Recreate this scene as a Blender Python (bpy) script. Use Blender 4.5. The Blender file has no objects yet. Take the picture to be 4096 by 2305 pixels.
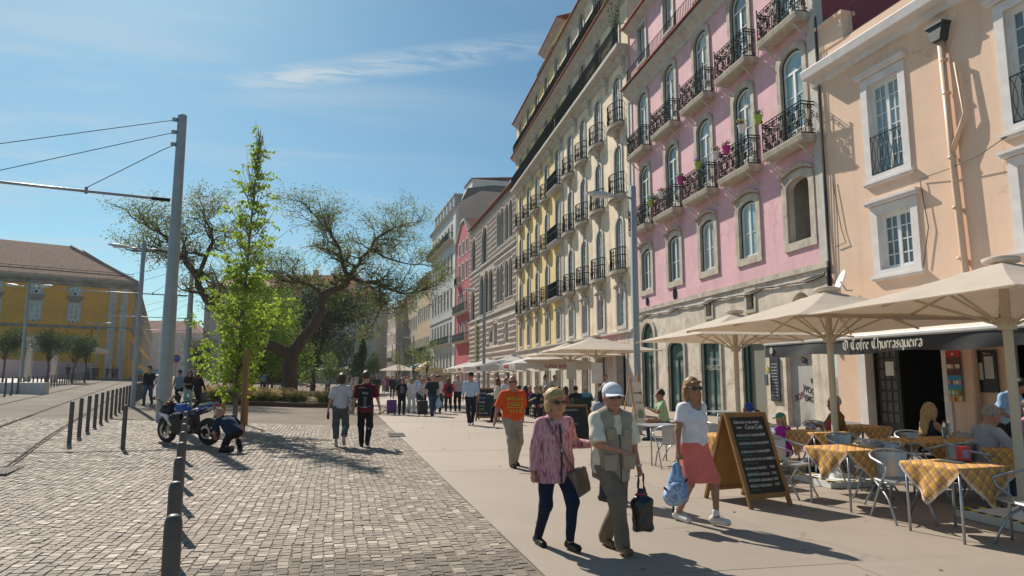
import bpy, math, random
import numpy as np
from mathutils import Vector, Matrix
R=math.radians
random.seed(7); RNG=np.random.default_rng(7)
SC=bpy.context.scene; COL=SC.collection
# ---------------------------------------------------------------- camera, sky, sun, exposure
cam=bpy.data.cameras.new('camera'); cam_o=bpy.data.objects.new('camera',cam); COL.objects.link(cam_o)
cam.lens=24; cam.sensor_width=36; cam.clip_end=4000; cam.clip_start=.05
cam_o.location=(0,0,1.67); cam_o.rotation_euler=(R(97.4),0,R(-11.05)); SC.camera=cam_o
SUN_V=Vector((-.283,.693,.663)).normalized()          # towards the sun
SUN_EL=math.asin(SUN_V.z); SUN_AZ=math.atan2(SUN_V.x,SUN_V.y)
world=bpy.data.worlds.new('World'); SC.world=world; world.use_nodes=True
def build_world():
    nt=world.node_tree; N=nt.nodes; L=nt.links; N.clear()
    out=N.new('ShaderNodeOutputWorld'); bg=N.new('ShaderNodeBackground'); bg.inputs[1].default_value=.066
    sky=N.new('ShaderNodeTexSky'); sky.sky_type='NISHITA'; sky.sun_disc=False
    sky.sun_elevation=SUN_EL; sky.sun_rotation=SUN_AZ; sky.air_density=1.0; sky.dust_density=.5; sky.ozone_density=2.5
    tc=N.new('ShaderNodeTexCoord'); sep=N.new('ShaderNodeSeparateXYZ'); L.new(tc.outputs['Generated'],sep.inputs[0])
    def mth(op,a,b=None,c=None,clamp=False):
        n=N.new('ShaderNodeMath'); n.operation=op; n.use_clamp=clamp
        for i,q in enumerate((a,b,c)):
            if q is None: continue
            if isinstance(q,(int,float)): n.inputs[i].default_value=q
            else: L.new(q,n.inputs[i])
        return n.outputs[0]
    zz=mth('MAXIMUM',sep.outputs[2],.03)
    px=mth('DIVIDE',sep.outputs[0],zz); py=mth('DIVIDE',sep.outputs[1],zz)      # high flat cloud layer
    comb=N.new('ShaderNodeCombineXYZ'); L.new(px,comb.inputs[0]); L.new(py,comb.inputs[1])
    def cloud(rot,sx,sy,off,scale,lo,hi,dist=1.5):
        mp=N.new('ShaderNodeMapping'); mp.inputs['Rotation'].default_value=(0,0,rot); mp.inputs['Scale'].default_value=(sx,sy,1); mp.inputs['Location'].default_value=off
        L.new(comb.outputs[0],mp.inputs[0])
        no=N.new('ShaderNodeTexNoise'); no.inputs['Scale'].default_value=scale; no.inputs['Detail'].default_value=9; no.inputs['Roughness'].default_value=.62; no.inputs['Distortion'].default_value=dist
        L.new(mp.outputs[0],no.inputs[0])
        mr=N.new('ShaderNodeMapRange'); mr.interpolation_type='SMOOTHSTEP'; mr.inputs[1].default_value=lo; mr.inputs[2].default_value=hi
        L.new(no.outputs[0],mr.inputs[0]); return mr.outputs[0]
    wide=cloud(R(-25),.4,1.1,(3.1,1.7,0),1.6,.40,.80,.8)
    # one long streak of cirrus
    a=CL_A; b=CL_B; d=(b[0]-a[0],b[1]-a[1]); ln=math.hypot(*d); d=(d[0]/ln,d[1]/ln); n_=(-d[1],d[0])
    off=mth('ADD',mth('MULTIPLY',mth('SUBTRACT',px,a[0]),n_[0]),mth('MULTIPLY',mth('SUBTRACT',py,a[1]),n_[1]))
    al=mth('ADD',mth('MULTIPLY',mth('SUBTRACT',px,a[0]),d[0]),mth('MULTIPLY',mth('SUBTRACT',py,a[1]),d[1]))
    streak=cloud(math.atan2(-d[1],d[0]),1.0,3.0,(0,0,0),5.5,.30,.66,1.0)
    band=mth('SUBTRACT',1,mth('DIVIDE',mth('ABSOLUTE',off),.10),None,True)
    along=mth('MULTIPLY',mth('MULTIPLY_ADD',al,4.0,.3,True),mth('SUBTRACT',1,mth('DIVIDE',al,ln*1.05),None,True))
    st=mth('MULTIPLY',mth('MULTIPLY',streak,mth('POWER',band,.7)),mth('POWER',along,.6))
    leftm=mth('MULTIPLY_ADD',px,-.5,.45,True)
    tot=mth('ADD',mth('MULTIPLY',mth('MULTIPLY',wide,.62),leftm),mth('MULTIPLY',st,1.1),None,True)
    up=N.new('ShaderNodeMapRange'); up.inputs[1].default_value=.02; up.inputs[2].default_value=.16; L.new(sep.outputs[2],up.inputs[0])
    tot=mth('MULTIPLY',tot,up.outputs[0])
    tint=N.new('ShaderNodeMix'); tint.data_type='RGBA'; tint.blend_type='MULTIPLY'; tint.inputs[0].default_value=1; tint.inputs[7].default_value=(.70,1.05,1.06,1); L.new(sky.outputs[0],tint.inputs[6])
    mix=N.new('ShaderNodeMix'); mix.data_type='RGBA'; L.new(tot,mix.inputs[0]); L.new(tint.outputs[2],mix.inputs[6]); mix.inputs[7].default_value=(7.0,8.0,8.6,1)
    L.new(mix.outputs[2],bg.inputs[0]); L.new(bg.outputs[0],out.inputs[0])
CL_A=(-.45,2.36); CL_B=(.50,1.89)
build_world()
sl=bpy.data.lights.new('sun','SUN'); sl.energy=5.0; sl.angle=R(.53); sl.color=(1,.91,.78)
so=bpy.data.objects.new('sun',sl); COL.objects.link(so); so.rotation_euler=(-SUN_V).to_track_quat('-Z','Y').to_euler()
vs=SC.view_settings; vs.view_transform='Standard'; vs.look='None'; vs.exposure=0.32; vs.gamma=1; vs.use_curve_mapping=False
SC.cycles.use_denoising=True; SC.cycles.max_bounces=8; SC.cycles.diffuse_bounces=5; SC.cycles.glossy_bounces=3; SC.cycles.transmission_bounces=4; SC.cycles.transparent_max_bounces=8
SC.cycles.caustics_reflective=False; SC.cycles.caustics_refractive=False; SC.cycles.sample_clamp_indirect=6
# ---------------------------------------------------------------- helpers
def g(X,Y):
    """height of the ground: flat by the cafes, rising gently towards the tram street"""
    s=min(1,max(0,(Y-8)/12)); s=s*s*(3-2*s)
    return .04*min(45,max(0,-X-1.5))*s
def link(o,parent=None):
    COL.objects.link(o)
    if parent is not None: o.parent=parent
    return o
def tag(o,label=None,cat=None,group=None,kind=None):
    if label: o['label']=label
    if cat: o['category']=cat
    if group: o['group']=group
    if kind: o['kind']=kind
    return o
def E(name,label,cat,loc=(0,0,0),rz=0,group=None):
    o=bpy.data.objects.new(name,None); o.empty_display_size=.1; link(o); o.location=loc; o.rotation_euler=(0,0,rz)
    return tag(o,label,cat,group)
def dup(o,parent=None,loc=None,rz=None):
    c=o.copy(); COL.objects.link(c)
    if parent is not None: c.parent=parent
    if loc is not None: c.location=loc
    if rz is not None: c.rotation_euler=(0,0,rz)
    for ch in list(o.children): dup(ch,c)
    return c
def put(me,name,parent=None,loc=None,rot=None,scale=None):
    o=bpy.data.objects.new(name,me); link(o,parent)
    if loc is not None: o.location=loc
    if rot is not None: o.rotation_euler=rot if hasattr(rot,'__len__') else (0,0,rot)
    if scale is not None: o.scale=scale if hasattr(scale,'__len__') else (scale,)*3
    return o
class MB:
    def __init__(s): s.v=[]; s.f=[]; s.m=[]
    def add(s,vs,fs,mi=0):
        b=len(s.v); s.v+= [tuple(map(float,p)) for p in vs]; s.f+=[tuple(b+i for i in f) for f in fs]; s.m+=[mi]*len(fs); return s
    def bx(s,x0,x1,y0,y1,z0,z1,mi=0):
        return s.add([(x0,y0,z0),(x1,y0,z0),(x1,y1,z0),(x0,y1,z0),(x0,y0,z1),(x1,y0,z1),(x1,y1,z1),(x0,y1,z1)],
            [(0,3,2,1),(4,5,6,7),(0,1,5,4),(1,2,6,5),(2,3,7,6),(3,0,4,7)],mi)
    def box(s,c,d,mi=0,rz=0,M=None):
        q=[Vector((i*d[0]/2,j*d[1]/2,k*d[2]/2)) for i,j,k in ((-1,-1,-1),(1,-1,-1),(1,1,-1),(-1,1,-1),(-1,-1,1),(1,-1,1),(1,1,1),(-1,1,1))]
        if rz: m=Matrix.Rotation(rz,3,'Z'); q=[m@p for p in q]
        if M is not None: q=[M@p for p in q]
        return s.add([p+Vector(c) for p in q],[(0,3,2,1),(4,5,6,7),(0,1,5,4),(1,2,6,5),(2,3,7,6),(3,0,4,7)],mi)
    def tube(s,pts,r,n=8,mi=0,cap=True,closed=False):
        P=[Vector(p) for p in pts]; k=len(P)
        rr=list(r) if hasattr(r,'__len__') else [r]*k
        T=[]
        for i in range(k):
            a=P[i-1] if (i>0 or closed) else P[i]; b=P[(i+1)%k] if (i<k-1 or closed) else P[i]
            t=b-a; T.append(t.normalized() if t.length>1e-9 else Vector((0,0,1)))
        u=T[0].orthogonal().normalized(); vs=[]
        for i in range(k):
            u=u-T[i]*u.dot(T[i]); u=u.normalized() if u.length>1e-6 else T[i].orthogonal().normalized(); w=T[i].cross(u)
            for j in range(n):
                a=2*math.pi*j/n+math.pi/n; vs.append(P[i]+(u*math.cos(a)+w*math.sin(a))*rr[i])
        fs=[]
        for i in range(k if closed else k-1):
            i2=(i+1)%k
            for j in range(n): j2=(j+1)%n; fs.append((i*n+j,i*n+j2,i2*n+j2,i2*n+j))
        if cap and not closed: fs.append(tuple(range(n))[::-1]); fs.append(tuple((k-1)*n+j for j in range(n)))
        return s.add(vs,fs,mi)
    def lathe(s,prof,n=16,c=(0,0,0),mi=0,cap=True,M=None):
        vs=[];fs=[];k=len(prof)
        for r,z in prof:
            for j in range(n):
                a=2*math.pi*j/n; p=Vector((r*math.cos(a),r*math.sin(a),z))
                if M is not None: p=M@p
                vs.append(p+Vector(c))
        for i in range(k-1):
            for j in range(n): j2=(j+1)%n; fs.append((i*n+j,i*n+j2,(i+1)*n+j2,(i+1)*n+j))
        if cap: fs.append(tuple(range(n))[::-1]); fs.append(tuple((k-1)*n+j for j in range(n)))
        return s.add(vs,fs,mi)
    def prism(s,poly,y0,y1,mi=0,ax='y'):
        """polygon in x,z extruded along y (or x,y along z when ax='z', or y,z along x)"""
        n=len(poly); f=(lambda a,b,c:(a,c,b)) if ax=='y' else ((lambda a,b,c:(a,b,c)) if ax=='z' else (lambda a,b,c:(c,a,b)))
        vs=[f(a,b,y0) for a,b in poly]+[f(a,b,y1) for a,b in poly]
        fs=[tuple(range(n)),tuple(range(2*n-1,n-1,-1))]+[(i,(i+1)%n,n+(i+1)%n,n+i)[::-1] for i in range(n)]
        return s.add(vs,fs,mi)
    def mesh(s,name,mats,smooth=False):
        me=bpy.data.meshes.new(name); me.from_pydata(s.v,[],s.f)
        for m in (mats if isinstance(mats,(list,tuple)) else [mats]): me.materials.append(m)
        if any(s.m): me.polygons.foreach_set('material_index',s.m)
        if smooth: me.polygons.foreach_set('use_smooth',[True]*len(s.f))
        me.update(); return me
    def build(s,name,mats,parent=None,loc=None,rot=None,smooth=False,fix=False):
        me=s.mesh(name,mats,smooth)
        if fix: fixn(me)
        return put(me,name,parent,loc,rot)
import bmesh
def fixn(me):
    b=bmesh.new(); b.from_mesh(me); bmesh.ops.recalc_face_normals(b,faces=b.faces); b.to_mesh(me); b.free()
def smooth_angle(o,a=40):
    me=o.data; b=bmesh.new(); b.from_mesh(me)
    for e in b.edges: e.smooth=(len(e.link_faces)==2 and e.calc_face_angle(0)<R(a))
    for f in b.faces: f.smooth=True
    b.to_mesh(me); b.free()
# ---------------------------------------------------------------- materials
def S(r,g_,b):
    f=lambda c:(c/255/12.92) if c/255<.04045 else ((c/255+.055)/1.055)**2.4
    return (f(r),f(g_),f(b))
_MC={}
def mat(name,col,rough=.6,metal=0,var=.12,scale=4,bump=0,bscale=None,spec=.5,detail=5,sheen=0,coat=0,trans=0,alpha=1,island=0,ostep=0,emis=None,dirt=None,dscale=.6,damt=.5,sss=0,stretch=None,streak=None,spots=None,crack=None,curtain=False):
    if name in _MC: return _MC[name]
    m=bpy.data.materials.new(name); m.use_nodes=True; nt=m.node_tree; N=nt.nodes; L=nt.links
    b=N['Principled BSDF']; b.inputs['Roughness'].default_value=rough; b.inputs['Metallic'].default_value=metal
    b.inputs['Specular IOR Level'].default_value=spec; b.inputs['Coat Weight'].default_value=coat; b.inputs['Transmission Weight'].default_value=trans; b.inputs['Alpha'].default_value=alpha
    if sheen: b.inputs['Sheen Weight'].default_value=sheen
    if sss: b.inputs['Subsurface Weight'].default_value=sss; b.inputs['Subsurface Radius'].default_value=(.012,.005,.003)
    tc=N.new('ShaderNodeTexCoord'); vec=tc.outputs['Object']
    if stretch:
        mp=N.new('ShaderNodeMapping'); mp.inputs['Scale'].default_value=stretch; L.new(vec,mp.inputs[0]); vec=mp.outputs[0]
    no=N.new('ShaderNodeTexNoise'); no.inputs['Scale'].default_value=scale; no.inputs['Detail'].default_value=detail; no.inputs['Roughness'].default_value=.6; L.new(vec,no.inputs[0])
    c1=tuple(max(0,x*(1-var)) for x in col)+(1,); c2=tuple(min(1,x*(1+var)) for x in col)+(1,)
    mr=N.new('ShaderNodeMapRange'); mr.inputs[1].default_value=.3; mr.inputs[2].default_value=.7; L.new(no.outputs[0],mr.inputs[0])
    mx=N.new('ShaderNodeMix'); mx.data_type='RGBA'; mx.inputs[6].default_value=c1; mx.inputs[7].default_value=c2; L.new(mr.outputs[0],mx.inputs[0]); cur=mx.outputs[2]
    if island or ostep:
        geo=N.new('ShaderNodeNewGeometry'); oi=N.new('ShaderNodeObjectInfo'); ad=N.new('ShaderNodeMath'); ad.operation='ADD'; L.new(geo.outputs['Random Per Island'],ad.inputs[0]); L.new(oi.outputs['Random'],ad.inputs[1])
        fr=N.new('ShaderNodeMath'); fr.operation='FRACT'; L.new(ad.outputs[0],fr.inputs[0])
        mr2=N.new('ShaderNodeMapRange'); mr2.inputs[3].default_value=1-(island or ostep); mr2.inputs[4].default_value=1+(island or ostep); L.new(fr.outputs[0],mr2.inputs[0])
        hs=N.new('ShaderNodeHueSaturation'); L.new(mr2.outputs[0],hs.inputs['Value']); L.new(cur,hs.inputs['Color']); cur=hs.outputs[0]
    if dirt:
        n2=N.new('ShaderNodeTexNoise'); n2.inputs['Scale'].default_value=dscale; n2.inputs['Detail'].default_value=8; n2.inputs['Roughness'].default_value=.7; L.new(tc.outputs['Object'],n2.inputs[0])
        m3=N.new('ShaderNodeMapRange'); m3.inputs[1].default_value=.5; m3.inputs[2].default_value=.75; m3.inputs[4].default_value=damt; L.new(n2.outputs[0],m3.inputs[0])
        mx2=N.new('ShaderNodeMix'); mx2.data_type='RGBA'; L.new(m3.outputs[0],mx2.inputs[0]); L.new(cur,mx2.inputs[6]); mx2.inputs[7].default_value=tuple(dirt)+(1,); cur=mx2.outputs[2]
    def over(fac,colr):
        nonlocal cur
        q=N.new('ShaderNodeMix'); q.data_type='RGBA'; L.new(fac,q.inputs[0]); L.new(cur,q.inputs[6]); q.inputs[7].default_value=tuple(colr)+(1,); cur=q.outputs[2]
    def rng(src,a,b_,c=0,d=1):
        q=N.new('ShaderNodeMapRange'); q.inputs[1].default_value=a; q.inputs[2].default_value=b_; q.inputs[3].default_value=c; q.inputs[4].default_value=d; L.new(src,q.inputs[0]); return q.outputs[0]
    def tnoise(sc,scale3,det=6):
        q=N.new('ShaderNodeMapping'); q.inputs['Scale'].default_value=scale3; L.new(tc.outputs['Object'],q.inputs[0]); t=N.new('ShaderNodeTexNoise'); t.inputs['Scale'].default_value=sc; t.inputs['Detail'].default_value=det; t.inputs['Roughness'].default_value=.65; L.new(q.outputs[0],t.inputs[0]); return t.outputs[0]
    if streak: over(rng(tnoise(1.0,(2.2,2.2,.16),8),.52,.74,0,streak[1]),streak[0])       # rain streaks
    if crack:
        vo=N.new('ShaderNodeTexVoronoi'); vo.feature='DISTANCE_TO_EDGE'; vo.inputs['Scale'].default_value=crack[2]
        wv=N.new('ShaderNodeVectorMath'); wv.operation='MULTIPLY_ADD'; wn=N.new('ShaderNodeTexNoise'); wn.inputs['Scale'].default_value=1.7; wn.inputs['Detail'].default_value=5; L.new(tc.outputs['Object'],wn.inputs[0]); L.new(wn.outputs['Color'],wv.inputs[0]); wv.inputs[1].default_value=(.9,.9,.9); L.new(tc.outputs['Object'],wv.inputs[2]); L.new(wv.outputs[0],vo.inputs[0])
        ml=N.new('ShaderNodeMath'); ml.operation='MULTIPLY'; L.new(rng(vo.outputs['Distance'],.0,.012,crack[1],0),ml.inputs[0]); L.new(rng(tnoise(.35,(1,1,1),3),.48,.58),ml.inputs[1]); over(ml.outputs[0],crack[0])
    if spots:
        vo=N.new('ShaderNodeTexVoronoi'); vo.inputs['Scale'].default_value=spots[2]; L.new(tc.outputs['Object'],vo.inputs[0]); ml=N.new('ShaderNodeMath'); ml.operation='MULTIPLY'; L.new(rng(vo.outputs['Distance'],.05,.075,spots[1],0),ml.inputs[0]); sc=N.new('ShaderNodeSeparateColor'); L.new(vo.outputs['Color'],sc.inputs[0]); L.new(rng(sc.outputs[0],.55,.6),ml.inputs[1]); over(ml.outputs[0],spots[0])
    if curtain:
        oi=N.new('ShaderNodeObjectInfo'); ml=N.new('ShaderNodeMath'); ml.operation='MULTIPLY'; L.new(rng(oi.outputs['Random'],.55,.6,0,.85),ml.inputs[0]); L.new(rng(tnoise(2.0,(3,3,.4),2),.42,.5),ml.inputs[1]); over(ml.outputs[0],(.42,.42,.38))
    L.new(cur,b.inputs['Base Color'])
    if bump:
        bn=N.new('ShaderNodeTexNoise'); bn.inputs['Scale'].default_value=bscale or scale*4; bn.inputs['Detail'].default_value=6; L.new(vec,bn.inputs[0])
        bp=N.new('ShaderNodeBump'); bp.inputs['Strength'].default_value=bump; bp.inputs['Distance'].default_value=.02; L.new(bn.outputs[0],bp.inputs['Height']); L.new(bp.outputs[0],b.inputs['Normal'])
    if emis: b.inputs['Emission Color'].default_value=tuple(emis[0])+(1,); b.inputs['Emission Strength'].default_value=emis[1]
    _MC[name]=m; return m
def leafmat(name,col,var=.35,trans=.35):
    if name in _MC: return _MC[name]
    m=bpy.data.materials.new(name); m.use_nodes=True; nt=m.node_tree; N=nt.nodes; L=nt.links; N.clear()
    o=N.new('ShaderNodeOutputMaterial'); d=N.new('ShaderNodeBsdfPrincipled'); t=N.new('ShaderNodeBsdfTranslucent'); mixs=N.new('ShaderNodeMixShader'); mixs.inputs[0].default_value=trans
    geo=N.new('ShaderNodeNewGeometry'); mr=N.new('ShaderNodeMapRange'); mr.inputs[3].default_value=1-var; mr.inputs[4].default_value=1+var; L.new(geo.outputs['Random Per Island'],mr.inputs[0])
    hs=N.new('ShaderNodeHueSaturation'); hs.inputs['Color'].default_value=tuple(col)+(1,); L.new(mr.outputs[0],hs.inputs['Value'])
    mh=N.new('ShaderNodeMapRange'); mh.inputs[3].default_value=.475; mh.inputs[4].default_value=.525; L.new(geo.outputs['Random Per Island'],mh.inputs[0]); L.new(mh.outputs[0],hs.inputs['Hue'])
    d.inputs['Roughness'].default_value=.65; d.inputs['Specular IOR Level'].default_value=.12
    h2=N.new('ShaderNodeHueSaturation'); h2.inputs['Value'].default_value=1.5; h2.inputs['Hue'].default_value=.485; L.new(hs.outputs[0],h2.inputs['Color'])
    L.new(hs.outputs[0],d.inputs['Base Color']); L.new(h2.outputs[0],t.inputs['Color']); L.new(d.outputs[0],mixs.inputs[1]); L.new(t.outputs[0],mixs.inputs[2]); L.new(mixs.outputs[0],o.inputs[0])
    _MC[name]=m; return m
GLASS=mat('window glass',(.19,.29,.315),.06,0,.35,.6,spec=1.0,ostep=.6,curtain=True)  # pale teal base paints the reflected sky into the panes
DARKROOM=mat('dark interior',(.012,.011,.010),.8,0,.3)
WHITE=mat('white painted wood',(.72,.73,.72),.45,0,.06,3)
DGREEN=mat('dark green paint',(.012,.045,.042),.6,0,.2,5,spec=.25)
IRON=mat('black green wrought iron',(.010,.020,.021),.8,0,.3,6,spec=.15)
STONE=mat('weathered limestone',(.52,.46,.38),.85,0,.25,1.6,.35,14,dirt=(.18,.15,.12),dscale=1.3,damt=.8,streak=((.2,.17,.14),.6))
STONE2=mat('pale grey limestone trim',(.54,.51,.47),.8,0,.18,2.2,.25,16,dirt=(.24,.22,.19),dscale=1.1,damt=.6,streak=((.22,.20,.17),.6))
TILE=mat('terracotta tile',(.36,.11,.065),.8,0,.35,3,.2,12,island=.28)
GALV=mat('galvanised grey steel',(.30,.33,.36),.42,.35,.1,2)
BOLL=mat('dark grey bollard paint',(.10,.095,.09),.5,.3,.2,5,.15,60)
ALU=mat('brushed aluminium',(.42,.45,.48),.38,.6,.08,4)
CREAM=mat('cream enamel',(.62,.55,.42),.4,0,.05,3)
def canvas(name,col,tr=.4):
    m=mat(name,col,.85,0,.05,2,.15,90); nt=m.node_tree; N=nt.nodes; L=nt.links; b=N['Principled BSDF']; o=N['Material Output']; t=N.new('ShaderNodeBsdfTranslucent'); t.inputs[0].default_value=tuple(col)+(1,); x=N.new('ShaderNodeMixShader'); x.inputs[0].default_value=tr
    L.new(b.outputs[0],x.inputs[1]); L.new(t.outputs[0],x.inputs[2]); L.new(x.outputs[0],o.inputs[0]); return m
CANVAS=canvas('cream umbrella canvas',(.72,.645,.56)); CANVASW=canvas('white umbrella canvas',(.76,.74,.71))
def text(body,size,mat_,parent,loc,rot,name='lettering',ax='CENTER',ext=.002,shear=0,bold=0,sx=1):
    cu=bpy.data.curves.new(name,'FONT'); cu.body=body; cu.size=size; cu.align_x=ax; cu.align_y='CENTER'; cu.extrude=ext; cu.shear=shear; cu.offset=bold; cu.resolution_u=3
    o=put(bpy.data.meshes.new(name),name,parent,loc,rot,(sx,1,1)); TXT.append((cu,o,mat_)); return o
TXT=[]
def finish_text():
    tmp=[link(bpy.data.objects.new('tmp',cu)) for cu,_,_ in TXT]; bpy.context.view_layer.update(); dg=bpy.context.evaluated_depsgraph_get()
    for t,(cu,o,m_) in zip(tmp,TXT):
        me=bpy.data.meshes.new_from_object(t.evaluated_get(dg)); me.materials.clear(); me.materials.append(m_); o.data=me
    for t in tmp: bpy.data.objects.remove(t)
# ---------------------------------------------------------------- ground, pavement, cobbles, road
def XB(Y): return 1.42-.0557*(Y-5.86)          # line between cobbles and smooth pavement
def cobble_mat(name,c1,c2,scale,rot=0,joint=(.11,.10,.09)):
    m=bpy.data.materials.new(name); m.use_nodes=True; nt=m.node_tree; N=nt.nodes; L=nt.links; b=N['Principled BSDF']; b.inputs['Roughness'].default_value=.9; b.inputs['Specular IOR Level'].default_value=.15
    tc=N.new('ShaderNodeTexCoord'); mp=N.new('ShaderNodeMapping'); mp.inputs['Rotation'].default_value=(0,0,rot); L.new(tc.outputs['Object'],mp.inputs[0])
    nz=N.new('ShaderNodeTexNoise'); nz.inputs['Scale'].default_value=2.5; L.new(mp.outputs[0],nz.inputs[0])
    mxv=N.new('ShaderNodeVectorMath'); mxv.operation='MULTIPLY_ADD'; L.new(nz.outputs['Color'],mxv.inputs[0]); mxv.inputs[1].default_value=(.06,.06,0); L.new(mp.outputs[0],mxv.inputs[2])
    br=N.new('ShaderNodeTexBrick'); br.inputs['Scale'].default_value=1; br.inputs['Brick Width'].default_value=scale; br.inputs['Row Height'].default_value=scale; br.inputs['Mortar Size'].default_value=scale*.07; br.inputs['Mortar Smooth'].default_value=.4; br.inputs['Bias'].default_value=0
    br.inputs['Color1'].default_value=tuple(c1)+(1,); br.inputs['Color2'].default_value=tuple(c2)+(1,); br.inputs['Mortar'].default_value=tuple(joint)+(1,); L.new(mxv.outputs[0],br.inputs[0])
    n2=N.new('ShaderNodeTexNoise'); n2.inputs['Scale'].default_value=.35; n2.inputs['Detail'].default_value=6; L.new(tc.outputs['Object'],n2.inputs[0])
    hs=N.new('ShaderNodeHueSaturation'); mr=N.new('ShaderNodeMapRange'); mr.inputs[1].default_value=.3; mr.inputs[2].default_value=.7; mr.inputs[3].default_value=.82; mr.inputs[4].default_value=1.15; L.new(n2.outputs[0],mr.inputs[0]); L.new(mr.outputs[0],hs.inputs['Value']); L.new(br.outputs[0],hs.inputs['Color']); L.new(hs.outputs[0],b.inputs['Base Color'])
    iv=N.new('ShaderNodeMath'); iv.operation='SUBTRACT'; iv.inputs[0].default_value=1; L.new(br.outputs['Fac'],iv.inputs[1])
    bp=N.new('ShaderNodeBump'); bp.inputs['Strength'].default_value=.7; bp.inputs['Distance'].default_value=.012; L.new(iv.outputs[0],bp.inputs['Height']); L.new(bp.outputs[0],b.inputs['Normal'])
    return m
COB_FAR=cobble_mat('far cobbles',(.225,.187,.152),(.185,.153,.125),.105,R(-3),(.17,.148,.12))
COB_ROAD=cobble_mat('road cobbles',(.25,.21,.175),(.205,.172,.143),.105,R(14))
GRANITE=mat('granite sett',(.262,.212,.17),.66,0,.3,38,.7,90,spec=.4,island=.22,detail=8,dirt=(.165,.135,.105),dscale=.55,damt=.7)
GRANITE2=mat('pale granite sett',(.40,.335,.265),.62,0,.2,38,.6,90,spec=.45,island=.2,detail=8,dirt=(.27,.22,.17),dscale=.55,damt=.6)
JOINT=mat('sandy joint',(.21,.17,.13),.95,0,.3,12,.4,60)
SLAB=mat('smooth concrete paving',(.315,.262,.215),.72,0,.09,.9,.14,120,dirt=(.23,.195,.16),dscale=.45,damt=.75,spots=((.16,.135,.11),.55,2.3),crack=((.13,.11,.09),.5,.35),streak=((.26,.22,.18),.35),ostep=.045)
SLABJ=mat('paving joint',(.14,.12,.10),.95)
def axis_vals(near,far,step,growth,lim):
    a=list(np.arange(near,far+1e-6,step)); s=step; v=far
    while v<lim: s*=growth; v+=s; a.append(min(v,lim))
    return a
gx=sorted(set([-q for q in axis_vals(0,30,1.5,1.35,1500)]+axis_vals(0,16,1.5,1.5,1500)))
gy=[-60,-20]+axis_vals(-4,60,1.5,1.25,2500)
mb=MB(); nx=len(gx)
mb.add([(x,y,g(x,y)-.016) for y in gy for x in gx],[(j*nx+i,j*nx+i+1,(j+1)*nx+i+1,(j+1)*nx+i) for j in range(len(gy)-1) for i in range(nx-1)])
ground=mb.build('ground',COB_FAR,smooth=True); tag(ground,kind='structure')
# near cobbles: real stones
def sett_mesh(k):
    r=random.Random(k); w=.5; t=.43; j=lambda:r.uniform(-.06,.05)
    z=lambda:r.uniform(.72,1.0)
    vs=[(-w,-w,0),(w,-w,0),(w,w,0),(-w,w,0)]+[(-t+j(),-t+j(),z()),(t+j(),-t+j(),z()),(t+j(),t+j(),z()),(-t+j(),t+j(),z())]
    return vs,[(4,5,6,7),(0,1,5,4),(1,2,6,5),(2,3,7,6),(3,0,4,7)]
SV=[sett_mesh(k) for k in range(12)]
near=[]; DB=Vector((-.0557,1,0)).normalized()
xo=.004
for ci in range(0,165):
    CW=random.uniform(.088,.116); Y=2.6+random.random()*.12; ph=random.uniform(-.4,.4)
    while Y<24.5:
        l=random.choice((.075,.09,.095,.10,.105,.115,.135))*random.uniform(.94,1.06); yc=Y+l/2; X=XB(yc)-xo-CW/2+.014*math.sin(yc*1.7+ci*.23)+.006*math.sin(yc*9+ph*20)+random.uniform(-.004,.004); Y+=l
        if X<-.485*yc-2.2 or X<-11.5: continue
        near.append((X,yc,random.uniform(.95,1.0)*CW,random.uniform(.94,.99)*l,random.random()))
    xo+=CW
def infront(X,Y):
    a=R(11.05); xc=X*math.cos(a)-Y*math.sin(a); zc=X*math.sin(a)+Y*math.cos(a); return abs(xc)<.745*zc and zc>5.75 and X<XB(Y)
near.sort(key=lambda q:(0 if infront(q[0],q[1]) else 1, q[0]**2+q[1]**2))
big=near[:300]; rest=near[300:]
smesh=[]
for gm in (GRANITE,GRANITE2):
    for vs,fs in SV:
        m=MB(); m.add(vs,fs); smesh.append(m.mesh('cobble',gm))
for X,Y,w,l,q in big:
    put(smesh[random.randrange(12)+(12 if q>.84 else 0)],'cobble',ground,(X,Y,g(X,Y)-.012),random.uniform(-.05,.05)+.055,(w,l,.0165+random.uniform(-.003,.004)))
def mass(items,mats,name,parent,tilt=.055):
    V=[];Fc=[];Mi=[];b=0
    for X,Y,w,l,q in items:
        vs,fs=SV[int(q*977)%12]; z0=g(X,Y)-.012; a=tilt+((q*31)%1-.5)*.1; ca,sa=math.cos(a),math.sin(a); h=.0145+.007*((q*57)%1)
        V+=[(X+(x*w)*ca-(y*l)*sa,Y+(x*w)*sa+(y*l)*ca,z0+z*h) for x,y,z in vs]; Fc+=[tuple(b+i for i in f) for f in fs]; Mi+=[1 if q>.84 else 0]*5; b+=8
    me=bpy.data.meshes.new(name); me.from_pydata(V,[],Fc); [me.materials.append(m) for m in mats]; me.polygons.foreach_set('material_index',Mi); me.update()
    return tag(put(me,name,parent),kind='stuff')
mass(rest,[GRANITE,GRANITE2],'cobbles',ground)
# sandy bed under the near stones
mb=MB(); ys=np.arange(1.0,25.01,1.0)
for a,b in zip(ys[:-1],ys[1:]):
    xs=np.linspace(0,1,12)
    f=lambda t,Y:(XB(Y)+(min(-13.5,-13.5)-XB(Y))*t)
    for t0,t1 in zip(xs[:-1],xs[1:]):
        q=[(f(t0,a),a),(f(t0,b),b),(f(t1,b),b),(f(t1,a),a)]
        mb.add([(x,y,g(x,y)-.0065) for x,y in q],[(0,1,2,3)])
bed=mb.build('ground_sand',JOINT); tag(bed,kind='structure')
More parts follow.
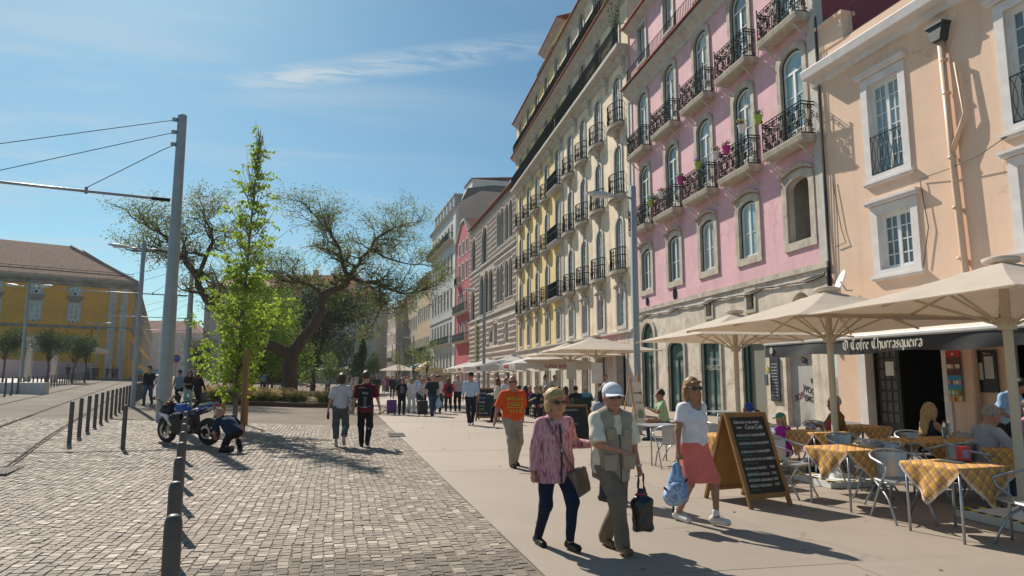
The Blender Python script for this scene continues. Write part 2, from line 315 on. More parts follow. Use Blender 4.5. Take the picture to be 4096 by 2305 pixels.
# smooth concrete pavement in big panels
pav=MB(); pav.add([(XB(-3),-3,-.008),(40,-3,-.008),(40,140,-.008),(XB(140)-3,140,-.008),(XB(60),60,-.008)],[(0,1,2,3,4)])
pavement=pav.build('pavement',SLABJ); tag(pavement,kind='structure')
py=-1.0; row=0
while py<66:
    L_=3.35; y0,y1=py+.004,py+L_-.004
    cols=[0,3.1,6.3,9.6,13.3]
    for ci in range(4):
        xa=(XB(y0)+.006 if ci==0 else 1.1+cols[ci]+.004,XB(y1)+.006 if ci==0 else 1.1+cols[ci]+.004); xb=1.1+cols[ci+1]-.004
        h=.008+random.uniform(0,.003)
        m=MB(); vs=[(xa[0],y0,-.03),(xb,y0,-.03),(xb,y1,-.03),(xa[1],y1,-.03)]
        vs+=[(x,y,h) for x,y,_ in vs]; m.add(vs,[(4,5,6,7),(0,1,5,4),(1,2,6,5),(2,3,7,6),(3,0,4,7)])
        m.build('paving_slab',SLAB,pavement)
    py+=L_
m=MB(); m.add([(XB(66),66,.006),(14.3,66,.006),(11,140,.006),(XB(140)-2,140,.006)],[(0,1,2,3)]); m.build('paving_slab',SLAB,pavement)
# tram street with rails
def road_pt(t,s): # t metres along, s metres to the right of the far kerb
    d=(math.sin(R(-16)),math.cos(R(-16))); n=(d[1],-d[0]); return (-15.4+d[0]*t+n[0]*s,22+d[1]*t+n[1]*s)
mb=MB(); ts=np.arange(-30,200,3.0); ss=np.linspace(0,8.6,7)
for a,b in zip(ts[:-1],ts[1:]):
    for c,d in zip(ss[:-1],ss[1:]):
        q=[road_pt(a,c),road_pt(a,d),road_pt(b,d),road_pt(b,c)]
        mb.add([(x,y,g(x,y)+(.010 if y>24.4 else -.014)) for x,y in q],[(0,1,2,3)])
road=mb.build('road',COB_ROAD,smooth=True); tag(road,kind='structure')
RAIL=mat('worn tram rail steel',(.07,.065,.06),.95,0,.2,5,spec=.08)
for s0 in (1.6,3.05,5.0,6.45):
    mb=MB(); P=[]
    for t in np.arange(-28,150,2.0):
        x,y=road_pt(t,s0); P.append((x,y,g(x,y)+.012))
    for a,b in zip(P[:-1],P[1:]):
        for o0,o1,z in ((-.05,-.005,.006),(.035,.055,.005)):
            nrm=(math.cos(R(-16)),-math.sin(R(-16)))
            q=[(a[0]+nrm[0]*o0,a[1]+nrm[1]*o0,a[2]+z),(a[0]+nrm[0]*o1,a[1]+nrm[1]*o1,a[2]+z),(b[0]+nrm[0]*o1,b[1]+nrm[1]*o1,b[2]+z),(b[0]+nrm[0]*o0,b[1]+nrm[1]*o0,b[2]+z)]
            mb.add(q+[(x,y,z_-.03) for x,y,z_ in q],[(0,1,2,3),(0,4,5,1),(1,5,6,2),(2,6,7,3),(3,7,4,0)])
    mb.build('rail',RAIL,road)
# pale paved walk beyond the tram street, lawn, low walls
WALK=mat('pale stone paving',(.44,.41,.38),.8,0,.1,1.2,.1,30)
mb=MB()
for a,b in zip(ts[:-1],ts[1:]):
    q=[road_pt(a,-9),road_pt(a,-.35),road_pt(b,-.35),road_pt(b,-9)]; mb.add([(x,y,g(x,y)+.02) for x,y in q],[(0,1,2,3)])
walk=mb.build('walkway',WALK); tag(walk,kind='structure')
LAWN=mat('mown lawn',(.075,.125,.03),.9,0,.4,3,.6,40)
mb=MB()
for a,b in zip(np.arange(-4,66,2.0),np.arange(-2,68,2.0)):
    for c,d in ((-34,-20),(-20,-9)):
        q=[road_pt(a,c),road_pt(a,d),road_pt(b,d),road_pt(b,c)]; mb.add([(x,y,g(x,y)+.07) for x,y in q],[(0,1,2,3)])
lawn=mb.build('lawn',LAWN); tag(lawn,kind='structure')
# drain grates in the cobbles
GRATE=mat('cast iron grate',(.035,.033,.032),.6,.4,.3,8)
def grate(x,y,w,l,label,rz):
    e=E('drain_grate',label,'grate',(x,y,g(x,y)+.017),rz,'drain grates in the cobbles'); m=MB()
    for s in (-1,1):
        m.bx(-w/2,w/2,s*l/4-l*.22,s*l/4-l*.19,-.02,.006); m.bx(-w/2,w/2,s*l/4+l*.19,s*l/4+l*.22,-.02,.006)
        for i in range(13):
            xx=-w/2+w*i/12; m.bx(xx-.009,xx+.009,s*l/4-l*.19,s*l/4+l*.19,-.02,.006)
    m.build('bars',GRATE,e)
    m=MB(); m.bx(-w/2-.02,w/2+.02,-l/2,l/2,-.03,-.004); m.build('pit',DARKROOM,e)
grate(.58,20.25,.42,1.3,'small slotted drain grate by the edge of the smooth pavement',.03)
grate(-6.35,13.4,.62,1.35,'larger slotted drain grate in the cobbles at the left picture edge',.18)
lv=MB(); rl=random.Random(5); LIT=mat('dry fallen leaf',(.24,.15,.06),.9,0,.4,20,island=.4)
for k in range(170):
    x,y=rl.uniform(1.2,13),rl.uniform(4,30)
    if k>110: x,y=rl.uniform(-7,1),rl.uniform(5,22)
    lv.box((x,y,g(x,y)+.018),(rl.uniform(.02,.055),rl.uniform(.012,.03),.004),0,rl.random()*6.28,Matrix.Rotation(rl.uniform(-.25,.25),3,'X'))
tag(lv.build('fallen_leaves',LIT),'tiny dry leaves and scraps scattered on the paving','litter',kind='stuff')
# ---------------------------------------------------------------- facade tools (x along the front, y outwards, z up)
def outline(x0,x1,z0,z1,rise=0,n=9):
    if rise<=0: return [(x0,z0),(x1,z0),(x1,z1),(x0,z1)]
    c=(x0+x1)/2; h=(x1-x0)/2; zs=z1-rise
    return [(x0,z0),(x1,z0)]+[(c+h*math.cos(math.pi*k/(n-1)),zs+rise*math.sin(math.pi*k/(n-1))) for k in range(n)]
def wall(mb,x0,x1,z0,z1,ops,mi=0,mr=0,y=0,rev=.22,extra_x=(),extra_z=()):
    xs=sorted(set([x0,x1]+[q for o in ops for q in o[:2]]+list(extra_x))); zs=sorted(set([z0,z1]+[q for o in ops for q in o[2:4]]+list(extra_z)))
    for a,b in zip(xs[:-1],xs[1:]):
        for c,d in zip(zs[:-1],zs[1:]):
            cx,cz=(a+b)/2,(c+d)/2
            if any(o[0]<cx<o[1] and o[2]<cz<o[3] for o in ops): continue
            mb.add([(a,y,c),(a,y,d),(b,y,d),(b,y,c)],[(0,1,2,3)],mi)
    for o in ops:
        r=o[4] if len(o)>4 else 0; pl=outline(*o[:4],r)
        if r>0:
            arc=pl[2:]
            for p,q in zip(arc[:-1],arc[1:]): mb.add([(p[0],y,p[1]),(q[0],y,q[1]),(q[0],y,o[3]),(p[0],y,o[3])],[(0,1,2,3)],mi)
        for p,q in zip(pl,pl[1:]+pl[:1]): mb.add([(p[0],y,p[1]),(q[0],y,q[1]),(q[0],y-rev,q[1]),(p[0],y-rev,p[1])],[(0,1,2,3)],mr)
def ring(mb,po,pi,y0,y1,mi=0):
    n=len(po)
    for i in range(n):
        j=(i+1)%n; a,b=po[i],po[j]; c,d=pi[j],pi[i]
        mb.add([(a[0],y1,a[1]),(b[0],y1,b[1]),(c[0],y1,c[1]),(d[0],y1,d[1])],[(3,2,1,0)],mi)
        mb.add([(a[0],y0,a[1]),(b[0],y0,b[1]),(b[0],y1,b[1]),(a[0],y1,a[1])],[(3,2,1,0)],mi)
        mb.add([(c[0],y1,c[1]),(d[0],y1,d[1]),(d[0],y0,d[1]),(c[0],y0,c[1])],[(3,2,1,0)],mi)
_WC={}
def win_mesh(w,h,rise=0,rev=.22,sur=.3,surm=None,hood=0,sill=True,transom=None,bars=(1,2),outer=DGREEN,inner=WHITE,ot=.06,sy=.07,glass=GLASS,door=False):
    key=(w,h,rise,rev,sur,surm.name if surm else 0,hood,sill,transom,bars,outer.name,inner.name,ot,sy,glass.name,door)
    if key in _WC: return _WC[key]
    x0,x1=-w/2,w/2; fr=MB(); yb=-rev+.02
    t=ot; ring(fr,outline(x0,x1,0,h,rise),outline(x0+t,x1-t,t*.6,h-t,max(0,rise*(w-2*t)/w)),yb-.02,yb+.05,0)
    ix0,ix1,iz0,iz1=x0+t,x1-t,t*.6,h-t; ir=max(0,rise*(w-2*t)/w); ft=.075
    def topz(x):
        if ir<=0: return iz1
        u=min(1,abs(x)/((ix1-ix0)/2)); return iz1-ir+ir*math.sqrt(max(0,1-u*u))
    zt=transom if transom else None
    ring(fr,outline(ix0,ix1,iz0,iz1,ir),outline(ix0+ft,ix1-ft,iz0+ft,iz1-ft,max(0,ir*.9)),yb-.02,yb+.025,1)
    fr.bx(-.06,.06,yb-.015,yb+.03,iz0,(zt if zt else topz(0)-.02),1)
    if zt: fr.bx(ix0,ix1,yb-.015,yb+.032,zt-.04,zt+.04,1)
    nv,nh=bars; top=zt if zt else (iz1-ir if ir else iz1)
    for s in (-1,1):
        a,b=(s*.045,s*(ix1-ft)) ; a,b=min(a,b),max(a,b)
        for k in range(1,nv): xx=a+(b-a)*k/nv; fr.bx(xx-.013,xx+.013,yb-.015,yb+.015,iz0+ft,topz(xx)-.02 if not zt else zt)
        for k in range(1,nh): zz=iz0+(top-iz0)*k/nh; fr.bx(a,b,yb-.015,yb+.015,zz-.014,zz+.014,1)
    if door: fr.bx(ix0,ix1,yb-.02,yb+.02,iz0,iz0+h*.16,1)
    frm=fr.mesh('window',[outer,inner])
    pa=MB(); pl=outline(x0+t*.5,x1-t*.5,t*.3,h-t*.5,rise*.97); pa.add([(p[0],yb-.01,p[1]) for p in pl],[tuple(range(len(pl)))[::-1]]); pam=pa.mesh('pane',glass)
    sm=None
    if surm:
        s=MB(); po=outline(x0-sur,x1+sur,-(sur if sill else 0),h+sur*(.9 if rise else 1),rise*(w+2*sur)/w*(.75 if rise else 0)); pi=outline(x0,x1,0,h,rise); ring(s,po,pi,-.02,sy)
        if hood:
            n=9; W=w/2+sur
            for k in range(n-1):
                u0,u1=-1+2*k/(n-1),-1+2*(k+1)/(n-1); zf=lambda u:h+sur*.55+hood*math.cos(u*math.pi/2)**1.3-hood*.35*(abs(u)>.8)
                s.add([(u0*W,0,zf(u0)),(u1*W,0,zf(u1)),(u1*W,sy+.1,zf(u1)),(u0*W,sy+.1,zf(u0)),(u0*W,0,zf(u0)+.1),(u1*W,0,zf(u1)+.1),(u1*W,sy+.13,zf(u1)+.1),(u0*W,sy+.13,zf(u0)+.1)],[(0,3,2,1),(4,5,6,7),(3,7,6,2),(0,4,7,3),(1,2,6,5)])
            s.prism([(W,h),(W,h+sur*.5),(0,h+sur*.55+hood),(-W,h+sur*.5),(-W,h)][::-1] if False else [(-W,h-rise*.2),(W,h-rise*.2),(W,h+sur*.5),(W*.5,h+sur*.5+hood*.7),(0,h+sur*.55+hood),(-W*.5,h+sur*.5+hood*.7),(-W,h+sur*.5)],-.02,sy-.01) if not rise else None
        sm=s.mesh('surround',surm); fixn(sm)
    _WC[key]=(frm,pam,sm); return _WC[key]
def add_win(root,x,z,kind,y=0,label=None):
    frm,pam,sm=win_mesh(**kind); o=put(frm,'window',root,(x,y,z)); put(pam,'pane',o)
    if sm: put(sm,'surround',o)
    if label: o['label']=label
    return o
def eave_tiles(mb,x0,x1,y,z,dep=.35,pitch=.24,mi=0,slope=.35):
    n=int(abs(x1-x0)/pitch)
    for i in range(n):
        c=x0+(i+.5)*(x1-x0)/n; r=pitch*.36; k=5
        vs=[]
        for yy,zz in ((y,z),(y-dep,z+dep*slope)):
            for q in range(k+1): a=math.pi*q/k; vs.append((c+r*math.cos(a),yy,zz+r*math.sin(a)*.9))
        mb.add(vs,[(q,q+1,k+2+q,k+1+q) for q in range(k)]+[tuple(range(k+1))],mi)
    mb.add([(x0,y-.03,z+.01),(x1,y-.03,z+.01),(x1,y-dep,z+dep*slope+.01),(x0,y-dep,z+dep*slope+.01)],[(0,1,2,3)],mi)
def pent(mb,x0,x1,prof,mi=0):
    """moulding: profile [(y,z)..] swept along x"""
    n=len(prof); vs=[(x0,a,b) for a,b in prof]+[(x1,a,b) for a,b in prof]
    mb.add(vs,[(i,i+1,n+i+1,n+i)[::-1] for i in range(n-1)]+[tuple(range(n)),tuple(range(2*n-1,n-1,-1))],mi)
# wrought iron
def spiral(mb,cx,cz,r0,turns,a0,dirn,y=0,th=.011,sw=None):
    P=[]; n=int(11*turns)
    for i in range(n+1):
        t=i/n; r=r0*(1-.86*t); a=a0+dirn*2*math.pi*turns*t; p=(cx+r*math.cos(a),y,cz+r*math.sin(a)); P.append(p if sw is None else sw(p))
    mb.tube(P,th,4,0,False)
def scroll_panel(mb,w,h,mapf,th=.0155):
    """panel of facing scrolls, x in 0..w, z in 0..h, mapf maps (x,0,z)"""
    cols=max(1,round(w/.24)); cw=w/cols
    for i in range(cols):
        c=(i+.5)*cw
        for k,(zc,s) in enumerate(((h*.22,1),(h*.5,-1),(h*.78,1))):
            d=1 if (i+k)%2 else -1
            spiral(mb,c-d*cw*.12,zc+h*.06,cw*.40,1.45,math.pi/2*(1 if s>0 else -1),d,0,th,mapf)
            spiral(mb,c+d*cw*.14,zc-h*.10,cw*.30,1.3,-math.pi/2*(1 if s>0 else -1),-d,0,th,mapf)
        mb.tube([mapf((c-cw/2,0,0)),mapf((c-cw*.5,0,h))],th*.9,4,0,False)
    mb.tube([mapf((w,0,0)),mapf((w,0,h))],th,4,0,False)
    for z in (.03,h-.1,h): mb.tube([mapf((0,0,z)),mapf((w,0,z))],th*1.5,4,0,False)
def bar_rail(mb,path,h,pitch=.13,th=.012,rails=(.06,1.0),bulb=True):
    """railing along a plan polyline [(x,y)..]"""
    P=[Vector((a,b,0)) for a,b in path]
    for fr in rails: mb.tube([p+Vector((0,0,h*fr)) for p in P],th*1.5,4,0,False)
    for a,b in zip(P[:-1],P[1:]):
        n=max(1,round((b-a).length/pitch))
        for i in range(n):
            q=a+(b-a)*((i+.5)/n if len(P)>2 else i/n)
            if bulb: mb.tube([q,q+Vector((0,0,h*.2)),q+Vector((0,0,h*.33)),q+Vector((0,0,h*.46)),q+Vector((0,0,h))],[th,th,th*2.1,th,th],4,0,False)
            else: mb.tube([q,q+Vector((0,0,h))],th,4,0,False)
def building(name,label,X,Y,ang,z=0):
    return E(name,label,'building',(X,Y,z),R(90+ang))
def body(root,wallm,x0,x1,z0,z1,ops,mats,depth=9,rev=.22,base=-.6,top=True,name='wall'):
    """front wall with openings, plain side and back walls"""
    mb=MB(); wall(mb,x0,x1,z0,z1,ops,0,1,0,rev)
    mb.add([(x0,0,base),(x0,0,z1),(x0,-depth,z1),(x0,-depth,base)],[(3,2,1,0)],2 if len(mats)>2 else 0)
    mb.add([(x1,0,base),(x1,0,z1),(x1,-depth,z1),(x1,-depth,base)],[(0,1,2,3)],2 if len(mats)>2 else 0)
    mb.add([(x0,-depth,base),(x0,-depth,z1),(x1,-depth,z1),(x1,-depth,base)],[(0,1,2,3)],0)
    if top: mb.add([(x0,0,z1),(x1,0,z1),(x1,-depth,z1),(x0,-depth,z1)],[(0,1,2,3)],0)
    return mb.build(name,mats,root)
# ---------------------------------------------------------------- pink house
PINK=mat('pink stucco',(.74,.44,.49),.85,0,.12,.9,.15,25,dirt=(.62,.37,.41),dscale=.5,damt=.8,streak=((.50,.30,.33),.55),crack=((.42,.22,.25),.7,.5))
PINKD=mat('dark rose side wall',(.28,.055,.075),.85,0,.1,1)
PINKST=mat('stained ground floor limestone',(.68,.595,.49),.88,0,.22,1.1,.4,9,dirt=(.23,.185,.14),dscale=.75,damt=.85,streak=((.30,.25,.19),.7),crack=((.2,.16,.12),.8,.6))
CABLE=mat('black cable',(.02,.02,.022),.6)
pink=building('pink_house','pink five-bay house with scrolled iron balconies over a stone ground floor',14,19.1,0)
BAY=[1.36,4.64,7.97,11.4,14.9]; PL=16.75
ops1=[(b-.64,b+.64,6.25,8.45,.28) for b in BAY]; ops2=[(b-.65,b+.65,9.62,13.05,.42) for b in BAY]; ops3=[(b-.65,b+.65,13.87,17.2,.42) for b in BAY]
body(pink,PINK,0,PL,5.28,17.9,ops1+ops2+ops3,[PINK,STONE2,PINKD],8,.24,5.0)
W1=dict(w=1.28,h=2.2,rise=.28,rev=.12,sur=.28,surm=STONE,hood=.16,bars=(1,2)); W2=dict(w=1.3,h=3.43,rise=.42,rev=.12,sur=.23,surm=STONE,sill=False,transom=2.65,bars=(1,3),door=True); W3=dict(W2,h=3.33,transom=2.55)
for i,b in enumerate(BAY):
    if i>0: add_win(pink,b,6.25,W1)
    else:
        o=put(win_mesh(**W1)[2],'window_opening',pink,(b,0,6.25)); m=MB(); m.bx(-.66,.66,-1.2,-.24,-.02,2.3,0)
        m=MB(); m.add([(-.7,-1.1,-.1),(.7,-1.1,-.1),(.7,-1.1,2.4),(-.7,-1.1,2.4),(-.7,-.2,-.1),(.7,-.2,-.1),(.7,-.2,2.4),(-.7,-.2,2.4)],[(0,3,2,1),(4,7,3,0)[::-1],(5,1,2,6)[::-1],(4,0,1,5)[::-1],(7,6,2,3)[::-1]]); m.build('blind_recess',mat('grey render recess',(.30,.275,.24),.9,0,.2,2),o)
        o['label']='empty window opening with a bare grey recess'
    add_win(pink,b,9.62,W2); add_win(pink,b,13.87,W3)
# balconies
sb=MB(); sb.prism([(0,-.26),(.47,-.26),(.56,-.2),(.6,-.04),(.6,0),(0,0)],-1.18,1.18,ax='x')
slab_me=sb.mesh('balcony',STONE); fixn(slab_me)
rb=MB(); scroll_panel(rb,2.3,1.1,lambda p:(p[0]-1.15,.545,p[2]))
for s in (-1,1): scroll_panel(rb,.5,1.1,lambda p,s=s:(s*1.15,.04+p[0],p[2]))
for s in (-1,1): rb.lathe([(.0,1.2),(.03,1.23),(.03,1.26),(.0,1.3)],6,(s*1.15,.545,0)); rb.tube([(s*1.15,.545,0),(s*1.15,.545,1.22)],.02,6)
rail_me=rb.mesh('railing',IRON)
kb=MB()
for s in (-1,1): kb.tube([(s*.9,0,-.75),(s*.9,.5,-.3)],.035,6)
bracket_me=kb.mesh('bracket',STONE2)
for z in (9.60,13.85):
    for b in BAY:
        o=put(slab_me,'balcony',pink,(b,0,z)); put(rail_me,'railing',o); put(bracket_me,'bracket',o)
# cornice, tiled eave, attic storey
m=MB(); pent(m,-.06,PL,[(0,17.3),(.1,17.35),(.14,17.55),(.34,17.72),(.5,17.8),(.52,17.98),(0,17.98)]); m.build('cornice',STONE2,pink,fix=True)
m=MB(); eave_tiles(m,-.1,PL,.66,18.0,.75,.22,0,.3); m.build('roof_tiles',TILE,pink)
ops=[(b-.55,b+.55,19.1,21.2) for b in BAY]; 
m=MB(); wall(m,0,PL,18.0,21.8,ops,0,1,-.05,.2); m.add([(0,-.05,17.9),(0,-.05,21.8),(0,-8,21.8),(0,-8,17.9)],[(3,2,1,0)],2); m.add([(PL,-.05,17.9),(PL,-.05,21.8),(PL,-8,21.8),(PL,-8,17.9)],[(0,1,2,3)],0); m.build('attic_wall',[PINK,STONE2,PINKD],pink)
for b in BAY: add_win(pink,b,19.1,dict(w=1.1,h=2.1,rev=.2,sur=.18,surm=STONE2,bars=(1,2)),-.05)
m=MB(); bar_rail(m,[(.05,.32),(PL-.05,.32)],.95,.17,.014,(.1,1.0),False)
for q in range(6): m.tube([(.1+q*3.25,.32,-.1),(.1+q*3.25,.32,1.0)],.03,4)
o=m.build('railing',IRON,pink,(0,0,18.15))
m=MB(); pent(m,-.1,PL+.1,[(-.05,21.5),(.2,21.7),(.35,21.8),(-.05,21.8)]); m.build('eave',STONE2,pink,fix=True)
m=MB(); eave_tiles(m,-.2,PL+.2,.5,21.82,8.5,.22,0,.32); m.build('roof',TILE,pink)
# right-hand pilaster, rain pipe stub, cables down the corner
m=MB(); m.bx(-.02,.36,-.3,.05,5.3,17.3); m.bx(-.02,.36,-.3,.05,18.0,21.5); m.build('pilaster',STONE2,pink)
m=MB(); m.bx(PL-.28,PL,-.3,.05,5.3,17.3); m.build('pilaster',STONE2,pink)
m=MB()
for k in range(4): m.tube([(-.1-.03*k+.03*math.sin(z*1.1+k),.04+.015*k,z) for z in np.arange(3.0,13.5,.7)],.011,5)
m.tube([(-.08+.04*math.sin(z*3),.1,z) for z in np.arange(2.5,5.3,.2)],.035,6)
m.build('cable_bundle',CABLE,pink)
m=MB()
for k in range(3):
    pts=[]
    for q in range(34):
        x=.1+q*.49; pts.append((x,.09+.01*k,4.95-.1*abs(math.sin(q*.42+k*.25))-.02*k+.03*math.sin(q*1.7+k)))
    m.tube(pts,.028,5)
m.build('wall_cable',CABLE,pink)
# stone ground floor
GF=[(1.1,2.6,0,2.45),(3.87,5.51,0,3.10),(7.19,8.84,0,3.20),(10.63,12.36,0,3.36,.35),(14.1,15.71,0,4.5,.8)]
vents=[(4.4,4.92,4.22,4.9),(7.76,8.28,4.25,4.9)]
m=MB(); wall(m,0,PL+.1,-.6,5.28,GF+vents+[(1.0,2.1,3.5,4.5,.5)],0,0,.03,.2); m.build('stone_ground_floor',PINKST,pink)
m=MB(); m.bx(-.02,PL+.1,.035,.1,5.12,5.32); m.build('string_course',STONE,pink)
for o in vents:
    m=MB(); ring(m,outline(o[0]-.13,o[1]+.13,o[2]-.13,o[3]+.13),outline(*o),.02,.08); f=m.build('vent_surround',STONE,pink)
    m=MB(); m.bx(o[0],o[1],-.2,-.16,o[2],o[3]); v=m.build('vent_opening',DARKROOM,pink)
    m=MB(); [m.bx(o[0],o[1],-.12,-.09,o[2]+.1+k*.2,o[2]+.13+k*.2) for k in range(3)]; m.build('vent_bar',GALV,pink)
for x,z,r in ((11.49,5.65,.3),(14.94,5.65,.24)):
    m=MB(); m.lathe([(r,0),(r,.04),(r*.88,.05)],20,(0,0,0),M=Matrix.Scale(.62,3,(1,0,0))@Matrix.Rotation(R(-90),3,'X')); v=m.build('oval_vent',DGREEN,pink,(x,.0,z))
    m=MB(); [m.box((0,.06,-r*.75+k*r*.25),(r*1.0*math.sqrt(max(.05,1-((k-3)/4)**2)),.03,.02)) for k in range(7)]; m.build('louvre',IRON,v)
GFS=mat('grey green shop door',(.20,.20,.165),.7,0,.1,1)
SHOPG=mat('shop glass',(.10,.17,.16),.05,0,.5,.8,spec=1)
# ground floor fillings: blind arch, plain grey-green door recess, shop window, arched window, tall arched door
m=MB(); m.bx(1.1,2.6,-.20,-.15,-.1,2.6); m.build('blind_doorway',mat('pale grey infill',(.42,.41,.39),.85,0,.12,1,dirt=(.12,.11,.10),dscale=.9,damt=.8),pink)
m=MB(); m.bx(1.0,2.1,-.2,-.16,3.4,4.6); m.build('blind_arch',STONE,pink)
m=MB(); m.bx(3.87,5.51,-.22,-.16,-.1,3.2); o=m.build('shop_door',GFS,pink); m=MB(); m.bx(5.2,5.51,-.155,-.05,-.1,3.1); m.build('door_leaf',DGREEN,o)
add_win(pink,8.015,0,dict(w=1.65,h=3.2,rev=.14,sur=.16,surm=STONE,sill=False,bars=(1,1),inner=DGREEN,glass=SHOPG),.03)
add_win(pink,11.495,0,dict(w=1.73,h=3.36,rise=.35,rev=.14,sur=.18,surm=STONE,sill=False,transom=2.6,bars=(1,1),inner=DGREEN,glass=SHOPG),.03)
add_win(pink,14.905,0,dict(w=1.61,h=4.5,rise=.8,rev=.14,sur=.24,surm=STONE,sill=False,transom=2.75,bars=(1,1),inner=DGREEN,glass=SHOPG),.03)
LETW=mat('pale gold lettering',(.5,.5,.42),.5)
for body_,s,z in (('PREGUIÇA',.30,2.05),('café da',.16,2.4)):
    text(body_,s,LETW,pink,(8.0,-.055,z),(R(90),0,R(180)))
for b,t,z in ((BAY[2],'luggage',12.72),(BAY[4],'Lounge',12.72)):
    text(t,.22,mat('violet lettering',(.12,.06,.3),.5),pink,(b,-.15,z),(R(90),0,R(180)))
text('CAFÉ',.12,LETW,pink,(12.8,.07,3.0),(R(90),0,R(180)))
# graffiti on the infill and a menu panel
GRA=mat('black spray paint',(.015,.015,.015),.7); GRM=mat('maroon spray paint',(.16,.03,.05),.7)
for t,s,x,z,mm,rt in (('CBK',.26,1.75,2.2,GRA,.3),('WOG',.30,1.62,1.22,GRA,.25),('EMG',.28,1.62,.93,GRA,.15),('ROC',.24,1.28,1.55,GRA,-.2),('BOPE',.3,2.12,1.0,GRM,-.3)):
    text(t,s,mm,pink,(x,-.145,z),(R(90),rt,R(180)),'graffiti',bold=.008,sx=.8)
m=MB(); m.bx(2.95,3.5,.045,.1,.8,2.35); o=m.build('menu_panel',mat('dark menu panel',(.05,.06,.075),.3,0,.3,3),pink)
m=MB(); [m.bx(3.0+.03*(k%2),3.4,.102,.106,1.0+k*.11,1.03+k*.11) for k in range(11)]; m.build('menu_lines',mat('faint menu print',(.35,.35,.36),.6),o)
m=MB(); m.tube([(3.6,.2,1.35),(3.62,.2,1.75)],.09,10); m.build('wall_ashtray',ALU,pink)
m=MB(); m.prism([(3.6,1.85),(3.84,1.85),(3.72,2.06)],.04,.06); m.build('warning_sign',mat('yellow warning sign',(.6,.45,.03),.5),pink,fix=True)
# hanging flower pots (things of their own)
POTC={'magenta':(.55,.02,.25),'lime green':(.35,.48,.05),'white':(.75,.75,.74)}
LEAFP=leafmat('pot plant leaf',(.07,.16,.04))
def flower_pot(x,z,col,fl,label,y=.62,side=0):
    w=pink.matrix_world if False else None
    e=E('flower_pot',label,'flower pot',(14-y,19.1+x,z),0,'flower pots hung on the pink balconies')
    m=MB(); m.lathe([(.10,0),(.11,.02),(.155,.26),(.17,.26),(.17,.31),(.145,.31),(.13,.22)],14); m.build('pot',mat('pot '+col,POTC[col],.4,0,.05),e,smooth=False)
    m=MB(); m.lathe([(.0,.2),(.14,.28)],10,cap=False); r=random.Random(x*7)
    m=MB()
    for k in range(60):
        a=r.random()*6.28; rr=r.random()*.17; h=.28+r.random()*.2; m.box((rr*math.cos(a),rr*math.sin(a),h),(.05,.03,.006),0,r.random()*3,Matrix.Rotation(r.uniform(-1,1),3,'X'))
    m.build('leaves',LEAFP,e)
    m=MB()
    for k in range(22):
        a=r.random()*6.28; rr=r.random()*.19; h=.36+r.random()*.16; m.lathe([(.004,0),(.03,.015),(.02,.035)],5,(rr*math.cos(a),rr*math.sin(a),h))
    m.build('flowers',mat('petal '+str(fl),fl,.6),e)
z0=10.3
flower_pot(BAY[4]+.2,z0,'magenta',(.4,.3,.3),'magenta pot low on the far end of the pink balcony row')
flower_pot(BAY[3]+1.3,z0-.05,'lime green',(.1,.3,.5),'lime green pot left of the white pot with red flowers')
flower_pot(BAY[3]-.0,z0,'white',(.6,.03,.02),'white pot with red flowers on second balcony')
flower_pot(BAY[2]+1.25,z0+.1,'magenta',(.5,.5,.4),'magenta pot with tall dry grass at corner of middle balcony')
flower_pot(BAY[2]-.55,z0+.25,'lime green',(.05,.15,.6),'lime green pot with blue flowers on middle balcony')
flower_pot(BAY[1]+1.2,z0+.2,'white',(.35,.03,.15),'white pot with wine-red flowers next to a magenta pot')
flower_pot(BAY[1]+.35,z0+.15,'magenta',(.6,.3,.4),'magenta pot on the front rail of the fourth balcony')
flower_pot(BAY[1]-.9,z0+.55,'white',(.7,.45,.03),'tall white pot with yellow and red flowers at balcony corner')
flower_pot(BAY[0]+1.25,z0+.5,'lime green',(.2,.1,.3),'lime green pot hung at the far corner of the nearest balcony')
# satellite dish at the corner
e=E('satellite_dish','white satellite dish on the corner between pink and peach houses','satellite dish',(13.55,18.0,4.5))
m=MB(); M_=Matrix.Rotation(R(-70),3,'Y')@Matrix.Rotation(R(25),3,'X')
m.lathe([(.02,-.06),(.15,-.05),(.28,-.02),(.36,.03),(.365,.035),(.28,-.005),(.15,-.035),(.0,-.045)],24,M=Vector((-.80,.30,.35)).to_track_quat('Z','Y').to_matrix(),cap=False); m.build('dish',WHITE,e,smooth=True)
m=MB(); m.tube([(0,0,0),(.25,.1,-.25),(.45,.1,-.25)],.025,6); m.tube([(0,0,-.05),(-.25,-.25,-.1)],.012,5); m.build('arm',GALV,e)
# ---------------------------------------------------------------- beige house and yellow house (one row, seven storeys)
BEIGE=mat('stained beige stucco',(.86,.71,.53),.88,0,.14,.7,.15,20,dirt=(.40,.33,.25),dscale=.55,damt=.75,streak=((.34,.28,.21),.75),crack=((.3,.24,.17),.7,.5))
YEL=mat('yellow stucco',(.80,.58,.24),.85,0,.10,.8,.1,20,dirt=(.66,.48,.2),dscale=.6,damt=.5,streak=((.55,.42,.22),.45))
def bow_slab(w,d,t,m):
    b=MB(); n=10; pl=[(-w/2,0)]+[(-w/2+w*k/n,d*(.55+.45*math.sin(math.pi*k/n))) for k in range(n+1)]+[(w/2,0)]
    b.prism(pl,-t,0,ax='z'); pl2=[(x*.8,y*.8) for x,y in pl]; b.prism(pl2,-t-.14,-t,ax='z'); me=b.mesh('balcony',m); fixn(me); return me
def bow_rail(w,d,h):
    b=MB(); n=10; pl=[(-w/2,.02)]+[(-w/2+w*k/n,d*(.55+.45*math.sin(math.pi*k/n))-.05) for k in range(n+1)]+[(w/2,.02)]
    bar_rail(b,pl,h,.16,.021,(.05,.66,1.0)); return b.mesh('railing',IRON)
